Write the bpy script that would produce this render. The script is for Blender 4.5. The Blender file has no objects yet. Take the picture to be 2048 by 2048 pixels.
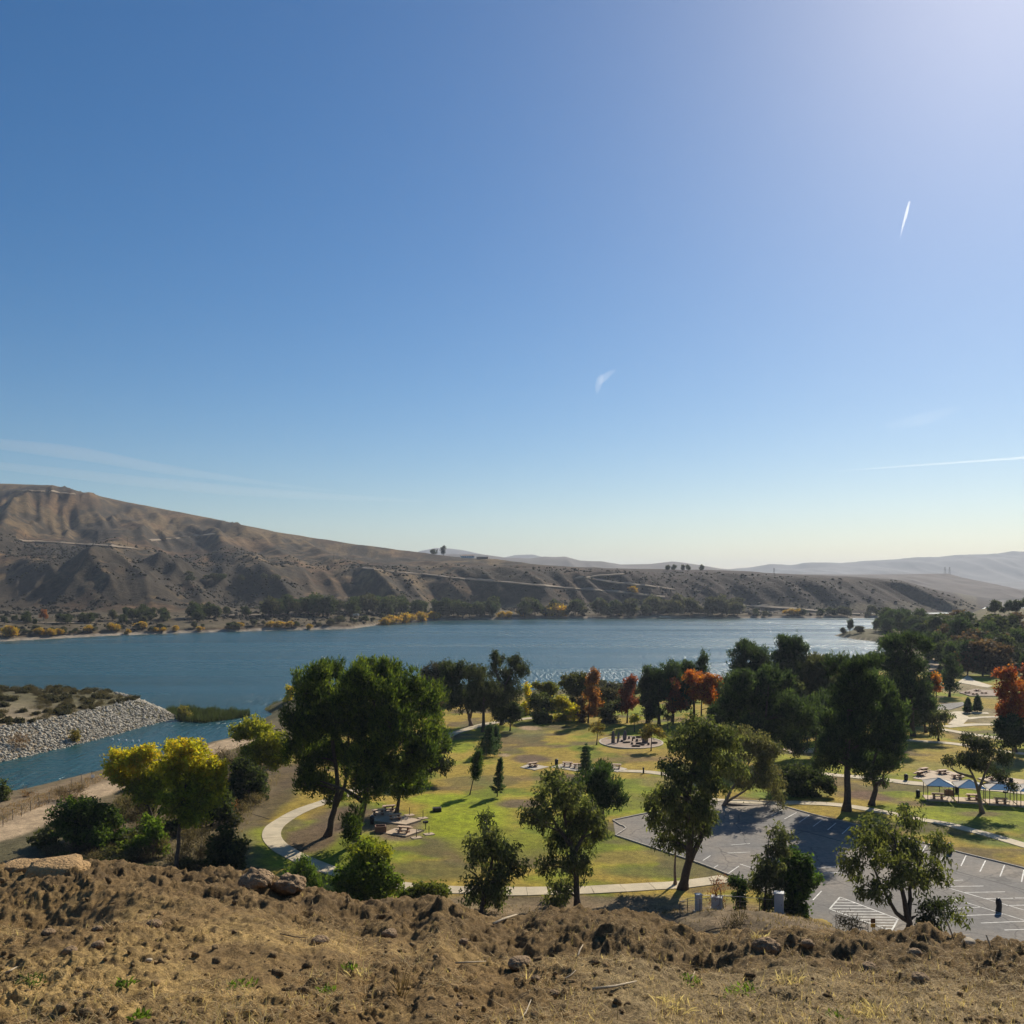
import bpy, math, random
import numpy as np
from mathutils import Vector

# ------------------------------------------------------------------ camera, sky, sun, exposure
F, HY, CX, CAMZ = 1886.0, 1160.0, 1024.0, 36.0      # focal length and horizon row in photo pixels, eye height
scene = bpy.context.scene
COL = scene.collection
cam_d = bpy.data.cameras.new('camera'); cam = bpy.data.objects.new('camera', cam_d); COL.objects.link(cam)
cam.location = (0, 0, CAMZ); cam.rotation_euler = (math.pi / 2, 0, 0)
cam_d.sensor_width = 36; cam_d.lens = 36 * F / 2048; cam_d.shift_y = (HY - 1024) / 2048
cam_d.clip_start = 0.1; cam_d.clip_end = 120000
scene.camera = cam

SUN_AZ, SUN_EL = 31.0, 35.0
world = bpy.data.worlds.new('World'); scene.world = world; world.use_nodes = True
wn = world.node_tree.nodes; wl = world.node_tree.links
sky = wn.new('ShaderNodeTexSky'); sky.sky_type = 'NISHITA'; sky.sun_disc = False
sky.sun_elevation = math.radians(SUN_EL); sky.sun_rotation = math.radians(SUN_AZ)
sky.altitude = 300; sky.air_density = 1.0; sky.dust_density = 0.6; sky.ozone_density = 3.6
wn['Background'].inputs['Strength'].default_value = 0.071
hs = wn.new('ShaderNodeHueSaturation'); hs.inputs['Saturation'].default_value = 1.30     # the phone camera's richer blue, all over
wl.new(sky.outputs[0], hs.inputs['Color']); wl.new(hs.outputs[0], wn['Background'].inputs['Color'])

sd = bpy.data.lights.new('sun', 'SUN'); sun = bpy.data.objects.new('sun', sd); COL.objects.link(sun)
sd.energy = 4.7; sd.angle = math.radians(0.53); sd.color = (1.0, 0.91, 0.76)
az, el = math.radians(SUN_AZ), math.radians(SUN_EL)
SUNV = Vector((math.sin(az) * math.cos(el), math.cos(az) * math.cos(el), math.sin(el)))
sun.rotation_euler = (-SUNV).to_track_quat('-Z', 'Y').to_euler(); sun.location = (60, 60, 90)

vs = scene.view_settings
vs.view_transform = 'Standard'; vs.look = 'None'; vs.exposure = 0.24; vs.gamma = 1.0; vs.use_curve_mapping = False
scene.render.engine = 'CYCLES'
cy = scene.cycles
cy.use_denoising = True; cy.use_light_tree = False; cy.adaptive_threshold = 0.015; cy.max_bounces = 6; cy.diffuse_bounces = 2; cy.glossy_bounces = 2
cy.transmission_bounces = 3; cy.transparent_max_bounces = 8; cy.volume_bounces = 0
cy.sample_clamp_indirect = 6; cy.caustics_reflective = False; cy.caustics_refractive = False

rng = np.random.default_rng(7)
random.seed(7)

# ------------------------------------------------------------------ noise
def _hash(ix, iy, seed):
    n = (ix.astype(np.int64) * 374761393 + iy.astype(np.int64) * 668265263 + seed * 1274126177) & 0xffffffff
    n = ((n ^ (n >> 13)) * 1274126177) & 0xffffffff
    n = (n ^ (n >> 16)) & 0xffffffff
    return n.astype(np.float64) / 4294967295.0

def vnoise(x, y, seed=0):
    x = np.asarray(x, float); y = np.asarray(y, float)
    ix = np.floor(x); iy = np.floor(y); fx = x - ix; fy = y - iy
    ux = fx * fx * fx * (fx * (fx * 6 - 15) + 10); uy = fy * fy * fy * (fy * (fy * 6 - 15) + 10)
    a = _hash(ix, iy, seed); b = _hash(ix + 1, iy, seed); c = _hash(ix, iy + 1, seed); d = _hash(ix + 1, iy + 1, seed)
    return (a + (b - a) * ux) * (1 - uy) + (c + (d - c) * ux) * uy      # 0..1

def fbm(x, y, oct=4, seed=0, gain=0.5):
    s = 0; a = 1; t = 0
    for i in range(oct):
        s = s + a * (vnoise(x * 2 ** i + 17.3 * i, y * 2 ** i - 9.1 * i, seed + i) * 2 - 1); t += a; a *= gain
    return s / t                                                        # -1..1

def ridged(x, y, oct=3, seed=0):
    s = 0; a = 1; t = 0
    for i in range(oct):
        s = s + a * (1 - np.abs(vnoise(x * 2 ** i + 5.7 * i, y * 2 ** i + 3.1 * i, seed + i) * 2 - 1)); t += a; a *= 0.5
    return s / t                                                        # 0..1

def sstep(a, b, x):
    t = np.clip((np.asarray(x, float) - a) / (b - a), 0, 1); return t * t * (3 - 2 * t)

# ------------------------------------------------------------------ mesh and object helpers
def arr_mesh(name, V, Fc, col=None, smooth=False, mats=(), midx=None):
    V = np.ascontiguousarray(V, dtype=np.float32); Fc = np.ascontiguousarray(Fc, dtype=np.int32)
    me = bpy.data.meshes.new(name); k = Fc.shape[1]
    me.vertices.add(len(V)); me.vertices.foreach_set('co', V.ravel())
    me.loops.add(Fc.size); me.loops.foreach_set('vertex_index', Fc.ravel())
    me.polygons.add(len(Fc)); me.polygons.foreach_set('loop_start', np.arange(0, Fc.size, k, dtype=np.int32))
    if smooth: me.polygons.foreach_set('use_smooth', np.ones(len(Fc), dtype=bool))
    for m in mats: me.materials.append(m)
    if midx is not None: me.polygons.foreach_set('material_index', np.asarray(midx, dtype=np.int32))
    me.update(calc_edges=True)
    if col is not None:
        c = np.ones((len(V), 4), dtype=np.float32); c[:, :3] = col
        at = me.attributes.new('Col', 'FLOAT_COLOR', 'POINT'); at.data.foreach_set('color', c.ravel())
    return me

def link(name, me, parent=None, loc=None, rot=None):
    o = bpy.data.objects.new(name, me); COL.objects.link(o)
    if parent is not None: o.parent = parent
    if loc is not None: o.location = loc
    if rot is not None: o.rotation_euler = rot
    return o

def tag(o, label=None, cat=None, group=None, kind=None):
    if label: o['label'] = label
    if cat: o['category'] = cat
    if group: o['group'] = group
    if kind: o['kind'] = kind
    return o

def empty(name, loc=(0, 0, 0), rz=0.0, label=None, cat=None, group=None):
    o = bpy.data.objects.new(name, None); COL.objects.link(o); o.location = loc; o.rotation_euler = (0, 0, rz)
    o.empty_display_size = 0.3
    return tag(o, label, cat, group)

def copy_tree(o, parent=None):
    c = o.copy(); COL.objects.link(c); c.parent = parent
    for ch in list(o.children): copy_tree(ch, c)
    return c

class MB:                                            # collects boxes, tubes, prisms into one mesh
    def __init__(s): s.v = []; s.f = []
    def add(s, v, f):
        n = len(s.v); s.v += [tuple(p) for p in v]; s.f += [tuple(i + n for i in q) for q in f]; return s
    def box(s, c, d, rz=0.0, taper=1.0, bev=0.0):
        x, y, z = d[0] / 2, d[1] / 2, d[2] / 2; cs, sn = math.cos(rz), math.sin(rz)
        if bev <= 0:
            pts = [(-x, -y, -z), (x, -y, -z), (x, y, -z), (-x, y, -z), (-x * taper, -y * taper, z), (x * taper, -y * taper, z), (x * taper, y * taper, z), (-x * taper, y * taper, z)]
            fc = [(0, 3, 2, 1), (4, 5, 6, 7), (0, 1, 5, 4), (1, 2, 6, 5), (2, 3, 7, 6), (3, 0, 4, 7)]
        else:
            b = bev; r = [(-x, -y), (x, -y), (x, y), (-x, y)]
            def ring(k, zz): return [(px * (1 - k / max(abs(px), 1e-6)), py * (1 - k / max(abs(py), 1e-6)), zz) for px, py in r]
            pts = ring(0, -z) + ring(0, z - b) + ring(b, z)
            fc = [(0, 3, 2, 1)] + [(i, (i + 1) % 4, 4 + (i + 1) % 4, 4 + i) for i in range(4)] + [(4 + i, 4 + (i + 1) % 4, 8 + (i + 1) % 4, 8 + i) for i in range(4)] + [(8, 9, 10, 11)]
        return s.add([(c[0] + p[0] * cs - p[1] * sn, c[1] + p[0] * sn + p[1] * cs, c[2] + p[2]) for p in pts], fc)
    def tube(s, pts, rad, n=6, caps=True):
        pts = [Vector(p) for p in pts]; m = len(pts)
        if not hasattr(rad, '__len__'): rad = [rad] * m
        vs_, fs = [], []; ref = None
        for i, p in enumerate(pts):
            t = (pts[min(i + 1, m - 1)] - pts[max(i - 1, 0)]).normalized()
            if ref is None: ref = t.orthogonal().normalized()
            ref = ref - t * ref.dot(t)
            ref = ref.normalized() if ref.length > 1e-6 else t.orthogonal().normalized()
            b = t.cross(ref)
            for k in range(n):
                a = 2 * math.pi * k / n
                vs_.append(p + (ref * math.cos(a) + b * math.sin(a)) * rad[i])
        for i in range(m - 1):
            for k in range(n):
                fs.append((i * n + k, i * n + (k + 1) % n, (i + 1) * n + (k + 1) % n, (i + 1) * n + k))
        if caps:
            fs.append(tuple(range(n - 1, -1, -1))); fs.append(tuple((m - 1) * n + k for k in range(n)))
        return s.add(vs_, fs)
    def prism(s, poly, z0, z1):
        n = len(poly); v = [(p[0], p[1], z0) for p in poly] + [(p[0], p[1], z1) for p in poly]
        return s.add(v, [tuple(range(n - 1, -1, -1)), tuple(range(n, 2 * n))] + [(i, (i + 1) % n, n + (i + 1) % n, n + i) for i in range(n)])
    def mesh(s, name, mat, smooth=False):
        me = bpy.data.meshes.new(name); me.from_pydata([tuple(p) for p in s.v], [], s.f)
        if mat: me.materials.append(mat)
        if smooth:
            for p in me.polygons: p.use_smooth = True
        me.update(); return me
    def build(s, name, mat, parent=None, loc=None, rz=0.0, smooth=False):
        return link(name, s.mesh(name, mat, smooth), parent, loc, (0, 0, rz))

# ------------------------------------------------------------------ materials
def new_mat(name):
    m = bpy.data.materials.new(name); m.use_nodes = True
    nt = m.node_tree; return m, nt.nodes, nt.links, nt.nodes['Principled BSDF']

def plain(name, col, rough=0.7, var=0.25, scale=3.0, metal=0.0, bump=0.0, bscale=30.0, spec=0.4):
    m, n, l, b = new_mat(name)
    tc = n.new('ShaderNodeTexCoord')
    no = n.new('ShaderNodeTexNoise'); no.inputs['Scale'].default_value = scale; no.inputs['Detail'].default_value = 6; no.inputs['Roughness'].default_value = 0.65
    l.new(tc.outputs['Object'], no.inputs['Vector'])
    rp = n.new('ShaderNodeMapRange'); rp.inputs['From Min'].default_value = 0.3; rp.inputs['From Max'].default_value = 0.7
    rp.inputs['To Min'].default_value = 1 - var; rp.inputs['To Max'].default_value = 1 + var
    l.new(no.outputs[0], rp.inputs['Value'])
    mx = n.new('ShaderNodeVectorMath'); mx.operation = 'SCALE'; mx.inputs[0].default_value = col[:3]
    l.new(rp.outputs[0], mx.inputs['Scale']); l.new(mx.outputs[0], b.inputs['Base Color'])
    b.inputs['Roughness'].default_value = rough; b.inputs['Metallic'].default_value = metal; b.inputs['Specular IOR Level'].default_value = spec
    if bump > 0:
        nb = n.new('ShaderNodeTexNoise'); nb.inputs['Scale'].default_value = bscale; nb.inputs['Detail'].default_value = 5
        l.new(tc.outputs['Object'], nb.inputs['Vector'])
        bp = n.new('ShaderNodeBump'); bp.inputs['Strength'].default_value = bump; bp.inputs['Distance'].default_value = 0.05
        l.new(nb.outputs[0], bp.inputs['Height']); l.new(bp.outputs[0], b.inputs['Normal'])
    return m

def attr_ground(name, layers, bump=0.5, bscale=2.0, bdist=0.2, rough=0.95):
    """colour attribute times noise layers [(scale, low, high)], plus relief"""
    m, n, l, b = new_mat(name)
    at = n.new('ShaderNodeAttribute'); at.attribute_name = 'Col'
    tc = n.new('ShaderNodeTexCoord'); cur = at.outputs['Color']
    for sc, lo, hi in layers:
        no = n.new('ShaderNodeTexNoise'); no.inputs['Scale'].default_value = sc; no.inputs['Detail'].default_value = 5; no.inputs['Roughness'].default_value = 0.7
        l.new(tc.outputs['Object'], no.inputs['Vector'])
        rp = n.new('ShaderNodeMapRange'); rp.inputs['From Min'].default_value = 0.32; rp.inputs['From Max'].default_value = 0.68
        rp.inputs['To Min'].default_value = lo; rp.inputs['To Max'].default_value = hi
        l.new(no.outputs[0], rp.inputs['Value'])
        mx = n.new('ShaderNodeVectorMath'); mx.operation = 'SCALE'
        l.new(cur, mx.inputs[0]); l.new(rp.outputs[0], mx.inputs['Scale']); cur = mx.outputs[0]
    l.new(cur, b.inputs['Base Color']); b.inputs['Roughness'].default_value = rough; b.inputs['Specular IOR Level'].default_value = 0.15
    nb = n.new('ShaderNodeTexNoise'); nb.inputs['Scale'].default_value = bscale; nb.inputs['Detail'].default_value = 6; nb.inputs['Roughness'].default_value = 0.7
    l.new(tc.outputs['Object'], nb.inputs['Vector'])
    bp = n.new('ShaderNodeBump'); bp.inputs['Strength'].default_value = bump; bp.inputs['Distance'].default_value = bdist
    l.new(nb.outputs[0], bp.inputs['Height']); l.new(bp.outputs[0], b.inputs['Normal'])
    return m

def foliage_mat():
    m, n, l, b = new_mat('foliage')
    at = n.new('ShaderNodeAttribute'); at.attribute_name = 'Col'
    l.new(at.outputs['Color'], b.inputs['Base Color']); b.inputs['Roughness'].default_value = 0.62; b.inputs['Specular IOR Level'].default_value = 0.12
    tr = n.new('ShaderNodeBsdfTranslucent')
    vm = n.new('ShaderNodeVectorMath'); vm.operation = 'MULTIPLY'; vm.inputs[1].default_value = (1.4, 1.35, 0.7)
    l.new(at.outputs['Color'], vm.inputs[0]); l.new(vm.outputs[0], tr.inputs['Color'])
    mx = n.new('ShaderNodeMixShader'); mx.inputs[0].default_value = 0.56
    l.new(b.outputs[0], mx.inputs[1]); l.new(tr.outputs[0], mx.inputs[2]); l.new(mx.outputs[0], n['Material Output'].inputs['Surface'])
    return m

M = {}
M['foliage'] = foliage_mat()
M['bark'] = plain('bark', (0.075, 0.055, 0.042), 0.9, 0.4, 4, bump=0.6, bscale=12)
M['bark_pale'] = plain('pale_bark', (0.20, 0.14, 0.10), 0.85, 0.45, 3, bump=0.4, bscale=10)
M['concrete'] = plain('concrete', (0.50, 0.43, 0.33), 0.85, 0.16, 0.8, bump=0.15, bscale=20)
M['concrete_dark'] = plain('joint', (0.18, 0.15, 0.12), 0.9, 0.2, 1)
M['sidewalk'] = plain('sidewalk_concrete', (0.54, 0.45, 0.30), 0.85, 0.2, 0.5, bump=0.15, bscale=20)
M['pad'] = plain('pad_concrete', (0.50, 0.38, 0.26), 0.85, 0.2, 0.7, bump=0.15, bscale=20)
M['table'] = plain('table_concrete', (0.52, 0.36, 0.24), 0.8, 0.15, 2)
M['table_leg'] = plain('table_leg_concrete', (0.22, 0.12, 0.08), 0.85, 0.15, 2)
M['paint'] = plain('road_paint', (0.62, 0.60, 0.55), 0.75, 0.45, 1.4)
M['kerb'] = plain('kerb_concrete', (0.36, 0.32, 0.27), 0.85, 0.25, 1)
M['black'] = plain('black_plastic', (0.012, 0.012, 0.014), 0.5, 0.2, 2)
M['iron'] = plain('dark_iron', (0.03, 0.026, 0.024), 0.6, 0.3, 3, metal=0.3)
M['post'] = plain('fence_steel', (0.10, 0.085, 0.07), 0.6, 0.3, 3, metal=0.4)
M['rail'] = plain('galvanised_rail', (0.34, 0.31, 0.27), 0.5, 0.2, 3, metal=0.4)
M['cabinet'] = plain('cabinet_grey', (0.42, 0.43, 0.43), 0.55, 0.12, 2)
M['cabinet_top'] = plain('cabinet_lid', (0.60, 0.60, 0.57), 0.55, 0.1, 2)
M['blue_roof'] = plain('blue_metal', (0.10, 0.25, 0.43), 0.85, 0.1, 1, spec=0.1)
M['sunlit_roof'] = plain('sunlit_metal', (0.52, 0.46, 0.37), 0.5, 0.1, 1)  # sun sheen on the blue roof, put into the colour as a pale tone
M['white'] = plain('white_paint', (0.75, 0.75, 0.72), 0.6, 0.1, 2)
M['yellow'] = plain('yellow_sign', (0.70, 0.38, 0.03), 0.5, 0.08, 2)
M['brown_sign'] = plain('brown_sign', (0.16, 0.07, 0.03), 0.5, 0.08, 2)
M['boulder'] = plain('play_rock', (0.12, 0.11, 0.115), 0.85, 0.35, 1.5, bump=0.5, bscale=6)
M['wood'] = plain('weathered_log', (0.09, 0.065, 0.05), 0.9, 0.3, 3)
M['sand'] = plain('play_sand', (0.36, 0.27, 0.20), 0.95, 0.15, 1.5, bump=0.2, bscale=10)
M['earth_rock'] = plain('earth_rock', (0.30, 0.20, 0.11), 0.95, 0.4, 9, bump=0.9, bscale=40)
M['tan_mound'] = plain('tan_earth', (0.40, 0.25, 0.11), 0.95, 0.35, 7, bump=0.9, bscale=30)
M['stick'] = plain('dry_stick', (0.42, 0.34, 0.23), 0.85, 0.3, 20)
M['car_body'] = plain('car_paint', (0.03, 0.045, 0.06), 0.3, 0.05, 1, spec=0.6)
M['car_glass'] = plain('car_glass', (0.02, 0.03, 0.04), 0.08, 0.02, 1, spec=0.8)
M['tyre'] = plain('tyre_rubber', (0.015, 0.015, 0.015), 0.8, 0.1, 3)
M['roof_tile'] = plain('house_roof', (0.30, 0.20, 0.15), 0.8, 0.2, 1)
M['stone'] = plain('riprap_stone', (0.40, 0.37, 0.31), 0.9, 0.35, 1.2, bump=0.4, bscale=5)
M['dust_road'] = plain('dirt_road', (0.40, 0.29, 0.18), 0.95, 0.2, 0.12, bump=0.2, bscale=3)
M['far_track'] = plain('pale_track', (0.27, 0.205, 0.135), 0.95, 0.2, 0.05)

# asphalt: worn grey with dusty brown patches and tar seams
def asphalt():
    m, n, l, b = new_mat('asphalt'); tc = n.new('ShaderNodeTexCoord')
    n1 = n.new('ShaderNodeTexNoise'); n1.inputs['Scale'].default_value = 0.09; n1.inputs['Detail'].default_value = 5; l.new(tc.outputs['Object'], n1.inputs['Vector'])
    r1 = n.new('ShaderNodeValToRGB'); r1.color_ramp.elements[0].position = 0.38; r1.color_ramp.elements[0].color = (0.160, 0.150, 0.138, 1)
    r1.color_ramp.elements[1].position = 0.66; r1.color_ramp.elements[1].color = (0.275, 0.228, 0.175, 1); l.new(n1.outputs[0], r1.inputs[0])
    n2 = n.new('ShaderNodeTexNoise'); n2.inputs['Scale'].default_value = 1.6; n2.inputs['Detail'].default_value = 8; n2.inputs['Roughness'].default_value = 0.8; l.new(tc.outputs['Object'], n2.inputs['Vector'])
    mr = n.new('ShaderNodeMapRange'); mr.inputs['From Min'].default_value = 0.3; mr.inputs['From Max'].default_value = 0.7; mr.inputs['To Min'].default_value = 0.62; mr.inputs['To Max'].default_value = 1.32
    l.new(n2.outputs[0], mr.inputs['Value'])
    v = n.new('ShaderNodeTexVoronoi'); v.feature = 'DISTANCE_TO_EDGE'; v.inputs['Scale'].default_value = 0.16
    nd = n.new('ShaderNodeTexNoise'); nd.inputs['Scale'].default_value = 0.8; nd.inputs['Detail'].default_value = 4; l.new(tc.outputs['Object'], nd.inputs['Vector'])
    va = n.new('ShaderNodeVectorMath'); va.operation = 'ADD'; l.new(tc.outputs['Object'], va.inputs[0]); l.new(nd.outputs['Color'], va.inputs[1])
    l.new(va.outputs[0], v.inputs['Vector'])
    cr = n.new('ShaderNodeMapRange'); cr.inputs['From Min'].default_value = 0.0; cr.inputs['From Max'].default_value = 0.02; cr.inputs['To Min'].default_value = 0.55; cr.inputs['To Max'].default_value = 1.0
    l.new(v.outputs['Distance'], cr.inputs['Value'])
    mu = n.new('ShaderNodeMath'); mu.operation = 'MULTIPLY'; l.new(mr.outputs[0], mu.inputs[0]); l.new(cr.outputs[0], mu.inputs[1])
    mx = n.new('ShaderNodeVectorMath'); mx.operation = 'SCALE'; l.new(r1.outputs[0], mx.inputs[0]); l.new(mu.outputs[0], mx.inputs['Scale'])
    l.new(mx.outputs[0], b.inputs['Base Color']); b.inputs['Roughness'].default_value = 0.85; b.inputs['Specular IOR Level'].default_value = 0.3
    return m
M['asphalt'] = asphalt()
M['tar'] = plain('tar_seam', (0.06, 0.055, 0.05), 0.8, 0.2, 2)

def water():
    m, n, l, b = new_mat('lake_water'); tc = n.new('ShaderNodeTexCoord')
    b.inputs['Base Color'].default_value = (0.011, 0.064, 0.067, 1)
    b.inputs['IOR'].default_value = 1.333; b.inputs['Specular IOR Level'].default_value = 0.5
    def nz(scale, rot, sc, det=3):
        mp = n.new('ShaderNodeMapping'); mp.inputs['Rotation'].default_value = (0, 0, math.radians(rot)); mp.inputs['Scale'].default_value = sc; l.new(tc.outputs['Object'], mp.inputs['Vector'])
        t = n.new('ShaderNodeTexNoise'); t.inputs['Scale'].default_value = scale; t.inputs['Detail'].default_value = det; t.inputs['Roughness'].default_value = 0.6; l.new(mp.outputs[0], t.inputs['Vector']); return t.outputs[0]
    a1 = nz(0.8, 20, (0.6, 1.2, 1)); a2 = nz(0.75, -28, (1.0, 0.16, 1), 2)
    g_ = nz(1.0, 8, (0.003, 0.035, 1), 4)
    mr = n.new('ShaderNodeMapRange'); mr.inputs['From Min'].default_value = 0.38; mr.inputs['From Max'].default_value = 0.62; mr.inputs['To Min'].default_value = 0.5; mr.inputs['To Max'].default_value = 1.0; l.new(g_, mr.inputs['Value'])
    b1 = n.new('ShaderNodeBump'); b1.inputs['Distance'].default_value = 0.5; l.new(mr.outputs[0], b1.inputs['Strength']); l.new(a1, b1.inputs['Height'])
    b2 = n.new('ShaderNodeBump'); b2.inputs['Distance'].default_value = 1.25; l.new(mr.outputs[0], b2.inputs['Strength']); l.new(a2, b2.inputs['Height']); l.new(b1.outputs[0], b2.inputs['Normal'])
    g2 = nz(1.0, -6, (0.0016, 0.016, 1), 5)
    rr = n.new('ShaderNodeMapRange'); rr.inputs['From Min'].default_value = 0.36; rr.inputs['From Max'].default_value = 0.62; rr.inputs['To Min'].default_value = 0.15; rr.inputs['To Max'].default_value = 0.33; l.new(g2, rr.inputs['Value']); l.new(rr.outputs[0], b.inputs['Roughness'])
    l.new(b2.outputs[0], b.inputs['Normal']); return m
M['water'] = water()

# ------------------------------------------------------------------ terrain heights (world metres: X across, Y away, Z up; lake level 0)
def pxw(x, y, z=0.0):                                 # where the sight line through a photo point meets height z
    Y = (CAMZ - z) * F / (y - HY); return ((x - CX) * Y / F, Y)

def in_poly(X, Y, P):
    ins = np.zeros(np.shape(X), bool); n = len(P)
    for i in range(n):
        x1, y1 = P[i]; x2, y2 = P[(i + 1) % n]
        if y1 == y2: continue
        ins ^= ((y1 > Y) != (y2 > Y)) & (X < (x2 - x1) * (Y - y1) / (y2 - y1) + x1)
    return ins

def poly_dist(X, Y, P, closed=True):
    d = np.full(np.shape(X), 1e9); n = len(P)
    for i in range(n if closed else n - 1):
        x1, y1 = P[i]; x2, y2 = P[(i + 1) % n]; ex, ey = x2 - x1, y2 - y1; L = ex * ex + ey * ey + 1e-9
        t = np.clip(((X - x1) * ex + (Y - y1) * ey) / L, 0, 1)
        d = np.minimum(d, np.hypot(X - x1 - t * ex, Y - y1 - t * ey))
    return d

def sdist(X, Y, P):
    d = poly_dist(X, Y, P); return np.where(in_poly(X, Y, P), d, -d)

SHORE = [pxw(*p) for p in [(-700, 1650), (-200, 1622), (0, 1597), (100, 1572), (200, 1545), (300, 1521), (400, 1496), (450, 1480), (500, 1452), (545, 1428), (528, 1419), (540, 1410), (590, 1400), (700, 1398), (850, 1396), (1000, 1392), (1150, 1388), (1300, 1380), (1450, 1364), (1600, 1342), (1720, 1322), (1750, 1310), (1800, 1292), (1760, 1284), (1710, 1279), (1668, 1271), (1690, 1265), (1740, 1262), (1810, 1256), (1800, 1246), (1860, 1241), (2200, 1240)]]
SHORE += [(900, 840), (900, -200), (-420, -200)]
SPIT = [pxw(*p) for p in [(-700, 1640), (-300, 1582), (0, 1524), (100, 1501), (200, 1477), (300, 1449), (356, 1436), (338, 1424), (285, 1408), (150, 1401), (0, 1404), (-700, 1430)]]
LOT = [pxw(x, y, 2.5) for x, y in [(1226, 1642), (1299, 1627), (1440, 1603), (1536, 1604), (1632, 1632), (1712, 1651), (1903, 1702), (2048, 1738), (2300, 1806), (2300, 2000), (2048, 1940), (1850, 1900), (1660, 1856), (1560, 1802), (1462, 1751), (1390, 1723), (1288, 1689), (1231, 1670)]]

HILL_Y = [0, 6, 12, 20, 30, 45, 60, 75, 88, 98, 112, 135]
HILL_Z = [33.2, 32.0, 30.2, 26.5, 22.0, 15.5, 10.2, 6.2, 3.6, 2.4, 1.0, -10]
def hn(X, Y):                                         # near land: park, spit, viewer's hillside
    X = np.asarray(X, float); Y = np.asarray(Y, float)
    sdp = sdist(X, Y, SHORE)
    und = 0.45 * fbm(X / 34, Y / 34, 3, 11) + 0.12 * fbm(X / 7, Y / 7, 2, 12)
    lotd = np.maximum(-sdist(X, Y, LOT), 0)
    und = und * sstep(1, 14, lotd)
    park = np.clip(sdp * 0.35, -3, 2.5) + und * sstep(4, 14, sdp)
    park = park + 14.5 * sstep(0.445, 0.508, X / np.maximum(Y, 1)) * sstep(345, 500, Y) * (1 - sstep(640, 800, Y))
    sp = sdist(X, Y, SPIT)
    pen = np.clip(sp * 0.50, -3, 4.6) + np.clip((sp - 9) * 0.075, 0, 2.4) + 0.35 * fbm(X / 9, Y / 9, 3, 21) * sstep(8, 14, sp)
    toe = np.interp(X, [-60, 15, 22, 28, 31, 38, 60], [98, 98, 98, 96, 90, 84, 82])
    hill = np.interp(Y * 98 / toe, HILL_Y, HILL_Z) + 0.5 * fbm(X / 6, Y / 6, 4, 31) * sstep(112, 96, Y) * sstep(2.6, 5, np.interp(Y * 98 / toe, HILL_Y, HILL_Z))
    hill = hill + 2.0 * np.exp(-((X - 21) / 10) ** 2 - ((Y - 84) / 7.0) ** 2) + 0.35 * fbm(X / 2.2, Y / 2.2, 3, 33) * sstep(100, 92, Y)
    return np.maximum(np.maximum(park, pen), hill)

def march(fn, x, y, Ys):
    X = (x - CX) * Ys / F; Z = CAMZ - (y - HY) * Ys / F; h = fn(X, Ys)
    i = np.argmax(h >= Z)
    if not (h >= Z).any(): i = len(Ys) - 1
    if i > 0:
        a, b = (Z - h)[i - 1], (Z - h)[i]; t = a / (a - b + 1e-9); Yh = Ys[i - 1] + (Ys[i] - Ys[i - 1]) * np.clip(t, 0, 1)
    else: Yh = Ys[0]
    Xh = (x - CX) * Yh / F
    return float(Xh), float(Yh), float(fn(np.array([Xh]), np.array([Yh]))[0])
NEAR_YS = np.geomspace(70, 900, 700)
def g(x, y): return march(hn, x, y, NEAR_YS)          # photo point -> point on the near land
def gz(X, Y): return float(hn(np.array([X]), np.array([Y]))[0])

# ---- far shore, bluffs, ridge and mesa: profiles measured per bearing
FX = np.array([-900, -300, 0, 100, 250, 400, 550, 700, 800, 900, 1000, 1100, 1200, 1300, 1400, 1500, 1600, 1700, 1800, 1900, 1960, 2048, 2500], float)
def pr(d): return np.interp(FX, sorted(d), [d[k] for k in sorted(d)])
YS0 = 36 * F / (pr({-900: 1310, 0: 1283, 250: 1270, 500: 1262, 700: 1258, 800: 1245, 900: 1240, 1000: 1239, 1100: 1236.5, 1700: 1236, 2500: 1236}) - HY)
Y1 = pr({-900: 640, 0: 720, 250: 780, 400: 800, 550: 880, 700: 930, 900: 965, 1100: 1010, 1500: 1030, 1800: 1030, 2500: 1050})
P1 = pr({-900: 1225, 0: 1224, 250: 1217, 400: 1215, 550: 1207, 700: 1206, 800: 1215, 900: 1215, 1100: 1213, 1300: 1218, 1500: 1222, 1800: 1228, 2500: 1232})
Y2 = pr({-900: 940, 0: 1010, 400: 1030, 700: 1110, 900: 1130, 1100: 1150, 1500: 1150, 1900: 1130, 2500: 1130})
P2 = pr({-900: 1110, 0: 1108, 250: 1114, 400: 1126, 550: 1134, 700: 1138, 800: 1131, 900: 1131, 1000: 1138, 1100: 1142, 1200: 1146, 1300: 1147, 1400: 1147, 1500: 1150, 1600: 1155, 1700: 1158, 1800: 1165, 1850: 1176, 1900: 1192, 1950: 1212, 1980: 1224, 2048: 1236, 2500: 1240})
Y3 = Y2 + pr({-900: 120, 400: 120, 700: 160, 1100: 120, 2500: 80})
P3 = pr({-900: 1080, 0: 1080, 250: 1094, 400: 1104, 550: 1112, 700: 1118, 800: 1120, 900: 1121, 1000: 1128, 1100: 1134, 1200: 1139, 1300: 1140, 1400: 1141, 1500: 1145, 1600: 1151, 1700: 1155, 1800: 1162, 1850: 1173, 1900: 1190, 1950: 1210, 2048: 1236, 2500: 1240})
Y4 = pr({-900: 1700, 0: 1700, 400: 1620, 700: 1560, 900: 1500, 1100: 1400, 1300: 1340, 1900: 1300, 2500: 1260})
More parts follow.
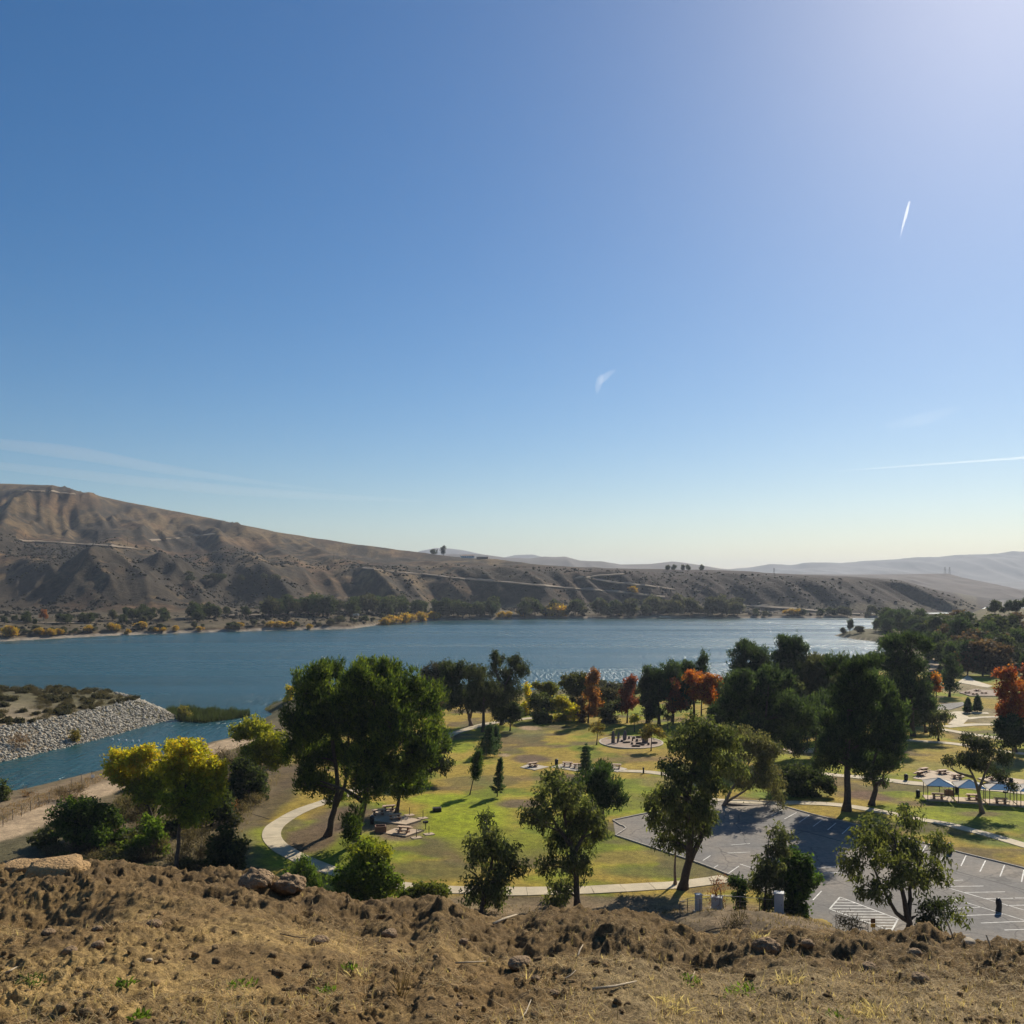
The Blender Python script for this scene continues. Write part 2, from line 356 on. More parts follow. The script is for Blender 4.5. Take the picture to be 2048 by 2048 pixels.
P4 = pr({-900: 985, -300: 960, 0: 967, 60: 967, 130: 972, 180: 984, 250: 1003, 330: 1019, 400: 1032, 470: 1047, 550: 1063, 640: 1079, 700: 1087, 780: 1097, 900: 1112, 1000: 1122, 1100: 1131, 1200: 1136.5, 1300: 1138, 1400: 1139.5, 1500: 1143, 1600: 1149.5, 1700: 1153, 1800: 1160, 1850: 1171, 1900: 1188, 1950: 1208, 2048: 1235, 2500: 1238})
ZS = [np.full(len(FX), -3.0), np.zeros(len(FX)), np.full(len(FX), 3.5)]
LAYY = [YS0 - 40, YS0, YS0 + 12]
for Yl, Pl in ((Y1, P1), (Y2, P2), (Y3, P3), (Y4, P4)):
    LAYY.append(Yl); ZS.append(CAMZ - (Pl - HY) * Yl / F)
LAYY += [Y4 + 500, Y4 + 1300]; ZS += [ZS[-1] * 0.75, np.full(len(FX), 5.0)]
LAYY = np.array(LAYY); ZS = np.array(ZS)
def _colint(A, px):
    return np.array([np.interp(px, FX, A[k]) for k in range(len(A))])
# a few big spurs seen in the photo: (top x, top y, foot x, foot y, height)
SPURS = [(30, 1125, 235, 1222, 14), (165, 1118, 240, 1212, 20), (300, 1122, 470, 1180, 14), (815, 1150, 950, 1206, 16), (1005, 1165, 1060, 1205, 10), (1110, 1175, 1050, 1210, 10), (1160, 1178, 1260, 1215, 12)]
def hf(X, Y):
    X = np.asarray(X, float); Y = np.asarray(Y, float)
    px = CX + F * X / np.maximum(Y, 50)
    sh = np.shape(px); pxf = np.clip(px.ravel(), FX[0], FX[-1]); Yf = Y.ravel(); Xf = X.ravel()
    order = np.argsort(pxf); LY = _colint(LAYY, pxf); LZ = _colint(ZS, pxf)
    # spurs and gullies: shift the profile to and fro along the bearing
    w = 34 * fbm(Xf / 260, Yf / 260, 2, 41)
    gul = ridged((Xf + w + 0.45 * (Yf - 900)) / 150, (Yf + w) / 900, 2, 43) - 0.62
    gul2 = ridged((Xf - w + 0.35 * (Yf - 900)) / 48, (Yf - w) / 420, 2, 47) - 0.62
    gul3 = ridged((Xf + 0.5 * w + 0.5 * (Yf - 900)) / 17, (Yf + w) / 150, 2, 49) - 0.62
    foot = sstep(0, 1, (Yf - LY[3] + 60) / 120) * (1 - sstep(0, 1, (Yf - LY[6] + 160) / 150))
    mesa = sstep(1150, 1350, pxf)
    Ye = Yf + foot * (235 * gul * (1 - 0.62 * mesa) + 74 * gul2 * (1 - 0.3 * mesa) + 17 * gul3)
    top = sstep(0, 1, (Yf - LY[5]) / 200) * (1 - sstep(0, 1, (Yf - LY[6] + 120) / 110)) * (1 - mesa)
    Ye = Ye + top * 24 * gul3 + top * 230 * (ridged((Xf + 0.2 * Yf + 1.5 * w) / 260, Yf / 1500, 2, 53) - 0.6)
    z = np.full(len(Yf), -3.0)
    for k in range(len(LY) - 1):
        t = np.clip((Ye - LY[k]) / (LY[k + 1] - LY[k]), 0, 1)
        if k >= 3: t = 0.5 * t + 0.5 * t * t * (3 - 2 * t)
        z = np.where((Ye >= LY[k]) & (Ye < LY[k + 1]), LZ[k] + (LZ[k + 1] - LZ[k]) * t, z)
    z = np.where(Ye >= LY[-1], LZ[-1], z)
    for (x1, y1, x2, y2, hh) in SPURS:
        a = _spur.get((x1, y1))
        if a is None: continue
        (ax, ay), (bx, by) = a; ex, ey = bx - ax, by - ay; L2 = ex * ex + ey * ey
        t = np.clip(((Xf - ax) * ex + (Yf - ay) * ey) / L2, -0.15, 1.05); d = np.hypot(Xf - ax - t * ex, Yf - ay - t * ey)
        z = z + 0.8 * hh * np.exp(-(d / (hh * 1.5)) ** 1.2) * np.sin(np.clip((t + 0.15) / 1.2, 0, 1) * math.pi) ** 0.8
    land = sstep(0, 30, Yf - LY[1] - 5)
    z = z + land * (0.8 * fbm(Xf / 30, Yf / 30, 3, 61) + foot * 3.0 * fbm(Xf / 60, Yf / 60, 4, 63))
    return z.reshape(sh)
_spur = {}
FAR_YS = np.geomspace(480, 2300, 900)
_s = {}
for s_ in SPURS:
    a = march(hf, s_[0], s_[1], FAR_YS); b = march(hf, s_[2], s_[3], FAR_YS)
    _s[(s_[0], s_[1])] = ((a[0], a[1]), (b[0], b[1]))
_spur = _s
def gf(x, y): return march(hf, x, y, FAR_YS)

def polar(u0, u1, nu, Ys):
    u = np.linspace(u0, u1, nu); U, YY = np.meshgrid(u, Ys); nv = len(Ys)
    i = np.arange(nv - 1)[:, None] * nu + np.arange(nu - 1)[None, :]; i = i.ravel()
    return U * YY, YY, np.stack([i, i + 1, i + nu + 1, i + nu], 1)

# ---- base sheet out to the horizon
n_ = 64; ring = [(13000 * math.cos(2 * math.pi * k / n_), 13000 * math.sin(2 * math.pi * k / n_)) for k in range(n_)]
M['plain'] = plain('dry_plain', (0.085, 0.066, 0.046), 0.95, 0.25, 0.002)
o = MB().add([(x, y, -4.0) for x, y in ring], [tuple(range(n_))]).build('ground', M['plain']); tag(o, kind='structure')

# ---- near land
def near_colours(X, Y, Z):
    c = np.zeros(X.shape + (3,))
    def mix(col, w): c[:] = c * (1 - w[..., None]) + np.array(col) * w[..., None]
    n1 = fbm(X / 16, Y / 20, 4, 71); n2 = fbm(X / 5, Y / 6, 3, 72); n3 = fbm(X / 40, Y / 45, 3, 73)
    green = np.array((0.250, 0.275, 0.016)); dry = np.array((0.345, 0.245, 0.042)); deep = np.array((0.105, 0.140, 0.014))
    w = sstep(-0.22, 0.28, n1 + 0.5 * n2 + 0.25 * n3)
    c[:] = dry * (1 - w[..., None]) + green * w[..., None]
    mix(deep, 0.6 * sstep(0.05, 0.5, n2 - n3 * 0.3))
    mix((0.33, 0.24, 0.05), 0.55 * sstep(0.1, 0.45, n3 - 0.4 * n2) * sstep(125, 170, Y))
    mix((0.125, 0.088, 0.052), 0.75 * sstep(0.16, 0.42, fbm(X / 11, Y / 8, 4, 74)))
    # worn and watered patches: photo place, reach in photo pixels, colour, weight
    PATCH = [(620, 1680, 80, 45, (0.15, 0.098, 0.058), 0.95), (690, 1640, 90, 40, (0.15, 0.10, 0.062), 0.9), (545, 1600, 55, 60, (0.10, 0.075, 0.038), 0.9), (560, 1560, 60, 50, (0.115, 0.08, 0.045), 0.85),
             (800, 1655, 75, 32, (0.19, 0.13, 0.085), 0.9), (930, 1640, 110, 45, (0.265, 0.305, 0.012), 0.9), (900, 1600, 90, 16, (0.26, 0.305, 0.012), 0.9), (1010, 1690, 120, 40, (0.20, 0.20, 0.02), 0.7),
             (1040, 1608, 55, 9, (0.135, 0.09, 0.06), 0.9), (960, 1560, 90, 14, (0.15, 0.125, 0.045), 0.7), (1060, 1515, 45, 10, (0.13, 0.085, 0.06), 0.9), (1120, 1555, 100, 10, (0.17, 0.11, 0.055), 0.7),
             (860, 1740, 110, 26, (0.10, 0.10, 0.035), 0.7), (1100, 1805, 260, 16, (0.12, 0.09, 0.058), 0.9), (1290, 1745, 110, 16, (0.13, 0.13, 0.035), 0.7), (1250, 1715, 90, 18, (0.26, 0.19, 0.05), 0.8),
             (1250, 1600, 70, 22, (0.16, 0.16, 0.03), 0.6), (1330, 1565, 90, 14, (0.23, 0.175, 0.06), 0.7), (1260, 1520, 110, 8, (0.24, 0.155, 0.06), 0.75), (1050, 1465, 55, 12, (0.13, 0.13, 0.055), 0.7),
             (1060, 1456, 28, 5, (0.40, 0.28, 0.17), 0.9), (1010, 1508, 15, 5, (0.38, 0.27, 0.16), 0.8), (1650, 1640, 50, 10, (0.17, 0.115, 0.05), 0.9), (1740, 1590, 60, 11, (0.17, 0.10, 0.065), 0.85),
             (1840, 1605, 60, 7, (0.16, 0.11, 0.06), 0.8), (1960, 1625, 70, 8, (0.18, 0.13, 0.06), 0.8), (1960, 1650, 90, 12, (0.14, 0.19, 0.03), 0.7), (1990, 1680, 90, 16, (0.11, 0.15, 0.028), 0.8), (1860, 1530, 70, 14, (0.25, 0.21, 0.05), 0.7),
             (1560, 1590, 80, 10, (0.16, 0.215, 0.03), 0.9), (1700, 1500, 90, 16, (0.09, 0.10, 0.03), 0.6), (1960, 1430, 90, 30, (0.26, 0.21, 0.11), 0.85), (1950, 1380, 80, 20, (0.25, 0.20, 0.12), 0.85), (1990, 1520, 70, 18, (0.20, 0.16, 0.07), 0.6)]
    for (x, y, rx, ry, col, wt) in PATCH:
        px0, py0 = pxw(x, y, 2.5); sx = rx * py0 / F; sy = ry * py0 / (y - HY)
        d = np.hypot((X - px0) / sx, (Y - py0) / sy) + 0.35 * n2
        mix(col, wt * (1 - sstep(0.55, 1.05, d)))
    # wild bank between lawn and channel, with the dirt road
    wild = [pxw(x, y, 2.5) for x, y in [(-800, 1560), (200, 1500), (440, 1450), (560, 1380), (640, 1400), (575, 1520), (520, 1600), (500, 1680), (520, 1900), (-800, 1900)]]
    mix((0.155, 0.118, 0.066), 0.95 * sstep(-3, 2, sdist(X, Y, wild) + 2 * n2))
    mix((0.075, 0.072, 0.035), 0.6 * sstep(0.0, 0.4, n1 + n2 * 0.5) * sstep(-2, 4, sdist(X, Y, wild)))
    road = [pxw(x, y, 2.4) for x, y in [(-300, 1765), (0, 1668), (130, 1605), (230, 1568), (330, 1530), (430, 1500), (470, 1486)]]
    mix((0.44, 0.32, 0.195), 1 - sstep(3.0, 4.4, poly_dist(X, Y, road, False) + 0.8 * n2))
    strip = [pxw(x, y, 2.0) for x, y in [(-300, 1680), (0, 1630), (90, 1598), (190, 1562)]]
    mix((0.25, 0.18, 0.105), 0.8 * (1 - sstep(2.5, 5, poly_dist(X, Y, strip, False) + 1.2 * n2)))
    # spit: sandy top, earth under the rock face
    sp = sdist(X, Y, SPIT)
    mix((0.33, 0.26, 0.17), sstep(-1, 0, sp)); mix((0.20, 0.15, 0.09), sstep(-1, 0, sp) * 0.5 * sstep(-0.1, 0.4, n2))
    # right-hand wooded slope and shore
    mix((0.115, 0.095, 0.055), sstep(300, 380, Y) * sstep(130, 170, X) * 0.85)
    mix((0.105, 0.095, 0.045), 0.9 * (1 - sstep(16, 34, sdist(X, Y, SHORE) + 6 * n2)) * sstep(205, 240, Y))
    mix((0.33, 0.27, 0.19), (1 - sstep(0.5, 1.0, Z + 0.3 * n2)) * sstep(0.05, 0.2, Z) * sstep(330, 420, Y) * 0.8)
    # hillside below the viewer
    toe = np.interp(X, [-60, 15, 22, 28, 31, 38, 60], [98, 98, 98, 96, 90, 84, 82])
    hw = 1 - sstep(-3, 3, Y - toe + 2 * n2)
    mix((0.23, 0.165, 0.095), hw); mix((0.11, 0.085, 0.05), hw * 0.6 * sstep(-0.1, 0.35, n2))
    # below the water line
    mix((0.10, 0.09, 0.06), 1 - sstep(-0.5, 0.15, Z))
    return np.clip(c, 0.01, 1)
NY = np.concatenate([np.geomspace(9, 70, 70)[:-1], np.geomspace(70, 330, 330)[:-1], np.geomspace(330, 900, 110)])
X_, Y_, FC = polar(-0.70, 0.70, 500, NY); Z_ = hn(X_, Y_)
M['near'] = attr_ground('park_ground', [(0.22, 0.82, 1.18), (0.9, 0.70, 1.30), (3.2, 0.72, 1.28), (9.0, 0.75, 1.25)], bump=0.8, bscale=4.0, bdist=0.16)
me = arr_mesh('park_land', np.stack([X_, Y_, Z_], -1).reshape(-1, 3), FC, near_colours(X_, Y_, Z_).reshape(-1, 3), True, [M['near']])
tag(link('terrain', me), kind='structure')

# ---- lake
o = MB().add([(-3000, 120, 0), (2200, 120, 0), (2200, 1250, 0), (-3000, 1250, 0)], [(0, 1, 2, 3)]).build('lake_water', M['water']); tag(o, kind='structure')

# ---- far shore and hills
FYs = np.concatenate([np.geomspace(480, 1400, 370)[:-1], np.geomspace(1400, 3000, 50)])
X_, Y_, FC = polar(-0.80, 0.70, 540, FYs); Z_ = hf(X_, Y_)
def far_colours(X, Y, Z):
    gy, gx = np.gradient(Z); 
    slope = np.abs(gy) / np.maximum(np.gradient(Y, axis=0), 1e-3)
    n1 = fbm(X / 90, Y / 160, 4, 81); n2 = fbm(X / 22, Y / 30, 4, 82); n3 = fbm(X / 7, Y / 9, 2, 83)
    grass = np.array((0.150, 0.100, 0.046)); scrub = np.array((0.046, 0.034, 0.020)); rust = np.array((0.180, 0.100, 0.044))
    px = CX + F * X / Y; mesa = sstep(950, 1300, px)
    up = sstep(70, 120, Z) * (1 - mesa) * (0.75 + 0.8 * fbm(X / 130, Y / 260, 3, 86))
    w = sstep(-0.25, 0.25, n1 * 0.6 + n2 * 0.7 + n3 * 0.4 + 0.42 - 0.85 * up + 0.35 * (slope - 0.4))
    c = grass * (1 - w[..., None]) + scrub * w[..., None]
    w2 = 0.6 * sstep(0.1, 0.4, fbm(X / 60, Y / 70, 3, 84)); c = c * (1 - w2[..., None]) + rust * w2[..., None] * (1 - 0.5 * w[..., None])
    w3 = 0.85 * mesa; c = c * (1 - w3[..., None]) + np.array((0.046, 0.032, 0.026)) * w3[..., None]
    w4 = (1 - sstep(1.0, 2.2, Z + 0.8 * n2)) * (1 - sstep(940, 1010, Y)) ; c = c * (1 - w4[..., None]) + np.array((0.30, 0.25, 0.19)) * w4[..., None]
    w5 = sstep(1.5, 3, Z) * (1 - sstep(9, 13, Z + 2 * n2)) * 0.75; 
    fl = np.array((0.115, 0.092, 0.052)) * (0.8 + 0.5 * sstep(-0.2, 0.4, n2)[..., None]); c = c * (1 - w5[..., None]) + fl * w5[..., None]
    return np.clip(c, 0.01, 1)
M['far'] = attr_ground('hill_scrub', [(0.045, 0.72, 1.28), (0.22, 0.6, 1.4)], bump=0.9, bscale=0.22, bdist=2.2)
me = arr_mesh('far_hills', np.stack([X_, Y_, Z_], -1).reshape(-1, 3), FC, far_colours(X_, Y_, Z_).reshape(-1, 3), True, [M['far']])
tag(link('hills', me), kind='structure')

# ---- second mesa, back hills and distant mountain ranges, each a solid ridge
def ridge(name, prof, Y, depth, mat, foot=0.0, rough=6.0, seed=0, nx=260):
    xs = np.linspace(prof[0][0], prof[-1][0], nx); ys = np.interp(xs, [p[0] for p in prof], [p[1] for p in prof])
    ts = np.concatenate([np.linspace(0, 0.5, 26), np.linspace(0.5, 1, 8)[1:]])
    px, t = np.meshgrid(xs, ts); py = np.interp(px, [p[0] for p in prof], [p[1] for p in prof])
    Yg = Y - depth + 2 * depth * t; Xg = (px - CX) * Y / F
    top = CAMZ - (py - HY) * Y / F
    w = np.clip(1 - np.abs(t - 0.5) * 2, 0, 1)
    gl = ridged(Xg / (depth * 0.35) + 0.3 * t, t * 1.5, 3, seed) - 0.6
    w2 = np.clip(w + 0.55 * gl * w * (1 - w) * 4 * (w < 0.985), 0, 1) ** 0.8
    Z = foot + (top - foot) * np.where(w > 0.985, 1, w2) + rough * fbm(Xg / (depth * 0.2), Yg / (depth * 0.2), 3, seed + 5) * (w < 0.99) * w
    n, mrows = len(xs), len(ts); i = (np.arange(mrows - 1)[:, None] * n + np.arange(n - 1)[None, :]).ravel()
    me = arr_mesh(name, np.stack([Xg, Yg, Z], -1).reshape(-1, 3), np.stack([i, i + 1, i + n + 1, i + n], 1), None, True, [mat])
    return tag(link(name, me), kind='structure')
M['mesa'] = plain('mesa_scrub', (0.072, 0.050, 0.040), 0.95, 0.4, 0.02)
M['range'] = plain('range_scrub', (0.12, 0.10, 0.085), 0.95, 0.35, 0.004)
ridge('mesa', [(1380, 1165), (1500, 1150), (1560, 1148), (1700, 1149), (1820, 1148), (1895, 1147), (1915, 1152), (1945, 1165), (1990, 1178), (2048, 1190), (2150, 1200)], 2300, 420, M['mesa'], -3, 4, 3)
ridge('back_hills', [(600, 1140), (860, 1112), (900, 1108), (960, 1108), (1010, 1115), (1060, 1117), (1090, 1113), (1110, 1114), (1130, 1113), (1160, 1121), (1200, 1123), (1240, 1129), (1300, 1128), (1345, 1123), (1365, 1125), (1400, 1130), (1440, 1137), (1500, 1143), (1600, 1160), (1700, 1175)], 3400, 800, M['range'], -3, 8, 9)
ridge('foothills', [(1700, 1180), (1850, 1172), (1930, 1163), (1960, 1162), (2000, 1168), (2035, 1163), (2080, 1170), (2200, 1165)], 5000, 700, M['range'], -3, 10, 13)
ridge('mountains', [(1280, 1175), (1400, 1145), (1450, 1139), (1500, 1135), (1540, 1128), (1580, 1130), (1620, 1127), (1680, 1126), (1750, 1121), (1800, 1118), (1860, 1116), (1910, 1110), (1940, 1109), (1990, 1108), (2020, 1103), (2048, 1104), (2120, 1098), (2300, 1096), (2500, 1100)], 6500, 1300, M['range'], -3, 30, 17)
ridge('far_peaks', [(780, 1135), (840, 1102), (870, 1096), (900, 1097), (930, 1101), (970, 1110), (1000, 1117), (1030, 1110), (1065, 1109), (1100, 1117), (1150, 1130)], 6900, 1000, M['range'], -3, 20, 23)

# ---- haze: the air of the whole valley
def haze_mat():
    m = bpy.data.materials.new('haze_air'); m.use_nodes = True; n = m.node_tree.nodes; l = m.node_tree.links
    n.remove(n['Principled BSDF'])
    v = n.new('ShaderNodeVolumePrincipled'); v.inputs['Color'].default_value = (0.74, 0.83, 0.97, 1); v.inputs['Density'].default_value = HAZE
    v.inputs['Anisotropy'].default_value = 0.25
    l.new(v.outputs[0], n['Material Output'].inputs['Volume']); return m
HAZE = 0.00009
o = MB().box((0, 0, 137.5), (26600, 26600, 287)).build('haze', haze_mat()); tag(o, 'thin pale blue haze lying over the whole valley', None, None, 'stuff')

# ------------------------------------------------------------------ foreground slope
CR = [(-300, 1735), (0, 1735), (60, 1730), (180, 1723), (240, 1722), (345, 1737), (410, 1746), (485, 1747), (540, 1752), (610, 1778), (650, 1775), (722, 1802), (777, 1795), (827, 1808), (857, 1797), (882, 1794), (918, 1813), (969, 1830), (1030, 1832), (1081, 1819), (1194, 1818), (1244, 1823), (1284, 1829), (1338, 1848), (1384, 1864), (1493, 1868), (1530, 1866), (1610, 1858), (1700, 1866), (1790, 1871), (1848, 1862), (1891, 1867), (1946, 1885), (1975, 1891), (2020, 1885), (2048, 1887), (2350, 1900)]
CRX = np.array([c[0] for c in CR], float); CRY = np.array([c[1] for c in CR], float)
def crest_Y(px): return np.interp(px, [-300, 300, 700, 1100, 1500, 2048, 2350], [12.5, 11.5, 10.2, 9.6, 9.4, 8.8, 8.6])
def hg(X, Y):
    X = np.asarray(X, float); Y = np.asarray(Y, float); px = CX + F * X / np.maximum(Y, 0.5)
    Yc = crest_Y(px); zc = CAMZ - (np.interp(px, CRX, CRY) - HY) * Yc / F
    t = Y / Yc
    z = np.where(t < 1, 34.62 + (zc - 34.62) * t, zc - (Y - Yc) * 0.62)
    near = 1 - sstep(1.0, 1.12, t)
    z = z + near * 0.075 * fbm(X / 1.5, Y / 1.5, 2, 101) * sstep(0.2, 0.6, t) * (1 - sstep(0.86, 0.99, t))
    # lumpy spoil bank along the edge, deep on its near side
    bank = sstep(0.70, 0.86, t) * (1 - sstep(0.93, 1.06, t))
    z = z + bank * (0.17 * fbm(X / 0.50, Y / 0.50, 4, 103, 0.6) - 0.03)
    dip = np.exp(-((px - 110) / 150) ** 2 - ((t - 0.71) / 0.055) ** 2); z = z - 0.30 * dip
    rise = np.exp(-((px - 150) / 230) ** 2 - ((t - 0.83) / 0.07) ** 2); z = z + 0.10 * rise
    dip2 = np.exp(-((px - 1200) / 260) ** 2 - ((t - 0.80) / 0.05) ** 2); z = z - 0.14 * dip2 * (0.6 + 0.8 * vnoise(X / 0.4, Y / 0.4, 5))
    # clods: sharp billows, many sizes
    m = 0.6 + 0.4 * sstep(0.35, 0.7, vnoise(X / 0.9, Y / 0.9, 107)) + 0.5 * bank
    z = z + m * (0.042 * (1 - np.abs(fbm(X / 0.22, Y / 0.22, 2, 109))) ** 3 + 0.042 * fbm(X / 0.10, Y / 0.10, 3, 111, 0.65) + 0.019 * np.abs(fbm(X / 0.06, Y / 0.06, 2, 114)) + 0.015 * fbm(X / 0.028, Y / 0.028, 2, 113))
    return z
FG_YS = np.linspace(2.2, 14, 1400)
def gg(x, y): return march(hg, x, y, FG_YS)
def fg_rows():
    y = np.linspace(2300, 1735, 250); a = 1.55 * F / (y - HY)           # dense where the view grazes
    return np.concatenate([np.geomspace(1.6, 3.0, 18)[:-1], np.geomspace(3.0, 13.2, 370), [14.0, 15.5, 18.0]])
X_, Y_, FC = polar(-0.64, 0.64, 780, fg_rows()); Z_ = hg(X_, Y_)
def fg_colours(X, Y, Z):
    n1 = fbm(X / 0.9, Y / 0.9, 3, 121); n2 = fbm(X / 0.16, Y / 0.16, 3, 122); n3 = fbm(X / 0.04, Y / 0.04, 2, 123)
    px = CX + F * X / Y; t = Y / crest_Y(px)
    tan = np.array((0.50, 0.335, 0.132)); brown = np.array((0.285, 0.185, 0.080)); grey = np.array((0.39, 0.295, 0.155)); dark = np.array((0.120, 0.082, 0.046))
    w = sstep(-0.25, 0.3, n1 + 0.5 * n2)[..., None]; c = brown * (1 - w) + tan * w
    w = (0.75 * sstep(900, 1350, px + 200 * n1) * (1 - sstep(0.9, 1.0, t)))[..., None]; c = c * (1 - w) + (grey * (0.75 + 0.5 * sstep(-0.3, 0.4, n2)[..., None])) * w
    w = (0.8 * sstep(0.70, 0.84, t + 0.10 * n1))[..., None]; c = c * (1 - w) + (0.55 * brown + 0.45 * dark) * w
    w = (0.6 * sstep(0.12, 0.45, n2 + 0.5 * n3))[..., None]; c = c * (1 - w) + dark * w
    c = c * (0.8 + 0.4 * (n3[..., None] * 0.5 + 0.5))
    return np.clip(c, 0.01, 1)
M['fg'] = attr_ground('bare_earth', [(3.0, 0.78, 1.22), (28.0, 0.55, 1.45), (120.0, 0.62, 1.38)], bump=1.0, bscale=85, bdist=0.03)
me = arr_mesh('bare_slope', np.stack([X_, Y_, Z_], -1).reshape(-1, 3), FC, fg_colours(X_, Y_, Z_).reshape(-1, 3), False, [M['fg']])
tag(link('slope', me), kind='structure')

# ------------------------------------------------------------------ rocks
def ico(sub=1):
    t = (1 + 5 ** 0.5) / 2
    v = np.array([(-1, t, 0), (1, t, 0), (-1, -t, 0), (1, -t, 0), (0, -1, t), (0, 1, t), (0, -1, -t), (0, 1, -t), (t, 0, -1), (t, 0, 1), (-t, 0, -1), (-t, 0, 1)], float); v /= np.linalg.norm(v[0])
    f = [(0, 11, 5), (0, 5, 1), (0, 1, 7), (0, 7, 10), (0, 10, 11), (1, 5, 9), (5, 11, 4), (11, 10, 2), (10, 7, 6), (7, 1, 8), (3, 9, 4), (3, 4, 2), (3, 2, 6), (3, 6, 8), (3, 8, 9), (4, 9, 5), (2, 4, 11), (6, 2, 10), (8, 6, 7), (9, 8, 1)]
    v = [tuple(p) for p in v]
    for _ in range(sub):
        cache = {}; nf = []
        def mid(a, b):
            k = (min(a, b), max(a, b))
            if k not in cache:
                p = (np.array(v[a]) + np.array(v[b])); p /= np.linalg.norm(p); v.append(tuple(p)); cache[k] = len(v) - 1
            return cache[k]
        for a, b, c in f:
            x, y, z = mid(a, b), mid(b, c), mid(c, a); nf += [(a, x, z), (b, y, x), (c, z, y), (x, y, z)]
        f = nf
    return np.array(v), np.array(f)
ICO = [ico(0), ico(1), ico(2), ico(3)]
def rock_verts(sub, seed, amp=0.28, freq=1.6, squash=0.7):
    v, f = ICO[sub]; r = np.random.default_rng(seed); o_ = r.uniform(0, 50, 3)
    d = fbm(v[:, 0] * freq + o_[0], v[:, 1] * freq + v[:, 2] * freq * 0.7 + o_[1], 3, seed % 97) + fbm(v[:, 2] * freq * 1.7 + o_[2], v[:, 0] * freq - v[:, 1] * freq, 2, seed % 89) * 0.5
    p = v * (1 + amp * d[:, None]); p[:, 2] *= squash
    return p, f

def place_many(P, S, sub, nvar, seed, squash=0.7, amp=0.3):
    """many small stones as one mesh"""
    r = np.random.default_rng(seed); Vs, Fs, Cs = [], [], []; base = 0
    var = [rock_verts(sub, seed + 31 * k, amp, 1.4, squash) for k in range(nvar)]
    for k in range(nvar):
        idx = np.arange(k, len(P), nvar); v, f = var[k]; n = len(idx)
        if n == 0: continue
        a = r.uniform(0, 6.283, n); ca, sa = np.cos(a), np.sin(a); st = r.uniform(0.7, 1.35, (n, 3))
        q = v[None] * st[:, None]; x = q[..., 0] * ca[:, None] - q[..., 1] * sa[:, None]; y = q[..., 0] * sa[:, None] + q[..., 1] * ca[:, None]
        q = np.stack([x, y, q[..., 2]], -1) * S[idx][:, None, None] + P[idx][:, None]
        Vs.append(q.reshape(-1, 3)); Fs.append((f[None] + (base + np.arange(n) * len(v))[:, None, None]).reshape(-1, 3)); base += n * len(v)
        Cs.append(np.repeat(r.uniform(0.55, 1.3, n), len(v)))
    return np.concatenate(Vs), np.concatenate(Fs), np.concatenate(Cs)

# loose clods over the foreground: nobody could count them
n = 1800; px = rng.uniform(-150, 2200, n); yb = rng.uniform(0, 1, n) ** 0.8
yc = np.interp(px, CRX, CRY); yy = yc + 4 + (2120 - yc) * yb
keep = vnoise(px / 120, yy / 50, 131) + 0.25 * rng.uniform(-1, 1, n) > 0.42
px, yy = px[keep], yy[keep]; Yc = crest_Y(px); zc = CAMZ - (np.interp(px, CRX, CRY) - HY) * Yc / F
Yp = (CAMZ - 34.62) / ((yy - HY) / F + (zc - 34.62) / Yc); Yp = np.clip(Yp, 2.3, Yc * 0.998); Xp = (px - CX) * Yp / F
S = 0.008 + 0.026 * rng.uniform(0, 1, len(px)) ** 4
V, Fc, Cc = place_many(np.stack([Xp, Yp, hg(Xp, Yp) + S * 0.2], -1), S, 1, 12, 500, 0.8, 0.55)
colr = np.array((0.32, 0.215, 0.105))[None] * Cc[:, None]
o = link('clods', arr_mesh('clods', V, Fc, colr, False, [M['fg']])); tag(o, 'small loose earth clods strewn over the bare slope', None, None, 'stuff')

# dry straw and chaff
def straw(n, seed):
    r = np.random.default_rng(seed); px = r.uniform(-120, 2170, n); yc = np.interp(px, CRX, CRY); yy = yc + 4 + (2120 - yc) * r.uniform(0, 1, n) ** 0.75
    k = vnoise(px / 90, yy / 40, 141) + 0.25 * sstep(900, 1500, px) + 0.3 * r.uniform(-1, 1, n) > 0.5; px, yy = px[k], yy[k]; n = len(px)
    Yc = crest_Y(px); zc = CAMZ - (np.interp(px, CRX, CRY) - HY) * Yc / F
    Yp = np.clip((CAMZ - 34.62) / ((yy - HY) / F + (zc - 34.62) / Yc), 2.3, Yc * 0.998); Xp = (px - CX) * Yp / F; Z = hg(Xp, Yp)
    a = r.uniform(0, 6.283, n); up = r.uniform(0, 1, n) ** 3 * 0.9 + 0.03; L = r.uniform(0.02, 0.085, n) * r.choice([0.7, 1, 1, 1.7], n); w = r.uniform(0.0014, 0.0034, n)
    d = np.stack([np.cos(a) * np.sqrt(1 - np.minimum(up, 0.99) ** 2), np.sin(a) * np.sqrt(1 - np.minimum(up, 0.99) ** 2), up], -1)
    s = np.stack([-np.sin(a), np.cos(a), np.zeros(n)], -1); p = np.stack([Xp, Yp, Z + 0.006], -1)
    V = np.stack([p - s * w[:, None], p + s * w[:, None], p + d * L[:, None]], 1).reshape(-1, 3)
    c = np.array((0.58, 0.46, 0.27))[None] * r.uniform(0.4, 1.3, n)[:, None]
    return V, np.arange(3 * n).reshape(-1, 3), np.repeat(c, 3, 0)
V, Fc, Cc = straw(60000, 9)
o = link('straw', arr_mesh('straw', V, Fc, Cc, False, [M['foliage']])); tag(o, 'dry straw and chaff littering the bare slope', None, None, 'stuff')

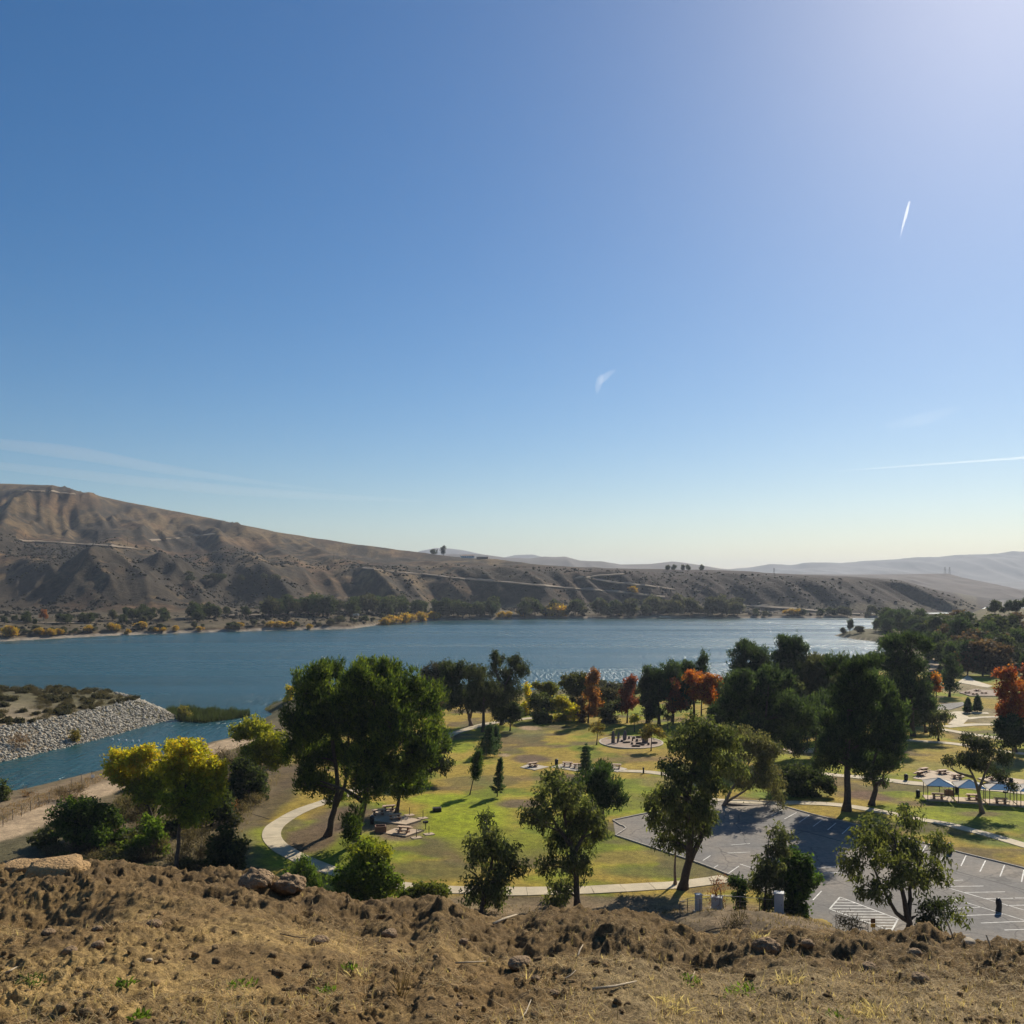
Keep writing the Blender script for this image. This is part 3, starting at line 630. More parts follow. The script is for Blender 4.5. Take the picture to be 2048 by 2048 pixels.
# single rocks and lumps one can pick out: photo place, width in photo pixels
ROCKS = [(780, 1872, 32, 'earth_rock', 'pale rounded rock half sunk in dirt below the lumpy edge'), (927, 1886, 20, 'earth_rock', 'small tan rock beside the pale rock in the dirt'),
         (1041, 1934, 46, 'earth_rock', 'largest domed boulder lying in the middle of the bare dirt'), (308, 1852, 30, 'earth_rock', 'dark single clod below the bank over the dirt road'),
         (512, 1768, 66, 'earth_rock', 'big crumbly earth lump on the slope edge, one of two, nearer the dirt road'), (578, 1776, 62, 'earth_rock', 'big crumbly earth lump on the slope edge beside the round green bush'),
         (45, 1738, 84, 'tan_mound', 'smooth orange-tan earth mound above the dirt road, the rounder one'), (118, 1740, 120, 'tan_mound', 'long smooth orange-tan earth mound above the dirt road'),
         (1616, 1890, 26, 'earth_rock', 'dark round stone on the slope below the striped parking bay'), (1830, 1908, 28, 'earth_rock', 'dark round stone below the leaning eucalyptus trunk'),
         (1530, 1900, 56, 'earth_rock', 'large brown boulder casting a black shadow below the grey cabinets'), (1938, 1888, 26, 'stick', 'pale flat stone on the slope rim beside the parking lot'),
         (98, 1868, 26, 'earth_rock', 'flat tan stone below the dark hollow in the bank'), (195, 1860, 20, 'earth_rock', 'small tan stone just beyond the flat stone below the hollow'),
         (1072, 1958, 18, 'earth_rock', 'reddish small stone just below the domed boulder'), (918, 2012, 16, 'earth_rock', 'small grey pebble low on the dirt slope'), (1108, 1988, 20, 'earth_rock', 'dark angular stone beside the long pale stick'),
         (140, 1905, 30, 'earth_rock', 'dark clod by itself low on the slope toward the dirt road'), (195, 1893, 26, 'earth_rock', 'dark clod just above the lone dark clod'), (640, 1885, 34, 'earth_rock', 'squarish dark clod with shadow on the tan dirt'),
         (298, 1922, 13, 'stick', 'tiny pale stone low on the tan dirt'), (1738, 1938, 30, 'earth_rock', 'dark clod low on the slope below the leaning eucalyptus'), (1840, 1960, 34, 'earth_rock', 'broad dark clod on the slope facing the parking lot')]
for i, (x, y, w, mt, lab) in enumerate(ROCKS):
    X, Y, Z = gg(x, y); r = w * Y / F / 2; v, f = rock_verts(3 if w > 40 else 2, 900 + i, 0.22 if mt != 'tan_mound' else 0.12, 1.5 if mt != 'tan_mound' else 0.9, 0.62 if mt != 'tan_mound' else 0.55)
    if mt == 'tan_mound':
        nn = fbm(v[:, 0] * 2.2 + i * 5, v[:, 1] * 2.2 + v[:, 2] * 2, 4, 79); v = v * (1 + 0.22 * nn[:, None] + 0.05 * fbm(v[:, 0] * 9, v[:, 1] * 9 + v[:, 2] * 7, 2, 80)[:, None]); v[:, 2] = np.where(v[:, 2] > 0.3, 0.3 + (v[:, 2] - 0.3) * 0.35, v[:, 2])
    if mt == 'earth_rock' and w > 50:
        nn = fbm(v[:, 0] * 6 + i, v[:, 1] * 6 + v[:, 2] * 5, 3, 77); v = v * (1 + 0.18 * nn[:, None])
    o = link('earth_mound' if mt == 'tan_mound' else 'rock', arr_mesh('rock', v * r, f, None, True, [M[mt]]), None, (X, Y, Z + r * (0.22 if mt != 'tan_mound' else -0.02)), (0, 0, i * 1.3))
    tag(o, lab, 'mound' if mt == 'tan_mound' else 'rock', 'rocks and clods on the slope' if mt != 'tan_mound' else 'earth mounds above the dirt road')

STICKS = [((1186, 1985), (1230, 1979), (1273, 1969), 0.010, 'long pale bent stick lying low on the bare slope'), ((911, 1931), (945, 1929), (972, 1927), 0.006, 'thin straight stick lying beside the domed boulder'), ((1156, 1916), (1160, 1904), (1166, 1894), 0.007, 'short pale stick pointing downhill beyond the domed boulder'),
          ((987, 1853), (1010, 1842), (1034, 1834), 0.014, 'short pale branch lying on the lumpy slope edge'), ((1040, 2046), (1052, 2030), (1062, 2005), 0.005, 'thin pale stalk lying near the bottom of the slope'), ((10, 1952), (22, 1946), (34, 1940), 0.007, 'short white twig low beside the dirt slope corner'),
          ((1130, 1962), (1142, 1955), (1152, 1945), 0.005, 'thin curved twig above the long pale stick'), ((1382, 1965), (1386, 1956), (1390, 1948), 0.007, 'upright broken twig above the green weed patch'), ((560, 1872), (590, 1878), (615, 1880), 0.005, 'thin dark twig lying across the tan dirt')]
for i, (a, b, c, r, lab) in enumerate(STICKS):
    P = [gg(*q) for q in (a, b, c)]; P = [(p[0], p[1], p[2] + r + 0.012) for p in P]; p0 = P[0]
    o = MB().tube([(p[0] - p0[0], p[1] - p0[1], p[2] - p0[2]) for p in P], [r, r * 0.9, r * 0.5], 6).build('stick', M['stick'] if i != 8 else M['bark'], None, p0, smooth=True)
    tag(o, lab, 'stick', 'sticks on the slope')

def blades(n, L, spread, col, seed, w=0.006, up=0.75):
    r = np.random.default_rng(seed); a = r.uniform(0, 6.283, n); rr = spread * np.sqrt(r.uniform(0, 1, n)); p = np.stack([rr * np.cos(a), rr * np.sin(a), np.zeros(n)], -1)
    d = r.normal(0, 0.45, (n, 3)); d[:, 2] = up + r.uniform(-0.2, 0.3, n); d /= np.linalg.norm(d, axis=1)[:, None]
    s = np.cross(d, r.normal(0, 1, (n, 3))); s /= np.linalg.norm(s, axis=1)[:, None]; l = L * r.uniform(0.5, 1.2, n)
    m_ = p + d * (l * 0.55)[:, None]; tip = p + d * l[:, None] + np.array([0, 0, -0.12]) * l[:, None]
    V = np.stack([p - s * w * 0.5, p + s * w * 0.5, m_ + s * w, m_ - s * w, tip], 1).reshape(-1, 3)
    b = np.arange(n)[:, None] * 5; Fq = np.concatenate([b + [0, 1, 2], b + [0, 2, 3], b + [3, 2, 4]])
    return V, Fq, np.repeat(np.array(col)[None] * r.uniform(0.6, 1.35, (n, 1)), 5, 0)
WEEDS = [(279, 2036, 0.055, 70, 'g', 'small green weed at the very bottom of the slope'), (485, 1972, 0.085, 60, 'g', 'flat green weed patch on the tan dirt'), (250, 1968, 0.06, 40, 'g', 'sparse green weed beside a dark clod'), (655, 1982, 0.05, 50, 'g', 'bright green tuft low on the tan dirt'),
         (62, 1962, 0.10, 60, 'd', 'dull green creeping weed by the slope corner'), (1663, 2036, 0.08, 70, 'g', 'bright green weed at the bottom below the parking lot'), (1493, 1990, 0.17, 170, 'g', 'widest green weed patch on the grey-brown dirt'), (1370, 1964, 0.10, 70, 'g', 'thin green weed beside the upright broken twig'),
         (700, 1935, 0.05, 40, 'g', 'tiny green sprout above the dead stalk'), (1743, 2030, 0.12, 120, 's', 'broad tuft of bleached straw at the bottom of the slope'), (1580, 1968, 0.10, 90, 's', 'bleached straw tuft beside the dull earth'), (1345, 2015, 0.12, 90, 's', 'bleached straw tuft below the green weed patch'),
         (803, 1995, 0.10, 26, 'b', 'dead upright brown stalk standing on the dirt'), (1520, 1880, 0.08, 60, 's', 'pale straw tuft beside the large brown boulder'), (712, 1950, 0.09, 50, 's', 'thin dry straw tuft beside the tiny sprout')]
for i, (x, y, sp, nb, kd, lab) in enumerate(WEEDS):
    X, Y, Z = gg(x, y); col = {'g': (0.13, 0.20, 0.035), 'd': (0.09, 0.12, 0.05), 's': (0.52, 0.43, 0.28), 'b': (0.10, 0.07, 0.045)}[kd]
    V, Fc, Cc = blades(nb, {'g': 0.05, 'd': 0.04, 's': 0.10, 'b': 0.22}[kd], sp if kd != 'b' else 0.03, col, 700 + i, {'g': 0.006, 'd': 0.006, 's': 0.003, 'b': 0.003}[kd], 0.45 if kd != 'b' else 1.6)
    o = link('weed' if kd in 'gd' else 'straw_tuft', arr_mesh('weed', V, Fc, Cc, False, [M['foliage']]), None, (X, Y, Z - 0.004)); tag(o, lab, 'weed' if kd in 'gd' else 'dry grass', 'weeds and tufts on the slope')

# ------------------------------------------------------------------ vegetation
KIND = {  # leaf length, width, clump radius, leaves per clump, clumps per unit area, leaf direction, colours, bark
    'pine':  dict(L=0.52, W=0.095, rc=0.56, n=18, k=1.05, mode='up', cols=[(0.050, 0.085, 0.024), (0.075, 0.115, 0.028), (0.038, 0.064, 0.026)], bark='bark'),
    'euc':   dict(L=0.42, W=0.095, rc=0.50, n=16, k=0.66, mode='droop', cols=[(0.062, 0.080, 0.036), (0.085, 0.098, 0.045), (0.042, 0.058, 0.030)], bark='bark'),
    'broad': dict(L=0.29, W=0.160, rc=0.44, n=15, k=1.00, mode='rand', cols=[(0.055, 0.095, 0.022), (0.075, 0.115, 0.025), (0.040, 0.070, 0.020)], bark='bark'),
    'oak':   dict(L=0.34, W=0.180, rc=0.52, n=16, k=0.95, mode='rand', cols=[(0.048, 0.068, 0.028), (0.068, 0.088, 0.033), (0.036, 0.052, 0.025)], bark='bark'),
    'dry':   dict(L=0.34, W=0.030, rc=0.60, n=22, k=0.75, mode='up', cols=[(0.13, 0.105, 0.070), (0.17, 0.14, 0.095), (0.085, 0.070, 0.050)], bark='bark'),
    'fall':  dict(L=0.26, W=0.160, rc=0.42, n=15, k=0.80, mode='rand', cols=[(0.42, 0.13, 0.025), (0.34, 0.085, 0.025), (0.45, 0.19, 0.03)], bark='bark'),
}
YEL = [(0.52, 0.46, 0.035), (0.44, 0.43, 0.04), (0.58, 0.42, 0.03)]
RED = [(0.20, 0.055, 0.040), (0.26, 0.075, 0.045), (0.15, 0.050, 0.040)]
def leaves(C, Rc, kd, r, out, cols, scale=1.0, ycol=None, ywt=None, flat=1.0):
    """leaf triangles around clump centres C; out = outward direction of each clump"""
    K = KIND[kd]; n = K['n']; N = len(C) * n
    P = r.normal(0, 0.62, (N, 3)); P /= np.maximum(1, np.linalg.norm(P, axis=1) / 1.5)[:, None]; P[:, 2] *= flat
    P = P * np.repeat(Rc, n)[:, None] + np.repeat(C, n, 0)
    o_ = np.repeat(out, n, 0); d = r.normal(0, 1, (N, 3))
    if K['mode'] == 'up': d = d * 0.55 + o_ * 0.55 + np.array([0, 0, 0.9])
    elif K['mode'] == 'droop': d = d * 0.5 + o_ * 0.25 + np.array([0, 0, -0.85])
    d /= np.linalg.norm(d, axis=1)[:, None]
    s = np.cross(d, r.normal(0, 1, (N, 3))); s /= np.linalg.norm(s, axis=1)[:, None] + 1e-9
    L = K['L'] * scale * r.uniform(0.65, 1.35, N); W = K['W'] * scale * r.uniform(0.7, 1.3, N)
    V = np.stack([P - s * W[:, None], P + s * W[:, None], P + d * L[:, None]], 1).reshape(-1, 3)
    cc = np.array(cols)[r.integers(0, len(cols), len(C))]
    if ycol is not None:
        yc = np.array(ycol)[r.integers(0, len(ycol), len(C))]; w = np.clip(ywt, 0, 1)[:, None]; cc = cc * (1 - w) + yc * w
    cc = np.repeat(cc, n, 0) * r.uniform(0.7, 1.3, (N, 1))
    return V, np.repeat(cc, 3, 0)

def crown_clumps(blobs, kd, r, dens=1.0, s=1.0):
    """clumps gathered in lobes on every blob, so that crowns get bulges, plumes and gaps"""
    K = KIND[kd]; C, R, O = [], [], []; rc = K['rc'] * s; plume = K['mode'] == 'up' and kd == 'pine'
    for (c, rad) in blobs:
        c = np.array(c); rad = np.array(rad, float)
        area = 4 * math.pi * ((rad[0] * rad[1]) ** 1.6 / 3 + (rad[0] * rad[2]) ** 1.6 / 3 + (rad[1] * rad[2]) ** 1.6 / 3) ** (1 / 1.6)
        n = max(5, int(K['k'] * dens * area / (rc * rc * 1.6)))
        nl = int(np.clip(area / (rc * rc * 7), 3, 11))
        lu = r.normal(0, 1, (nl, 3)); lu /= np.linalg.norm(lu, axis=1)[:, None]
        if plume: lu[:, 2] = lu[:, 2] * 0.8 + 0.1
        lr = np.array((0.38, 0.38, 0.62) if plume else (0.50, 0.50, 0.46)) * r.uniform(0.7, 1.25, (nl, 1))
        lc = lu * r.uniform(0.5, 0.92, (nl, 1))
        w = r.integers(0, nl, n); core = r.uniform(0, 1, n) < 0.16
        u = r.normal(0, 1, (n, 3)); u /= np.linalg.norm(u, axis=1)[:, None]; q = r.uniform(0, 1, n) ** 0.45
        p = np.where(core[:, None], u * 0.5 * q[:, None], lc[w] + u * lr[w] * q[:, None])
        C.append(c + p * rad); o_ = p + 0.4 * u; O.append(o_ / np.linalg.norm(o_, axis=1)[:, None]); R.append(rc * r.uniform(0.6, 1.2, n))
    return np.concatenate(C), np.concatenate(R), np.concatenate(O)

def limb(mb, a, b, ra, rb, r, bend=0.12, n=4, sides=5):
    a, b = np.array(a), np.array(b); L = np.linalg.norm(b - a); pts = []
    off = r.normal(0, bend * L, 3); off[2] = abs(off[2]) * 0.6
    for i in range(n + 1):
        t = i / n; pts.append(tuple(a + (b - a) * t + off * math.sin(math.pi * t)))
    mb.tube(pts, [ra + (rb - ra) * (i / n) for i in range(n + 1)], sides)

TREES = []
def tree(kd, base, blobs, label, name='tree', cat='tree', trunks=None, tw=0.25, Y=None, cols=None, ycol=None, ytop=None, dens=1.0, ls=1.0, group=None, bark=None, seed=None, squash=0.75, twigs=6, back=True, flat=1.0):
    """base and blobs in photo pixels; the crown gets real depth around the base"""
    r = np.random.default_rng(seed if seed is not None else int(base[0] * 7 + base[1] * 13))
    if Y is None: X, Yb, Zb = g(*base)
    else:
        Yb = Y; X = (base[0] - CX) * Y / F; Zb = gz(X, Y)
    s = Yb / F; toX = lambda x: (x - CX) * s - X; toZ = lambda y: CAMZ - (y - HY) * s - Zb
    B = []; xs = [b[0] for b in blobs]; mx = (min(b[0] - b[2] for b in blobs) + max(b[0] + b[2] for b in blobs)) / 2; hw = max(1, (max(b[0] + b[2] for b in blobs) - min(b[0] - b[2] for b in blobs)) / 2)
    for i, (x, y, rx, ry) in enumerate(blobs):
        room = max(0.0, hw - rx * 0.8) * s
        dy = r.uniform(-1, 1) * room * 0.8 if len(blobs) > 2 else 0.0
        B.append(((toX(x), dy, toZ(y)), (rx * s, (rx * 0.6 + ry * 0.4) * s, ry * s)))
        if back and len(blobs) > 3 and i % 3 == 0:
            B.append(((toX(x) * 0.7 + toX(mx) * 0.3, -dy if abs(dy) > 0.3 * room else room * 0.8, toZ(y) - 0.1 * ry * s), (rx * s * 0.85, rx * s * 0.8, ry * s * 0.85)))
    zlow = min(b[0][2] - b[1][2] for b in B)
    if cat == 'bush' and zlow > 0.25:                     # leafy to the ground
        wr = max(b[1][0] for b in B) * 0.9; B.append(((toX(mx), 0.0, zlow * 0.55), (wr, wr, max(0.3, zlow * 0.75))))
    root = empty(name, (X, Yb, Zb), 0, label, cat, group)
    C, R, O = crown_clumps(B, kd, r, dens, ls)
    zmin = min(toZ(b[1] + b[3]) for b in blobs); zmax = max(toZ(b[1] - b[3]) for b in blobs)
    yw = None
    if ycol is not None:
        t = (C[:, 2] - zmin) / (zmax - zmin + 1e-6); lo, hi = ytop
        yw = sstep(lo, hi, t + 0.35 * (vnoise(C[:, 0] / 2.2 + 40, C[:, 2] / 2.2 + C[:, 1] / 3, 3) - 0.5)) 
    V, cc = leaves(C, R, kd, r, O, cols or KIND[kd]['cols'], ls, ycol, yw, flat)
    link('crown', arr_mesh('crown', V, np.arange(len(V)).reshape(-1, 3), cc, False, [M['foliage']]), root)
    # trunk and limbs
    mb = MB(); bm = M[bark or KIND[kd]['bark']]
    if trunks is None:
        topb = max(B, key=lambda b: b[0][2]); trunks = [[base, ((base[0] + mx) / 2, (base[1] + min(b[1] for b in blobs)) / 2), (mx, min(b[1] + 0.2 * b[3] for b in blobs))]]
    nodes = []
    for ti, tp in enumerate(trunks):
        pts = []; hh = toZ(tp[-1][1]) 
        for j, (x, y) in enumerate(tp):
            pts.append(np.array((toX(x), (r.uniform(-0.3, 0.3) if j else 0.0), max(toZ(y), -0.0) if j else (-0.15 if (ti == 0 or abs(y - base[1]) < 3) else toZ(y)))))
        fine = []
        for j in range(len(pts) - 1):
            for q in range(3): fine.append(pts[j] + (pts[j + 1] - pts[j]) * q / 3 + (r.normal(0, tw * 0.12, 3) * [1, 1, 0] if (j or q) else 0))
        fine.append(pts[-1]); m = len(fine); w0 = tw * (1 if ti == 0 else 0.7)
        rad = [w0 * (1 - 0.85 * i / (m - 1)) * (1.45 if (i == 0 and ti == 0) else 1) + 0.02 for i in range(m)]
        mb.tube(fine, rad, 7); nodes += list(zip(fine, rad))
    for (c, rd) in B:
        c = np.array(c); cand = [(np.linalg.norm(c - p) + 2.0 * max(0, p[2] - c[2] + 0.3 * rd[2]), i) for i, (p, _) in enumerate(nodes)]
        i = min(cand)[1]; p, rr = nodes[i]
        limb(mb, p, c, min(rr * 0.6, tw * 0.5), max(0.03, tw * 0.12), r)
        for _ in range(twigs):
            u = r.normal(0, 1, 3); u[2] = abs(u[2]) * 0.7; u /= np.linalg.norm(u); limb(mb, c, c + u * np.array(rd) * 0.85, max(0.035, tw * 0.14), 0.012, r, 0.1, 2, 4)
    mb.build('trunk', bm, root, smooth=True)
    TREES.append((root.name, len(V) // 3)); return root

def conifer(base, top, rad, label, cols=None, levels=11, droop=-0.1, dens=1.0, name='young_cedar', Y=None, lean=0.0, kd='pine', ls=0.55, group=None, bare=0.12, tw=0.09):
    r = np.random.default_rng(int(base[0] * 3 + base[1]))
    if Y is None: X, Yb, Zb = g(*base)
    else: Yb = Y; X = (base[0] - CX) * Y / F; Zb = gz(X, Y)
    s = Yb / F; Ht = CAMZ - (top[1] - HY) * s - Zb; tx = (top[0] - base[0]) * s; R = rad * s
    root = empty(name, (X, Yb, Zb), 0, label, 'tree', group); mb = MB(); P, O, RC = [], [], []
    mb.tube([(0, 0, -0.1), (tx * 0.5, 0, Ht * 0.5), (tx, 0, Ht)], [tw, tw * 0.6, 0.015], 6)
    for L in range(levels):
        t = bare + (1 - bare) * L / levels; z = Ht * t; rr = R * (1 - t) ** 0.75 * r.uniform(0.75, 1.1)
        nb = 6 if levels > 8 else 5
        for k in range(nb):
            a = 6.283 * k / nb + L * 1.1 + r.uniform(-0.3, 0.3); e = np.array((tx * t + rr * math.cos(a), rr * math.sin(a), z + rr * droop)); b0 = np.array((tx * t, 0, z))
            limb(mb, b0, e, 0.028, 0.008, r, 0.04, 2, 4)
            for q in (0.35, 0.55, 0.75, 0.95):
                if r.uniform() < dens: P.append(b0 + (e - b0) * q); O.append((math.cos(a), math.sin(a), 0.15)); RC.append(max(0.16, rr * 0.22))
    P.append(np.array((tx, 0, Ht))); O.append((0, 0, 1)); RC.append(0.2)
    V, cc = leaves(np.array(P), np.array(RC), kd, r, np.array(O), cols or [(0.045, 0.082, 0.050), (0.060, 0.100, 0.060)], ls, flat=0.5)
    link('crown', arr_mesh('crown', V, np.arange(len(V)).reshape(-1, 3), cc, False, [M['foliage']]), root); mb.build('trunk', M['bark'], root, smooth=True)
    return root

# ---- the big pines over the picnic ground
PINE_HI = [(0.070, 0.110, 0.020), (0.115, 0.155, 0.026), (0.045, 0.075, 0.022)]
tree('pine', (655, 1672), [(650, 1345, 32, 24), (615, 1385, 38, 40), (665, 1390, 40, 45), (600, 1445, 34, 45), (640, 1450, 45, 50), (690, 1440, 38, 50), (612, 1510, 36, 40), (660, 1520, 42, 45), (640, 1570, 34, 28), (605, 1560, 24, 22), (668, 1600, 20, 14), (702, 1378, 34, 34), (712, 1450, 36, 40), (702, 1520, 32, 34)], 'tall dark pine with a curved bare trunk beside the curving path', 'pine_tree', 'tree', [[(655, 1672), (668, 1620), (676, 1580), (668, 1500), (660, 1400), (655, 1345)], [(672, 1612), (690, 1570), (700, 1500), (690, 1430)]], 0.42, cols=PINE_HI, dens=0.95, group='big pines by the picnic tables')
tree('pine', (712, 1690), [(722, 1345, 42, 26), (768, 1352, 40, 30), (715, 1390, 45, 40), (780, 1395, 45, 40), (830, 1378, 42, 38), (740, 1450, 50, 50), (800, 1450, 52, 50), (858, 1420, 38, 42), (872, 1468, 28, 34), (850, 1500, 38, 36), (750, 1510, 48, 46), (812, 1530, 44, 40), (720, 1560, 26, 34), (755, 1565, 26, 24), (715, 1640, 20, 40)], 'broadest dark pine with upswept plumes beside the picnic tables', 'pine_tree', 'tree', [[(712, 1690), (722, 1640), (732, 1590), (742, 1520), (750, 1430), (745, 1350)], [(728, 1605), (690, 1580), (640, 1562)], [(736, 1560), (790, 1500), (840, 1430)]], 0.5, cols=PINE_HI, dens=0.95, group='big pines by the picnic tables')
tree('pine', (793, 1626), [(805, 1548, 34, 28), (835, 1565, 22, 22), (778, 1560, 24, 20), (812, 1582, 24, 16)], 'shorter dense pine standing behind the picnic tables', 'pine_tree', 'tree', None, 0.28, cols=PINE_HI, group='big pines by the picnic tables')
tree('euc', (852, 1566), [(880, 1492, 28, 24), (868, 1522, 32, 24), (890, 1530, 18, 18), (840, 1510, 30, 34)], 'drooping dark pepper tree tucked behind the broadest pine', 'pepper_tree', 'tree', None, 0.22, cols=[(0.050, 0.066, 0.030), (0.036, 0.05, 0.026)], dens=1.2)
# ---- channel bank, yellowing cottonwoods and shrubs
GRN = [(0.21, 0.25, 0.028), (0.27, 0.30, 0.032), (0.15, 0.19, 0.026)]
tree('broad', (312, 1662), [(232, 1545, 28, 26), (255, 1512, 32, 24), (300, 1505, 36, 26), (335, 1500, 26, 20), (270, 1555, 40, 30), (320, 1550, 38, 32), (300, 1585, 34, 22)], 'yellowing cottonwood with forked trunk, the one nearer the dirt road', 'cottonwood_tree', 'tree', [[(312, 1662), (300, 1625), (288, 1590), (270, 1545)], [(308, 1650), (325, 1610), (335, 1560)]], 0.24, cols=GRN, ycol=YEL, ytop=(0.15, 0.9), group='yellowing cottonwoods on the bank')
tree('broad', (350, 1748), [(378, 1505, 34, 26), (350, 1540, 32, 34), (405, 1535, 34, 30), (432, 1560, 18, 38), (375, 1575, 40, 34), (415, 1590, 32, 30), (350, 1600, 30, 28), (395, 1620, 34, 24)], 'yellowing cottonwood with a single straight trunk nearer the curving path', 'cottonwood_tree', 'tree', [[(350, 1748), (356, 1690), (362, 1630), (372, 1560), (378, 1510)], [(360, 1640), (395, 1590), (420, 1560)]], 0.26, cols=GRN, ycol=YEL, ytop=(0.3, 1.0), group='yellowing cottonwoods on the bank')
tree('broad', (190, 1700), [(140, 1630, 32, 28), (175, 1615, 34, 24), (205, 1635, 32, 30), (165, 1660, 34, 28), (215, 1672, 34, 30), (235, 1695, 26, 26), (185, 1690, 26, 18)], 'dark green spreading bush hanging over the dirt road', 'bush', 'bush', None, 0.12, cols=[(0.065, 0.11, 0.024), (0.095, 0.145, 0.028), (0.045, 0.075, 0.022)], dens=1.15)
tree('broad', (305, 1712), [(302, 1660, 22, 26), (318, 1685, 22, 22), (290, 1690, 18, 20)], 'bright green leafy sapling at the foot of the cottonwoods', 'sapling', 'tree', None, 0.06, cols=[(0.10, 0.17, 0.025), (0.13, 0.20, 0.03)])
tree('broad', (262, 1712), [(262, 1692, 20, 18)], 'small lime green shrub between dark bush and sapling', 'bush', 'bush', None, 0.05, cols=[(0.12, 0.17, 0.03)], dens=0.9)
tree('broad', (520, 1570), [(482, 1465, 20, 18), (510, 1458, 30, 22), (545, 1480, 30, 30), (520, 1500, 36, 32), (560, 1515, 22, 30)], 'yellow-green willow on the channel bank against the water', 'willow_tree', 'tree', None, 0.15, cols=GRN, ycol=[(0.34, 0.32, 0.04), (0.26, 0.28, 0.035)], ytop=(0.4, 1.0))
tree('oak', (500, 1602), [(485, 1545, 26, 26), (505, 1568, 32, 28), (470, 1570, 22, 22)], 'dark rounded shrub below the yellow-green willow', 'bush', 'bush', None, 0.1)
tree('oak', (425, 1652), [(440, 1600, 26, 28), (412, 1615, 34, 32), (445, 1625, 24, 22), (385, 1630, 24, 26)], 'black-green shrub in shade behind the single-trunk cottonwood', 'bush', 'bush', None, 0.1)
tree('oak', (470, 1742), [(455, 1680, 24, 34), (478, 1705, 26, 30), (450, 1715, 28, 26)], 'dark juniper-like shrub above the path shadow', 'bush', 'bush', None, 0.1, dens=1.2)
tree('dry', (400, 1720), [(400, 1670, 34, 34), (425, 1690, 28, 28), (375, 1680, 20, 28)], 'grey leafless brush around the single-trunk cottonwood', 'brush', 'bush', None, 0.06)
tree('dry', (245, 1660), [(245, 1615, 34, 30), (275, 1630, 28, 28), (225, 1635, 22, 22)], 'pale dry brush behind the dark spreading bush', 'brush', 'bush', None, 0.06)
tree('dry', (470, 1560), [(455, 1515, 26, 26), (470, 1535, 26, 22)], 'brown twiggy brush beside the sandy bank', 'brush', 'bush', None, 0.06, cols=[(0.10, 0.075, 0.055), (0.07, 0.055, 0.042)])
tree('dry', (545, 1645), [(468, 1612, 12, 10)], 'small rust-coloured bush beside the dark shrub', 'brush', 'bush', None, 0.03, cols=[(0.28, 0.13, 0.05)], Y=132, back=False)
tree('dry', (60, 1592), [(55, 1588, 18, 8)], 'rust-brown low bush beside the channel water', 'brush', 'bush', None, 0.03, cols=[(0.24, 0.13, 0.06), (0.18, 0.10, 0.05)])
tree('broad', (5, 1600), [(5, 1580, 16, 15)], 'grey-green shrub at the channel edge at the frame side', 'bush', 'bush', None, 0.05, cols=[(0.09, 0.11, 0.04)])
tree('dry', (140, 1600), [(130, 1585, 30, 10), (160, 1578, 20, 8)], 'low brown weeds along the wire fence', 'brush', 'bush', None, 0.03, cols=[(0.16, 0.11, 0.07), (0.11, 0.08, 0.055)])
# ---- hillside shrubs and eucalypts just below the viewer
tree('broad', (735, 1850), [(735, 1722, 48, 42), (700, 1758, 40, 40), (770, 1755, 36, 40), (735, 1780, 55, 36), (690, 1790, 28, 26)], 'round glossy green bush with yellow tips just beyond the slope edge', 'bush', 'bush', None, 0.12, Y=93, cols=[(0.12, 0.18, 0.026), (0.16, 0.22, 0.034), (0.08, 0.13, 0.024)], ycol=[(0.26, 0.26, 0.03)], ytop=(0.72, 1.05), dens=1.3, ls=0.85)
tree('euc', (612, 1835), [(600, 1742, 36, 28), (632, 1752, 22, 26), (580, 1760, 22, 22)], 'feathery bright green bush beside the crumbly earth lumps', 'bush', 'bush', None, 0.08, Y=90, cols=[(0.085, 0.14, 0.03), (0.11, 0.165, 0.035)], dens=1.3, ls=0.7)
tree('broad', (850, 1835), [(860, 1775, 24, 16), (838, 1785, 20, 16), (880, 1790, 22, 16)], 'ragged olive green shrub beside the concrete path', 'bush', 'bush', None, 0.05, Y=98, cols=[(0.09, 0.115, 0.03), (0.13, 0.15, 0.04)])
tree('broad', (812, 1832), [(808, 1790, 18, 16), (828, 1800, 14, 12)], 'lime green low shrub beside the round glossy bush', 'bush', 'bush', None, 0.05, Y=97, cols=[(0.12, 0.16, 0.035)])
EUC = [(0.100, 0.125, 0.048), (0.150, 0.165, 0.062), (0.070, 0.090, 0.038)]
tree('euc', (960, 1842), [(972, 1650, 20, 22), (985, 1680, 28, 26), (950, 1690, 22, 30), (1010, 1705, 30, 24), (960, 1725, 28, 24), (1030, 1735, 26, 24), (995, 1750, 32, 26), (950, 1770, 26, 28), (975, 1800, 32, 24), (1005, 1785, 24, 24)], 'short ragged eucalyptus with a broken white stub, nearest the round bush', 'eucalyptus_tree', 'tree', [[(960, 1842), (968, 1780), (985, 1720), (980, 1660)], [(968, 1775), (950, 1750), (938, 1738)]], 0.2, Y=93, cols=EUC, dens=0.95, bark='bark', group='eucalypts below the viewpoint')
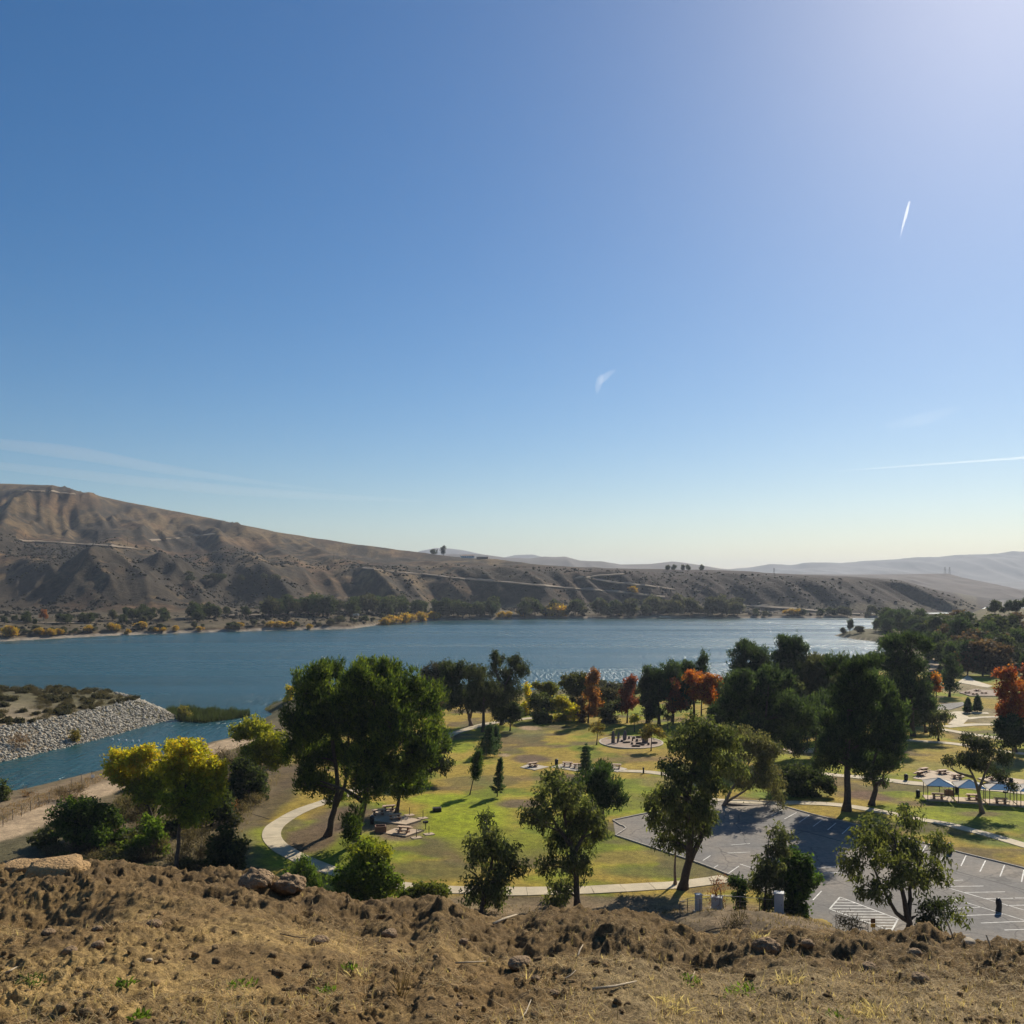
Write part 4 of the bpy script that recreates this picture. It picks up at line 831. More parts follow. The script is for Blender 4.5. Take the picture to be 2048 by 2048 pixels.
tree('euc', (1155, 1815), [(1105, 1565, 32, 22), (1130, 1575, 34, 26), (1062, 1640, 24, 26), (1088, 1605, 28, 26), (1135, 1612, 32, 28), (1180, 1625, 32, 34), (1155, 1650, 34, 30), (1190, 1670, 26, 30), (1120, 1680, 34, 32), (1165, 1700, 34, 30), (1105, 1735, 28, 34), (1150, 1745, 34, 32), (1120, 1785, 28, 24), (1080, 1655, 26, 22)], 'tall eucalyptus with twin dark stems crossing the lawn in the middle', 'eucalyptus_tree', 'tree', [[(1155, 1815), (1152, 1750), (1142, 1690), (1128, 1630), (1118, 1580)], [(1140, 1690), (1112, 1650), (1092, 1610)], [(1146, 1710), (1172, 1660), (1182, 1620)], [(1130, 1630), (1150, 1580), (1162, 1555)]], 0.32, cols=EUC, dens=0.9, group='eucalypts below the viewpoint')
tree('pine', (1207, 1648), [(1205, 1545, 24, 18), (1180, 1570, 24, 22), (1215, 1575, 30, 24), (1200, 1600, 26, 22), (1232, 1598, 18, 16)], 'small dark pine behind the twin-stemmed eucalyptus', 'pine_tree', 'tree', None, 0.2, cols=[(0.032, 0.058, 0.022), (0.045, 0.076, 0.026)], dens=1.1)
tree('euc', (1365, 1778), [(1405, 1450, 40, 28), (1370, 1480, 38, 34), (1342, 1525, 32, 34), (1415, 1495, 44, 38), (1390, 1540, 42, 38), (1335, 1585, 36, 38), (1385, 1600, 44, 40), (1322, 1645, 28, 36), (1372, 1650, 42, 38), (1410, 1640, 26, 36), (1345, 1690, 32, 22), (1425, 1570, 30, 34), (1318, 1610, 22, 26), (1448, 1470, 36, 28), (1455, 1520, 36, 30)], 'largest grey-green eucalyptus with a forked black trunk by the parking lot', 'eucalyptus_tree', 'tree', [[(1365, 1778), (1378, 1725), (1380, 1660), (1376, 1590), (1390, 1500), (1400, 1450)], [(1380, 1722), (1402, 1680), (1408, 1620), (1430, 1560)], [(1378, 1600), (1345, 1550), (1340, 1520)]], 0.48, cols=EUC, dens=1.0, group='eucalypts below the viewpoint')
tree('euc', (1350, 1770), [(1352, 1688, 18, 12)], 'slender straight stem beside the forked black trunk', 'eucalyptus_tree', 'tree', [[(1350, 1770), (1350, 1730), (1352, 1690)]], 0.17, cols=EUC, bark='bark_pale', back=False, group='eucalypts below the viewpoint')
tree('euc', (1447, 1612), [(1475, 1478, 36, 28), (1515, 1498, 38, 32), (1545, 1525, 26, 24), (1468, 1530, 30, 28), (1515, 1545, 34, 30), (1550, 1565, 22, 26), (1565, 1592, 14, 20), (1490, 1565, 26, 20), (1515, 1628, 30, 14), (1530, 1490, 24, 20)], 'leaning olive eucalyptus with pale sprawling limbs over the parking lot', 'eucalyptus_tree', 'tree', [[(1447, 1612), (1462, 1580), (1485, 1550), (1505, 1510)], [(1452, 1605), (1490, 1580), (1525, 1550)], [(1450, 1608), (1500, 1612), (1530, 1620)]], 0.26, cols=[(0.135, 0.135, 0.065), (0.10, 0.11, 0.055), (0.155, 0.145, 0.075)], bark='bark_pale', dens=0.85, group='eucalypts below the viewpoint')
tree('euc', (1815, 1876), [(1735, 1680, 34, 26), (1712, 1725, 28, 30), (1780, 1668, 34, 28), (1765, 1715, 38, 32), (1838, 1650, 26, 24), (1860, 1685, 28, 30), (1820, 1700, 38, 34), (1800, 1745, 40, 30), (1745, 1765, 32, 24), (1868, 1735, 28, 32), (1845, 1775, 34, 30), (1875, 1800, 24, 26), (1715, 1775, 18, 14)], 'spreading olive eucalyptus with a low fork in front of the parking lot', 'eucalyptus_tree', 'tree', [[(1815, 1876), (1817, 1845), (1808, 1800), (1800, 1740), (1790, 1680)], [(1816, 1842), (1790, 1825), (1765, 1775), (1740, 1720)], [(1817, 1840), (1822, 1780), (1845, 1700)], [(1816, 1842), (1832, 1830)]], 0.34, cols=[(0.115, 0.135, 0.046), (0.155, 0.17, 0.055), (0.075, 0.095, 0.038)], dens=0.85, group='eucalypts below the viewpoint')
tree('euc', (1860, 1868), [(1868, 1815, 26, 26), (1850, 1845, 16, 14)], 'dark sucker shrub beside the low-forked eucalyptus', 'bush', 'bush', None, 0.07, Y=84, cols=[(0.045, 0.06, 0.028)])
tree('euc', (1528, 1792), [(1562, 1670, 16, 20), (1548, 1695, 22, 24), (1530, 1725, 26, 26), (1520, 1755, 22, 22), (1545, 1740, 22, 24)], 'grey-green slanting oleander beside the tall grey cabinet', 'bush', 'bush', None, 0.1, Y=93, cols=[(0.10, 0.12, 0.06), (0.135, 0.15, 0.075), (0.07, 0.085, 0.045)], dens=1.1)
tree('broad', (1595, 1812), [(1592, 1722, 28, 20), (1575, 1750, 28, 26), (1608, 1752, 28, 28), (1592, 1780, 30, 24)], 'dense dark green rounded bush behind the tall grey cabinet', 'bush', 'bush', None, 0.1, Y=94, cols=[(0.055, 0.105, 0.022), (0.085, 0.145, 0.026), (0.038, 0.07, 0.02)], dens=1.4, ls=0.85)
tree('broad', (1470, 1790), [(1470, 1762, 14, 16), (1490, 1772, 10, 9)], 'small green shrub inside the cabinet enclosure', 'bush', 'bush', None, 0.04, Y=91, cols=[(0.05, 0.085, 0.025)], ls=0.7)
tree('dry', (1390, 1860), [(1480, 1850, 34, 20), (1450, 1860, 22, 14)], 'dark dry brush on the slope below the cabinets', 'brush', 'bush', None, 0.04, Y=80, cols=[(0.085, 0.065, 0.045), (0.055, 0.045, 0.034)], back=False)
tree('dry', (1690, 1862), [(1690, 1845, 30, 16), (1720, 1858, 20, 10), (1755, 1866, 24, 8)], 'tan dry brush on the slope below the handrail', 'brush', 'bush', None, 0.04, Y=84, cols=[(0.16, 0.115, 0.065), (0.09, 0.068, 0.045)], back=False)
tree('dry', (1448, 1795), [(1432, 1762, 16, 8)], 'rust-red dead branch lying by the cabinets', 'brush', 'bush', None, 0.03, Y=90, cols=[(0.20, 0.07, 0.03)], back=False)
# ---- lawn trees and saplings
conifer((972, 1512), (980, 1448), 26, 'blue-green young cedar by the far bend of the path', levels=10, group='young cedars on the lawn', ls=0.8)
conifer((986, 1500), (992, 1452), 20, 'smaller blue-green cedar close behind the cedar at the path bend', levels=9, group='young cedars on the lawn', ls=0.8)
tree('pine', (939, 1590), [(950, 1548, 11, 14), (955, 1530, 12, 18), (958, 1512, 7, 14)], 'narrow leaning young pine with a thick green crown on the lawn', 'young_pine', 'tree', [[(939, 1590), (945, 1565), (957, 1510)]], 0.08, cols=[(0.045, 0.085, 0.025), (0.06, 0.10, 0.03)], dens=1.3, ls=0.6, back=False, group='young cedars on the lawn')
conifer((994, 1594), (1001, 1518), 15, 'thin sparse young cedar standing alone on the bright lawn', levels=16, dens=0.4, ls=0.7, droop=0.15, group='young cedars on the lawn')
conifer((1172, 1556), (1172, 1490), 21, 'layered blue-green cedar in front of the row of lawn tables', levels=9, dens=0.9, ls=0.75, group='young cedars on the lawn')
FALLG = [(0.20, 0.17, 0.05), (0.26, 0.20, 0.05), (0.14, 0.14, 0.045)]
def small_decid(base, cx, cy, rx, ry, label, cols=FALLG, dens=0.35):
    return tree('fall', base, [(cx - rx * 0.4, cy, rx * 0.6, ry * 0.8), (cx + rx * 0.4, cy - ry * 0.1, rx * 0.6, ry * 0.8), (cx, cy - ry * 0.3, rx * 0.6, ry * 0.7)], label, 'small_tree', 'tree', [[base, ((base[0] + cx) / 2, base[1] - (base[1] - cy) * 0.6), (cx, cy)]], 0.11, cols=cols, dens=dens, back=False, twigs=5)
small_decid((1193, 1490), 1197, 1459, 19, 13, 'half-bare small tree left of the standing play stones'.replace('left of', 'beside'))
small_decid((1302, 1502), 1304, 1465, 26, 18, 'small olive tree in front of the play area', dens=0.5)
small_decid((1269, 1464), 1268, 1438, 13, 10, 'small yellow tree behind the play area', YEL, 0.6)
small_decid((1320, 1452), 1320, 1425, 9, 11, 'thin green sapling by the dark cypress', [(0.07, 0.10, 0.03)], 0.8)
small_decid((1335, 1458), 1336, 1436, 8, 9, 'thinner sapling just beyond the play area', [(0.09, 0.10, 0.04)], 0.6)
tree('oak', (882, 1400), [(880, 1345, 24, 26), (858, 1360, 22, 24)], 'brownish dark shrub behind the broadest pine', 'bush', 'bush', None, 0.15, cols=[(0.06, 0.058, 0.035), (0.045, 0.045, 0.03)], group='grove by the lake path')
tree('oak', (942, 1452), [(902, 1352, 24, 28), (925, 1345, 20, 20), (915, 1390, 28, 28), (945, 1385, 24, 26)], 'dark spreading tree with a reddish forked trunk by the lake path', 'eucalyptus_tree', 'tree', [[(942, 1452), (938, 1430), (925, 1395), (905, 1360)], [(940, 1436), (950, 1400)]], 0.45, bark='bark_pale', group='grove by the lake path')
tree('euc', (966, 1464), [(950, 1345, 24, 18), (962, 1375, 28, 28), (985, 1395, 26, 28), (955, 1408, 26, 20)], 'dark straight-trunked tree in the middle of the lake path grove', 'eucalyptus_tree', 'tree', None, 0.38, cols=[(0.045, 0.058, 0.028), (0.06, 0.072, 0.034)], dens=1.25, group='grove by the lake path')
tree('euc', (1003, 1450), [(990, 1318, 13, 18), (988, 1345, 12, 16), (1030, 1325, 22, 18), (1048, 1338, 12, 16), (1015, 1352, 20, 20), (1022, 1385, 24, 28), (1000, 1415, 28, 22), (995, 1380, 20, 22)], 'tallest dark eucalyptus with two heads against the lake', 'eucalyptus_tree', 'tree', [[(1003, 1450), (1005, 1410), (1010, 1370), (1030, 1328)], [(1008, 1390), (994, 1350), (990, 1318)]], 0.38, cols=[(0.040, 0.054, 0.026), (0.055, 0.068, 0.032)], dens=1.2, group='grove by the lake path')
tree('oak', (1020, 1462), [(1015, 1428, 24, 18), (1032, 1420, 18, 18)], 'low dark tree at the lawn end of the lake path grove', 'small_tree', 'tree', None, 0.15, group='grove by the lake path')
# shrubs closing the lawn toward the lake
BK = [((1060, 1430), [(1056, 1385, 8, 20), (1052, 1412, 9, 12)], YEL, 'narrow bright yellow shrub beside the tallest dark eucalyptus'), ((1085, 1422), [(1085, 1375, 24, 13), (1105, 1382, 18, 14)], [(0.12, 0.14, 0.03), (0.16, 0.16, 0.035)], 'yellow-green low trees along the shore behind the lawn'.replace('trees', 'tree')),
      ((1080, 1440), [(1072, 1405, 22, 18), (1095, 1415, 20, 18)], [(0.055, 0.075, 0.03), (0.075, 0.09, 0.035)], 'dull green willow shrub behind the lawn edge'), ((1128, 1440), [(1118, 1405, 20, 16), (1132, 1418, 18, 14)], [(0.36, 0.31, 0.04), (0.28, 0.27, 0.04)], 'bright yellow-green shrub in the middle of the lawn edge'),
      ((1148, 1442), [(1145, 1425, 18, 14), (1160, 1432, 10, 9)], YEL, 'golden yellow low shrub at the lawn edge'), ((1155, 1415), [(1135, 1365, 18, 16), (1160, 1362, 24, 18), (1150, 1385, 24, 16)], [(0.075, 0.085, 0.03), (0.11, 0.11, 0.035)], 'large domed olive tree against the lake'),
      ((1090, 1445), [(1085, 1432, 22, 10)], [(0.075, 0.10, 0.035)], 'low green thicket below the willow shrub'), ((1220, 1445), [(1215, 1425, 22, 16), (1235, 1415, 16, 16)], [(0.06, 0.075, 0.04), (0.08, 0.085, 0.045)], 'grey-green thicket between the orange and red trees'),
      ((1195, 1425), [(1205, 1385, 20, 18), (1225, 1390, 14, 14)], [(0.09, 0.08, 0.05), (0.07, 0.07, 0.04)], 'brownish shrub behind the orange tree'), ((1160, 1445), [(1165, 1408, 10, 14)], [(0.13, 0.09, 0.06)], 'bare brown shrub between golden shrub and orange tree')]
for b, bl, cl, lab in BK: tree('broad', b, bl, lab, 'bush', 'bush', None, 0.12, cols=cl, dens=1.0, ls=1.3, group='shrubs along the lake side of the lawn')
tree('fall', (1176, 1446), [(1186, 1352, 12, 16), (1180, 1378, 15, 18), (1190, 1400, 16, 18), (1182, 1420, 14, 12)], 'tall orange-brown autumn tree with a straight trunk at the lawn edge', 'autumn_tree', 'tree', [[(1176, 1446), (1179, 1400), (1186, 1345)]], 0.16, cols=[(0.30, 0.13, 0.045), (0.36, 0.16, 0.04), (0.24, 0.11, 0.05)], ls=1.2, dens=0.85, group='autumn trees')
tree('fall', (1254, 1446), [(1262, 1365, 13, 16), (1257, 1388, 16, 18), (1265, 1408, 16, 14), (1250, 1410, 14, 14)], 'dull red autumn tree beside the dark cypress', 'autumn_tree', 'tree', [[(1254, 1446), (1257, 1400), (1262, 1355)]], 0.16, cols=RED, ls=1.2, dens=0.9, group='autumn trees')
tree('oak', (1293, 1446), [(1290, 1362, 11, 18), (1292, 1390, 13, 22), (1298, 1420, 16, 20)], 'narrow dark cypress between the red trees', 'cypress_tree', 'tree', None, 0.2, cols=[(0.035, 0.05, 0.03), (0.05, 0.066, 0.038)], dens=1.4)
tree('fall', (1346, 1448), [(1346, 1370, 12, 16), (1345, 1395, 17, 18), (1360, 1405, 16, 12), (1340, 1415, 14, 12)], 'dark red autumn tree beside the bright orange one', 'autumn_tree', 'tree', [[(1346, 1448), (1346, 1400), (1346, 1360)]], 0.16, cols=RED + [(0.30, 0.10, 0.035)], ls=1.2, dens=0.85, group='autumn trees')
tree('fall', (1402, 1450), [(1392, 1358, 24, 18), (1415, 1362, 22, 18), (1398, 1385, 24, 20), (1422, 1390, 16, 18), (1432, 1362, 12, 12), (1425, 1410, 10, 12)], 'bright orange autumn tree among the dark pines', 'autumn_tree', 'tree', None, 0.2, ls=1.25, dens=1.0, group='autumn trees')
# ---- pine wood between lawn and lake
DK = [(0.040, 0.066, 0.030), (0.060, 0.092, 0.036), (0.030, 0.050, 0.026)]
PW = [((1318, 1448), [(1310, 1348, 26, 18), (1322, 1380, 26, 30), (1305, 1400, 20, 26)], 'dark pine behind the narrow cypress'), ((1345, 1444), [(1342, 1345, 24, 18), (1350, 1375, 28, 28), (1362, 1400, 22, 26)], 'dark domed pine behind the dark red tree'), ((1388, 1440), [(1372, 1338, 18, 14), (1406, 1325, 13, 18), (1392, 1350, 24, 18), (1400, 1375, 24, 20)], 'dark pine with a pointed head against the lake'),
      ((1500, 1436), [(1488, 1305, 28, 20), (1520, 1312, 28, 20), (1480, 1338, 28, 22), (1512, 1345, 30, 26), (1490, 1372, 26, 22)], 'dark pine with a flat wide head against the lake'), ((1578, 1440), [(1572, 1290, 28, 18), (1590, 1305, 24, 20), (1568, 1325, 30, 28), (1592, 1345, 26, 26), (1570, 1370, 28, 24)], 'tallest dark pine rising above the pine wood'),
      ((1522, 1526), [(1482, 1370, 36, 26), (1530, 1362, 38, 26), (1575, 1378, 32, 28), (1470, 1412, 32, 34), (1520, 1410, 44, 38), (1575, 1420, 40, 36), (1610, 1430, 28, 30), (1500, 1455, 40, 30), (1560, 1465, 40, 28), (1600, 1482, 26, 22)], 'very broad dark pine in the middle of the pine wood'),
      ((1645, 1448), [(1628, 1325, 26, 18), (1655, 1335, 26, 22), (1625, 1360, 28, 26), (1655, 1370, 26, 26), (1635, 1400, 30, 26)], 'olive grey pine in the gap between the darker pines'),
      ((1632, 1512), [(1625, 1420, 26, 24), (1645, 1450, 24, 28), (1620, 1455, 24, 22)], 'slim pine with a bare trunk beside the shaded picnic table')]
for b, bl, lab in PW: tree('pine', b, bl, lab, 'pine_tree', 'tree', None, 0.32, cols=DK if 'olive' not in lab else [(0.062, 0.072, 0.036), (0.075, 0.085, 0.04)], ls=1.25, dens=0.95, group='pines of the pine wood')
tree('pine', (1693, 1622), [(1685, 1335, 30, 22), (1722, 1325, 32, 20), (1700, 1365, 36, 30), (1738, 1370, 34, 32), (1680, 1400, 32, 32), (1720, 1410, 40, 36), (1688, 1450, 38, 34), (1740, 1440, 36, 34), (1700, 1490, 40, 30), (1660, 1490, 28, 30), (1740, 1490, 34, 28), (1672, 1530, 30, 24), (1715, 1525, 28, 20)], 'towering dark pine with a straight thick trunk beside the footpath', 'pine_tree', 'tree', [[(1693, 1622), (1693, 1560), (1696, 1480), (1700, 1400), (1710, 1330)]], 0.55, cols=DK, ls=1.1, dens=1.0, group='pines of the pine wood')
tree('pine', (1743, 1610), [(1775, 1390, 26, 26), (1792, 1425, 24, 30), (1765, 1440, 26, 34), (1795, 1465, 20, 26), (1775, 1495, 28, 28), (1750, 1525, 28, 22), (1775, 1530, 22, 16), (1776, 1574, 13, 6), (1738, 1545, 20, 16)], 'tall pine with a crooked forked trunk beside the footpath', 'pine_tree', 'tree', [[(1743, 1610), (1752, 1580), (1748, 1560), (1742, 1535), (1760, 1480), (1775, 1400)], [(1750, 1572), (1765, 1560), (1776, 1572)]], 0.42, cols=[(0.05, 0.085, 0.034), (0.075, 0.115, 0.04), (0.036, 0.06, 0.028)], ls=1.1, dens=1.0, group='pines of the pine wood')
tree('pine', (1826, 1472), [(1785, 1290, 24, 18), (1815, 1280, 28, 16), (1840, 1292, 20, 18), (1772, 1322, 20, 20), (1805, 1325, 30, 28), (1842, 1335, 22, 26), (1812, 1370, 34, 32), (1845, 1380, 20, 28), (1800, 1410, 32, 30), (1838, 1415, 24, 26), (1815, 1442, 30, 20)], 'tall dark pine standing at the water edge beyond the footpath', 'pine_tree', 'tree', [[(1826, 1472), (1824, 1420), (1815, 1350), (1812, 1285)]], 0.5, cols=DK, ls=1.4, dens=0.95, group='pines of the pine wood')
tree('pine', (1852, 1465), [(1848, 1425, 16, 20)], 'short pine trunk beside the tall water-edge pine', 'pine_tree', 'tree', None, 0.3, cols=DK, ls=1.3, group='pines of the pine wood')
tree('pine', (1899, 1393), [(1898, 1325, 10, 12), (1898, 1345, 17, 16), (1904, 1368, 20, 14)], 'single pointed pine above the sandy picnic spot', 'pine_tree', 'tree', None, 0.3, cols=DK, ls=1.7, group='pines of the pine wood')
tree('euc', (1878, 1482), [(1858, 1440, 18, 20), (1885, 1432, 20, 12), (1872, 1455, 20, 14)], 'loose grey-green tree beside the zigzag path', 'small_tree', 'tree', None, 0.15, cols=[(0.08, 0.095, 0.05), (0.065, 0.08, 0.042)], ls=1.5)
tree('fall', (1873, 1406), [(1872, 1358, 11, 12), (1868, 1375, 10, 10)], 'small orange autumn tree beside the pointed pine', 'autumn_tree', 'tree', None, 0.15, ls=1.8, dens=1.1, group='autumn trees')
tree('oak', (1606, 1590), [(1575, 1562, 30, 20), (1615, 1560, 34, 24), (1650, 1562, 24, 20), (1590, 1548, 26, 14)], 'dark shaded hedge-like shrub in front of the parked car', 'bush', 'bush', None, 0.1, dens=1.0)
tree('euc', (1965, 1626), [(1945, 1482, 26, 13), (1918, 1505, 24, 13), (1965, 1495, 26, 15), (1990, 1510, 20, 16), (1940, 1520, 34, 15), (1975, 1528, 24, 16), (1998, 1545, 18, 14), (2008, 1565, 14, 9), (1910, 1525, 18, 9)], 'leaning dark tree with an open crown between the shelters', 'leaning_tree', 'tree', [[(1965, 1626), (1958, 1585), (1945, 1548), (1930, 1520)], [(1957, 1582), (1972, 1545), (1985, 1515)], [(1948, 1555), (1915, 1545), (1900, 1535)]], 0.3, cols=[(0.035, 0.045, 0.026), (0.048, 0.058, 0.03)], dens=0.95, bark='bark_pale')
tree('fall', (2032, 1505), [(2008, 1345, 16, 14), (2030, 1365, 22, 20), (2002, 1378, 18, 20), (2035, 1400, 22, 22), (2008, 1415, 18, 20), (1994, 1425, 12, 14), (2040, 1432, 16, 16)], 'large orange-red autumn tree by the wooded slope', 'autumn_tree', 'tree', None, 0.25, cols=[(0.34, 0.095, 0.03), (0.27, 0.06, 0.035), (0.38, 0.14, 0.03)], ls=1.4, dens=1.0, group='autumn trees')
tree('fall', (2062, 1480), [(2055, 1352, 18, 20), (2060, 1385, 18, 22)], 'crimson autumn tree behind the large orange-red one', 'autumn_tree', 'tree', None, 0.25, cols=RED, ls=1.5, group='autumn trees')
tree('broad', (2024, 1516), [(2008, 1455, 20, 20), (2030, 1448, 24, 20), (2022, 1478, 26, 18), (2048, 1470, 18, 24)], 'round green tree in front of the large orange-red one', 'small_tree', 'tree', None, 0.2, cols=[(0.045, 0.07, 0.03), (0.06, 0.085, 0.035)], ls=1.3)
tree('broad', (1812, 1642), [(1812, 1618, 12, 9), (1806, 1624, 8, 7)], 'tiny green tree beside the footpath bend', 'small_tree', 'tree', None, 0.05, cols=[(0.04, 0.075, 0.03)], ls=0.8, back=False)
conifer((1935, 1426), (1936, 1398), 9, 'small cedar by the zigzag path, the shorter of two', levels=7, ls=1.1, group='cedars by the zigzag path')
conifer((1955, 1424), (1955, 1393), 12, 'small cedar by the zigzag path, the taller of two', levels=7, ls=1.1, group='cedars by the zigzag path')

# ---- shared tree meshes for the woods that are too far off to show limbs
def far_mesh(kd, seed, cols, H, R, nb, ls, tr=0.18, ycol=None):
    r = np.random.default_rng(seed); B = []
    for i in range(nb):
        t = (i + 0.5) / nb; z = H * (0.30 + 0.62 * t); rr = R * (0.62 + 0.25 * math.sin(t * 3.0)) * r.uniform(0.75, 1.05); a = r.uniform(0, 6.28); q = R * 0.42 * (1 - t * 0.6)
        B.append(((q * math.cos(a), q * math.sin(a), z), (rr, rr, H * 0.16 * r.uniform(0.8, 1.3))))
    C, Rc, O = crown_clumps(B, kd, r, 1.0, ls); V, cc = leaves(C, Rc, kd, r, O, cols, ls)
    nl = len(V) // 3; mb = MB().tube([(0, 0, -0.4), (r.normal(0, 0.2), 0, H * 0.4), (r.normal(0, 0.3), 0, H * 0.85)], [tr * 1.2, tr, 0.04], 5, False)
    tv = np.array([tuple(p) for p in mb.v]); tf = np.array([(a, b, c) for a, b, c, d in mb.f] + [(a, c, d) for a, b, c, d in mb.f]) + len(V)
    Va = np.concatenate([V, tv]); Fa = np.concatenate([np.arange(len(V)).reshape(-1, 3), tf]); ca = np.concatenate([cc, np.full((len(tv), 3), 0.06)])
    return arr_mesh('tree_' + kd, Va, Fa, ca, False, [M['foliage'], M['bark']], np.r_[np.zeros(nl, int), np.ones(len(tf), int)])
FM = {'pine': [far_mesh('pine', 1000 + i, DK, 12, 3.4, 5, 1.8) for i in range(4)], 'green': [far_mesh('broad', 1010 + i, [(0.05, 0.068, 0.03), (0.065, 0.08, 0.034), (0.038, 0.05, 0.026)], 8, 3.3, 5, 2.2) for i in range(4)],
      'grey': [far_mesh('broad', 1020 + i, [(0.075, 0.08, 0.05), (0.09, 0.09, 0.055), (0.055, 0.06, 0.04)], 7, 3.0, 5, 2.2) for i in range(3)], 'brown': [far_mesh('broad', 1030 + i, [(0.10, 0.065, 0.045), (0.085, 0.06, 0.045)], 9, 3.6, 5, 2.2) for i in range(2)],
      'yellow': [far_mesh('broad', 1040 + i, [(0.46, 0.31, 0.045), (0.38, 0.27, 0.05), (0.42, 0.24, 0.04)], 5, 2.6, 4, 2.0) for i in range(3)], 'orange': [far_mesh('broad', 1045, [(0.34, 0.13, 0.04), (0.28, 0.11, 0.05)], 6, 2.2, 4, 2.0)],
      'pole': [far_mesh('oak', 1050, [(0.04, 0.05, 0.03)], 12, 1.5, 5, 2.4)]}
FH = {'pine': 12, 'green': 8, 'grey': 7, 'brown': 9, 'yellow': 5, 'orange': 6, 'pole': 12}
TNAME = {'pine': 'pine_tree', 'green': 'tree', 'grey': 'tree', 'brown': 'tree', 'yellow': 'yellow_tree', 'orange': 'autumn_tree', 'pole': 'cypress_tree'}
def stand(kind, x, y, hpx, label, group, fn=g, wide=1.0, r=rng):
    X, Y, Z = fn(x, y); sc = hpx * Y / F / FH[kind]; me = FM[kind][int(r.integers(0, len(FM[kind])))]
    o = link(TNAME[kind], me, None, (X, Y, Z - 0.1), (0, 0, r.uniform(0, 6.28))); o.scale = (sc * wide * r.uniform(0.85, 1.15), sc * wide * r.uniform(0.85, 1.15), sc)
    return tag(o, label, 'tree', group)
r6 = np.random.default_rng(70)
for i in range(20):
    x = r6.uniform(1435, 1690); y = r6.uniform(1425, 1490); stand('pine' if i % 4 else 'green', x, y, r6.uniform(60, 100), 'dark pine filling the middle of the pine wood', 'pines filling the pine wood', g, 1.15, r6)
for i in range(8):
    x = r6.uniform(1750, 1870); y = r6.uniform(1400, 1450); stand('pine', x, y, r6.uniform(50, 80), 'dark pine at the zigzag path end of the pine wood', 'pines at the path end of the wood', g, 1.15, r6)
# wooded slope toward the lake end
r2 = np.random.default_rng(77)
for i in range(34):
    x = r2.uniform(1885, 2075); y = r2.uniform(1268, 1352); stand(r2.choice(['pine', 'pine', 'green', 'green', 'brown']), x, y, r2.uniform(38, 62), 'dark tree in the wood covering the slope below the hilltop road', 'trees on the wooded slope', g, 1.25, r2)
for x, y, h, w_ in [(1880, 1330, 62, 'nearest the water-edge pine'), (1905, 1345, 58, 'behind the pointed pine'), (1935, 1350, 66, 'above the sandy picnic spot'), (1965, 1352, 70, 'above the sand, tallest there'), (1990, 1350, 60, 'just behind the large orange-red tree'), (1915, 1310, 70, 'second row behind the pointed pine'), (1950, 1322, 60, 'second row above the sandy spot'), (2010, 1340, 64, 'above the large orange-red tree'), (2035, 1330, 66, 'above the crimson tree')]: stand(r2.choice(['pine', 'green', 'brown']), x, y, h, 'dark tree fronting the slope wood, ' + w_, 'trees on the wooded slope front', g, 1.35, r2)
for i in range(26):
    x = r2.uniform(1765, 1935); y = 1262 + (x - 1765) * 0.05 + r2.uniform(-2, 12); stand(r2.choice(['pine', 'green', 'pine']), x, y, r2.uniform(30, 46), 'dark tree in the shore grove behind the little point', 'trees of the shore grove', g, 1.3, r2)
for i in range(14):
    x = r2.uniform(1830, 1905); y = r2.uniform(1285, 1330); stand('pine' if i % 2 else 'green', x, y, r2.uniform(30, 44), 'dark tree between shore grove and wooded slope', 'trees between grove and slope', g, 1.3, r2)
stand('pine', 1700, 1266, 28, 'lone thin pine on the little point in the lake', 'trees on the lake point', g, 0.9, r2); stand('grey', 1686, 1268, 12, 'small round bush at the tip of the lake point', 'trees on the lake point', g, 1.3, r2); stand('grey', 1720, 1267, 15, 'pale round bush behind the lone thin pine', 'trees on the lake point', g, 1.6, r2)
stand('pine', 1752, 1266, 26, 'thin pine at the inner end of the lake point, beside its twin', 'trees on the lake point', g, 0.9, r2); stand('pine', 1772, 1267, 40, 'tall pine at the inner end of the lake point', 'trees on the lake point', g, 1.0, r2)
for i, (x, h, k) in enumerate([(1990, 26, 'green'), (2018, 26, 'pine'), (2034, 26, 'green'), (2052, 30, 'pine'), (2006, 14, 'green')]): stand(k, x, 1228, h, ['round tree at the near end of the hilltop road', 'dark pine beside the hilltop road', 'dull green tree beside the hilltop road', 'tallest tree beside the hilltop road', 'low shrub between the hilltop trees'][i], 'trees along the hilltop road', g, 1.1, r2)
# far shore
r3 = np.random.default_rng(78)
def band(n, x0, x1, y0, y1, h0, h1, kinds, label, group, wide=1.15):
    for i in range(n):
        t = r3.uniform(); x = x0 + (x1 - x0) * t; y = y0 + (y1 - y0) * t + r3.uniform(-4, 4); stand(r3.choice(kinds), x, y, r3.uniform(h0, h1), label, group, gf, wide, r3)
band(34, 525, 840, 1232, 1225, 22, 40, ['green', 'green', 'pine', 'grey'], 'dark tree in the dense eucalyptus belt below the bluff across the lake', 'trees of the belt across the lake')
band(26, 700, 960, 1228, 1234, 20, 36, ['green', 'pine', 'green'], 'dark green tree near the water under the tan spurs across the lake', 'trees under the tan spurs')
band(30, 960, 1300, 1233, 1232, 16, 34, ['green', 'grey', 'green', 'pine'], 'dark tree along the far shore beyond the middle of the lake', 'trees along the middle far shore')
band(26, 1300, 1480, 1226, 1231, 14, 36, ['grey', 'green', 'grey'], 'grey-green tree under the flat-topped mesa', 'trees under the mesa')
band(14, 1480, 1800, 1231, 1233, 8, 20, ['grey', 'green'], 'small tree on the low shore under the mesa end', 'trees under the mesa end')
band(26, 0, 420, 1248, 1240, 10, 22, ['grey', 'green', 'green'], 'dull green tree on the brushy flat across the lake', 'trees on the brushy flat')
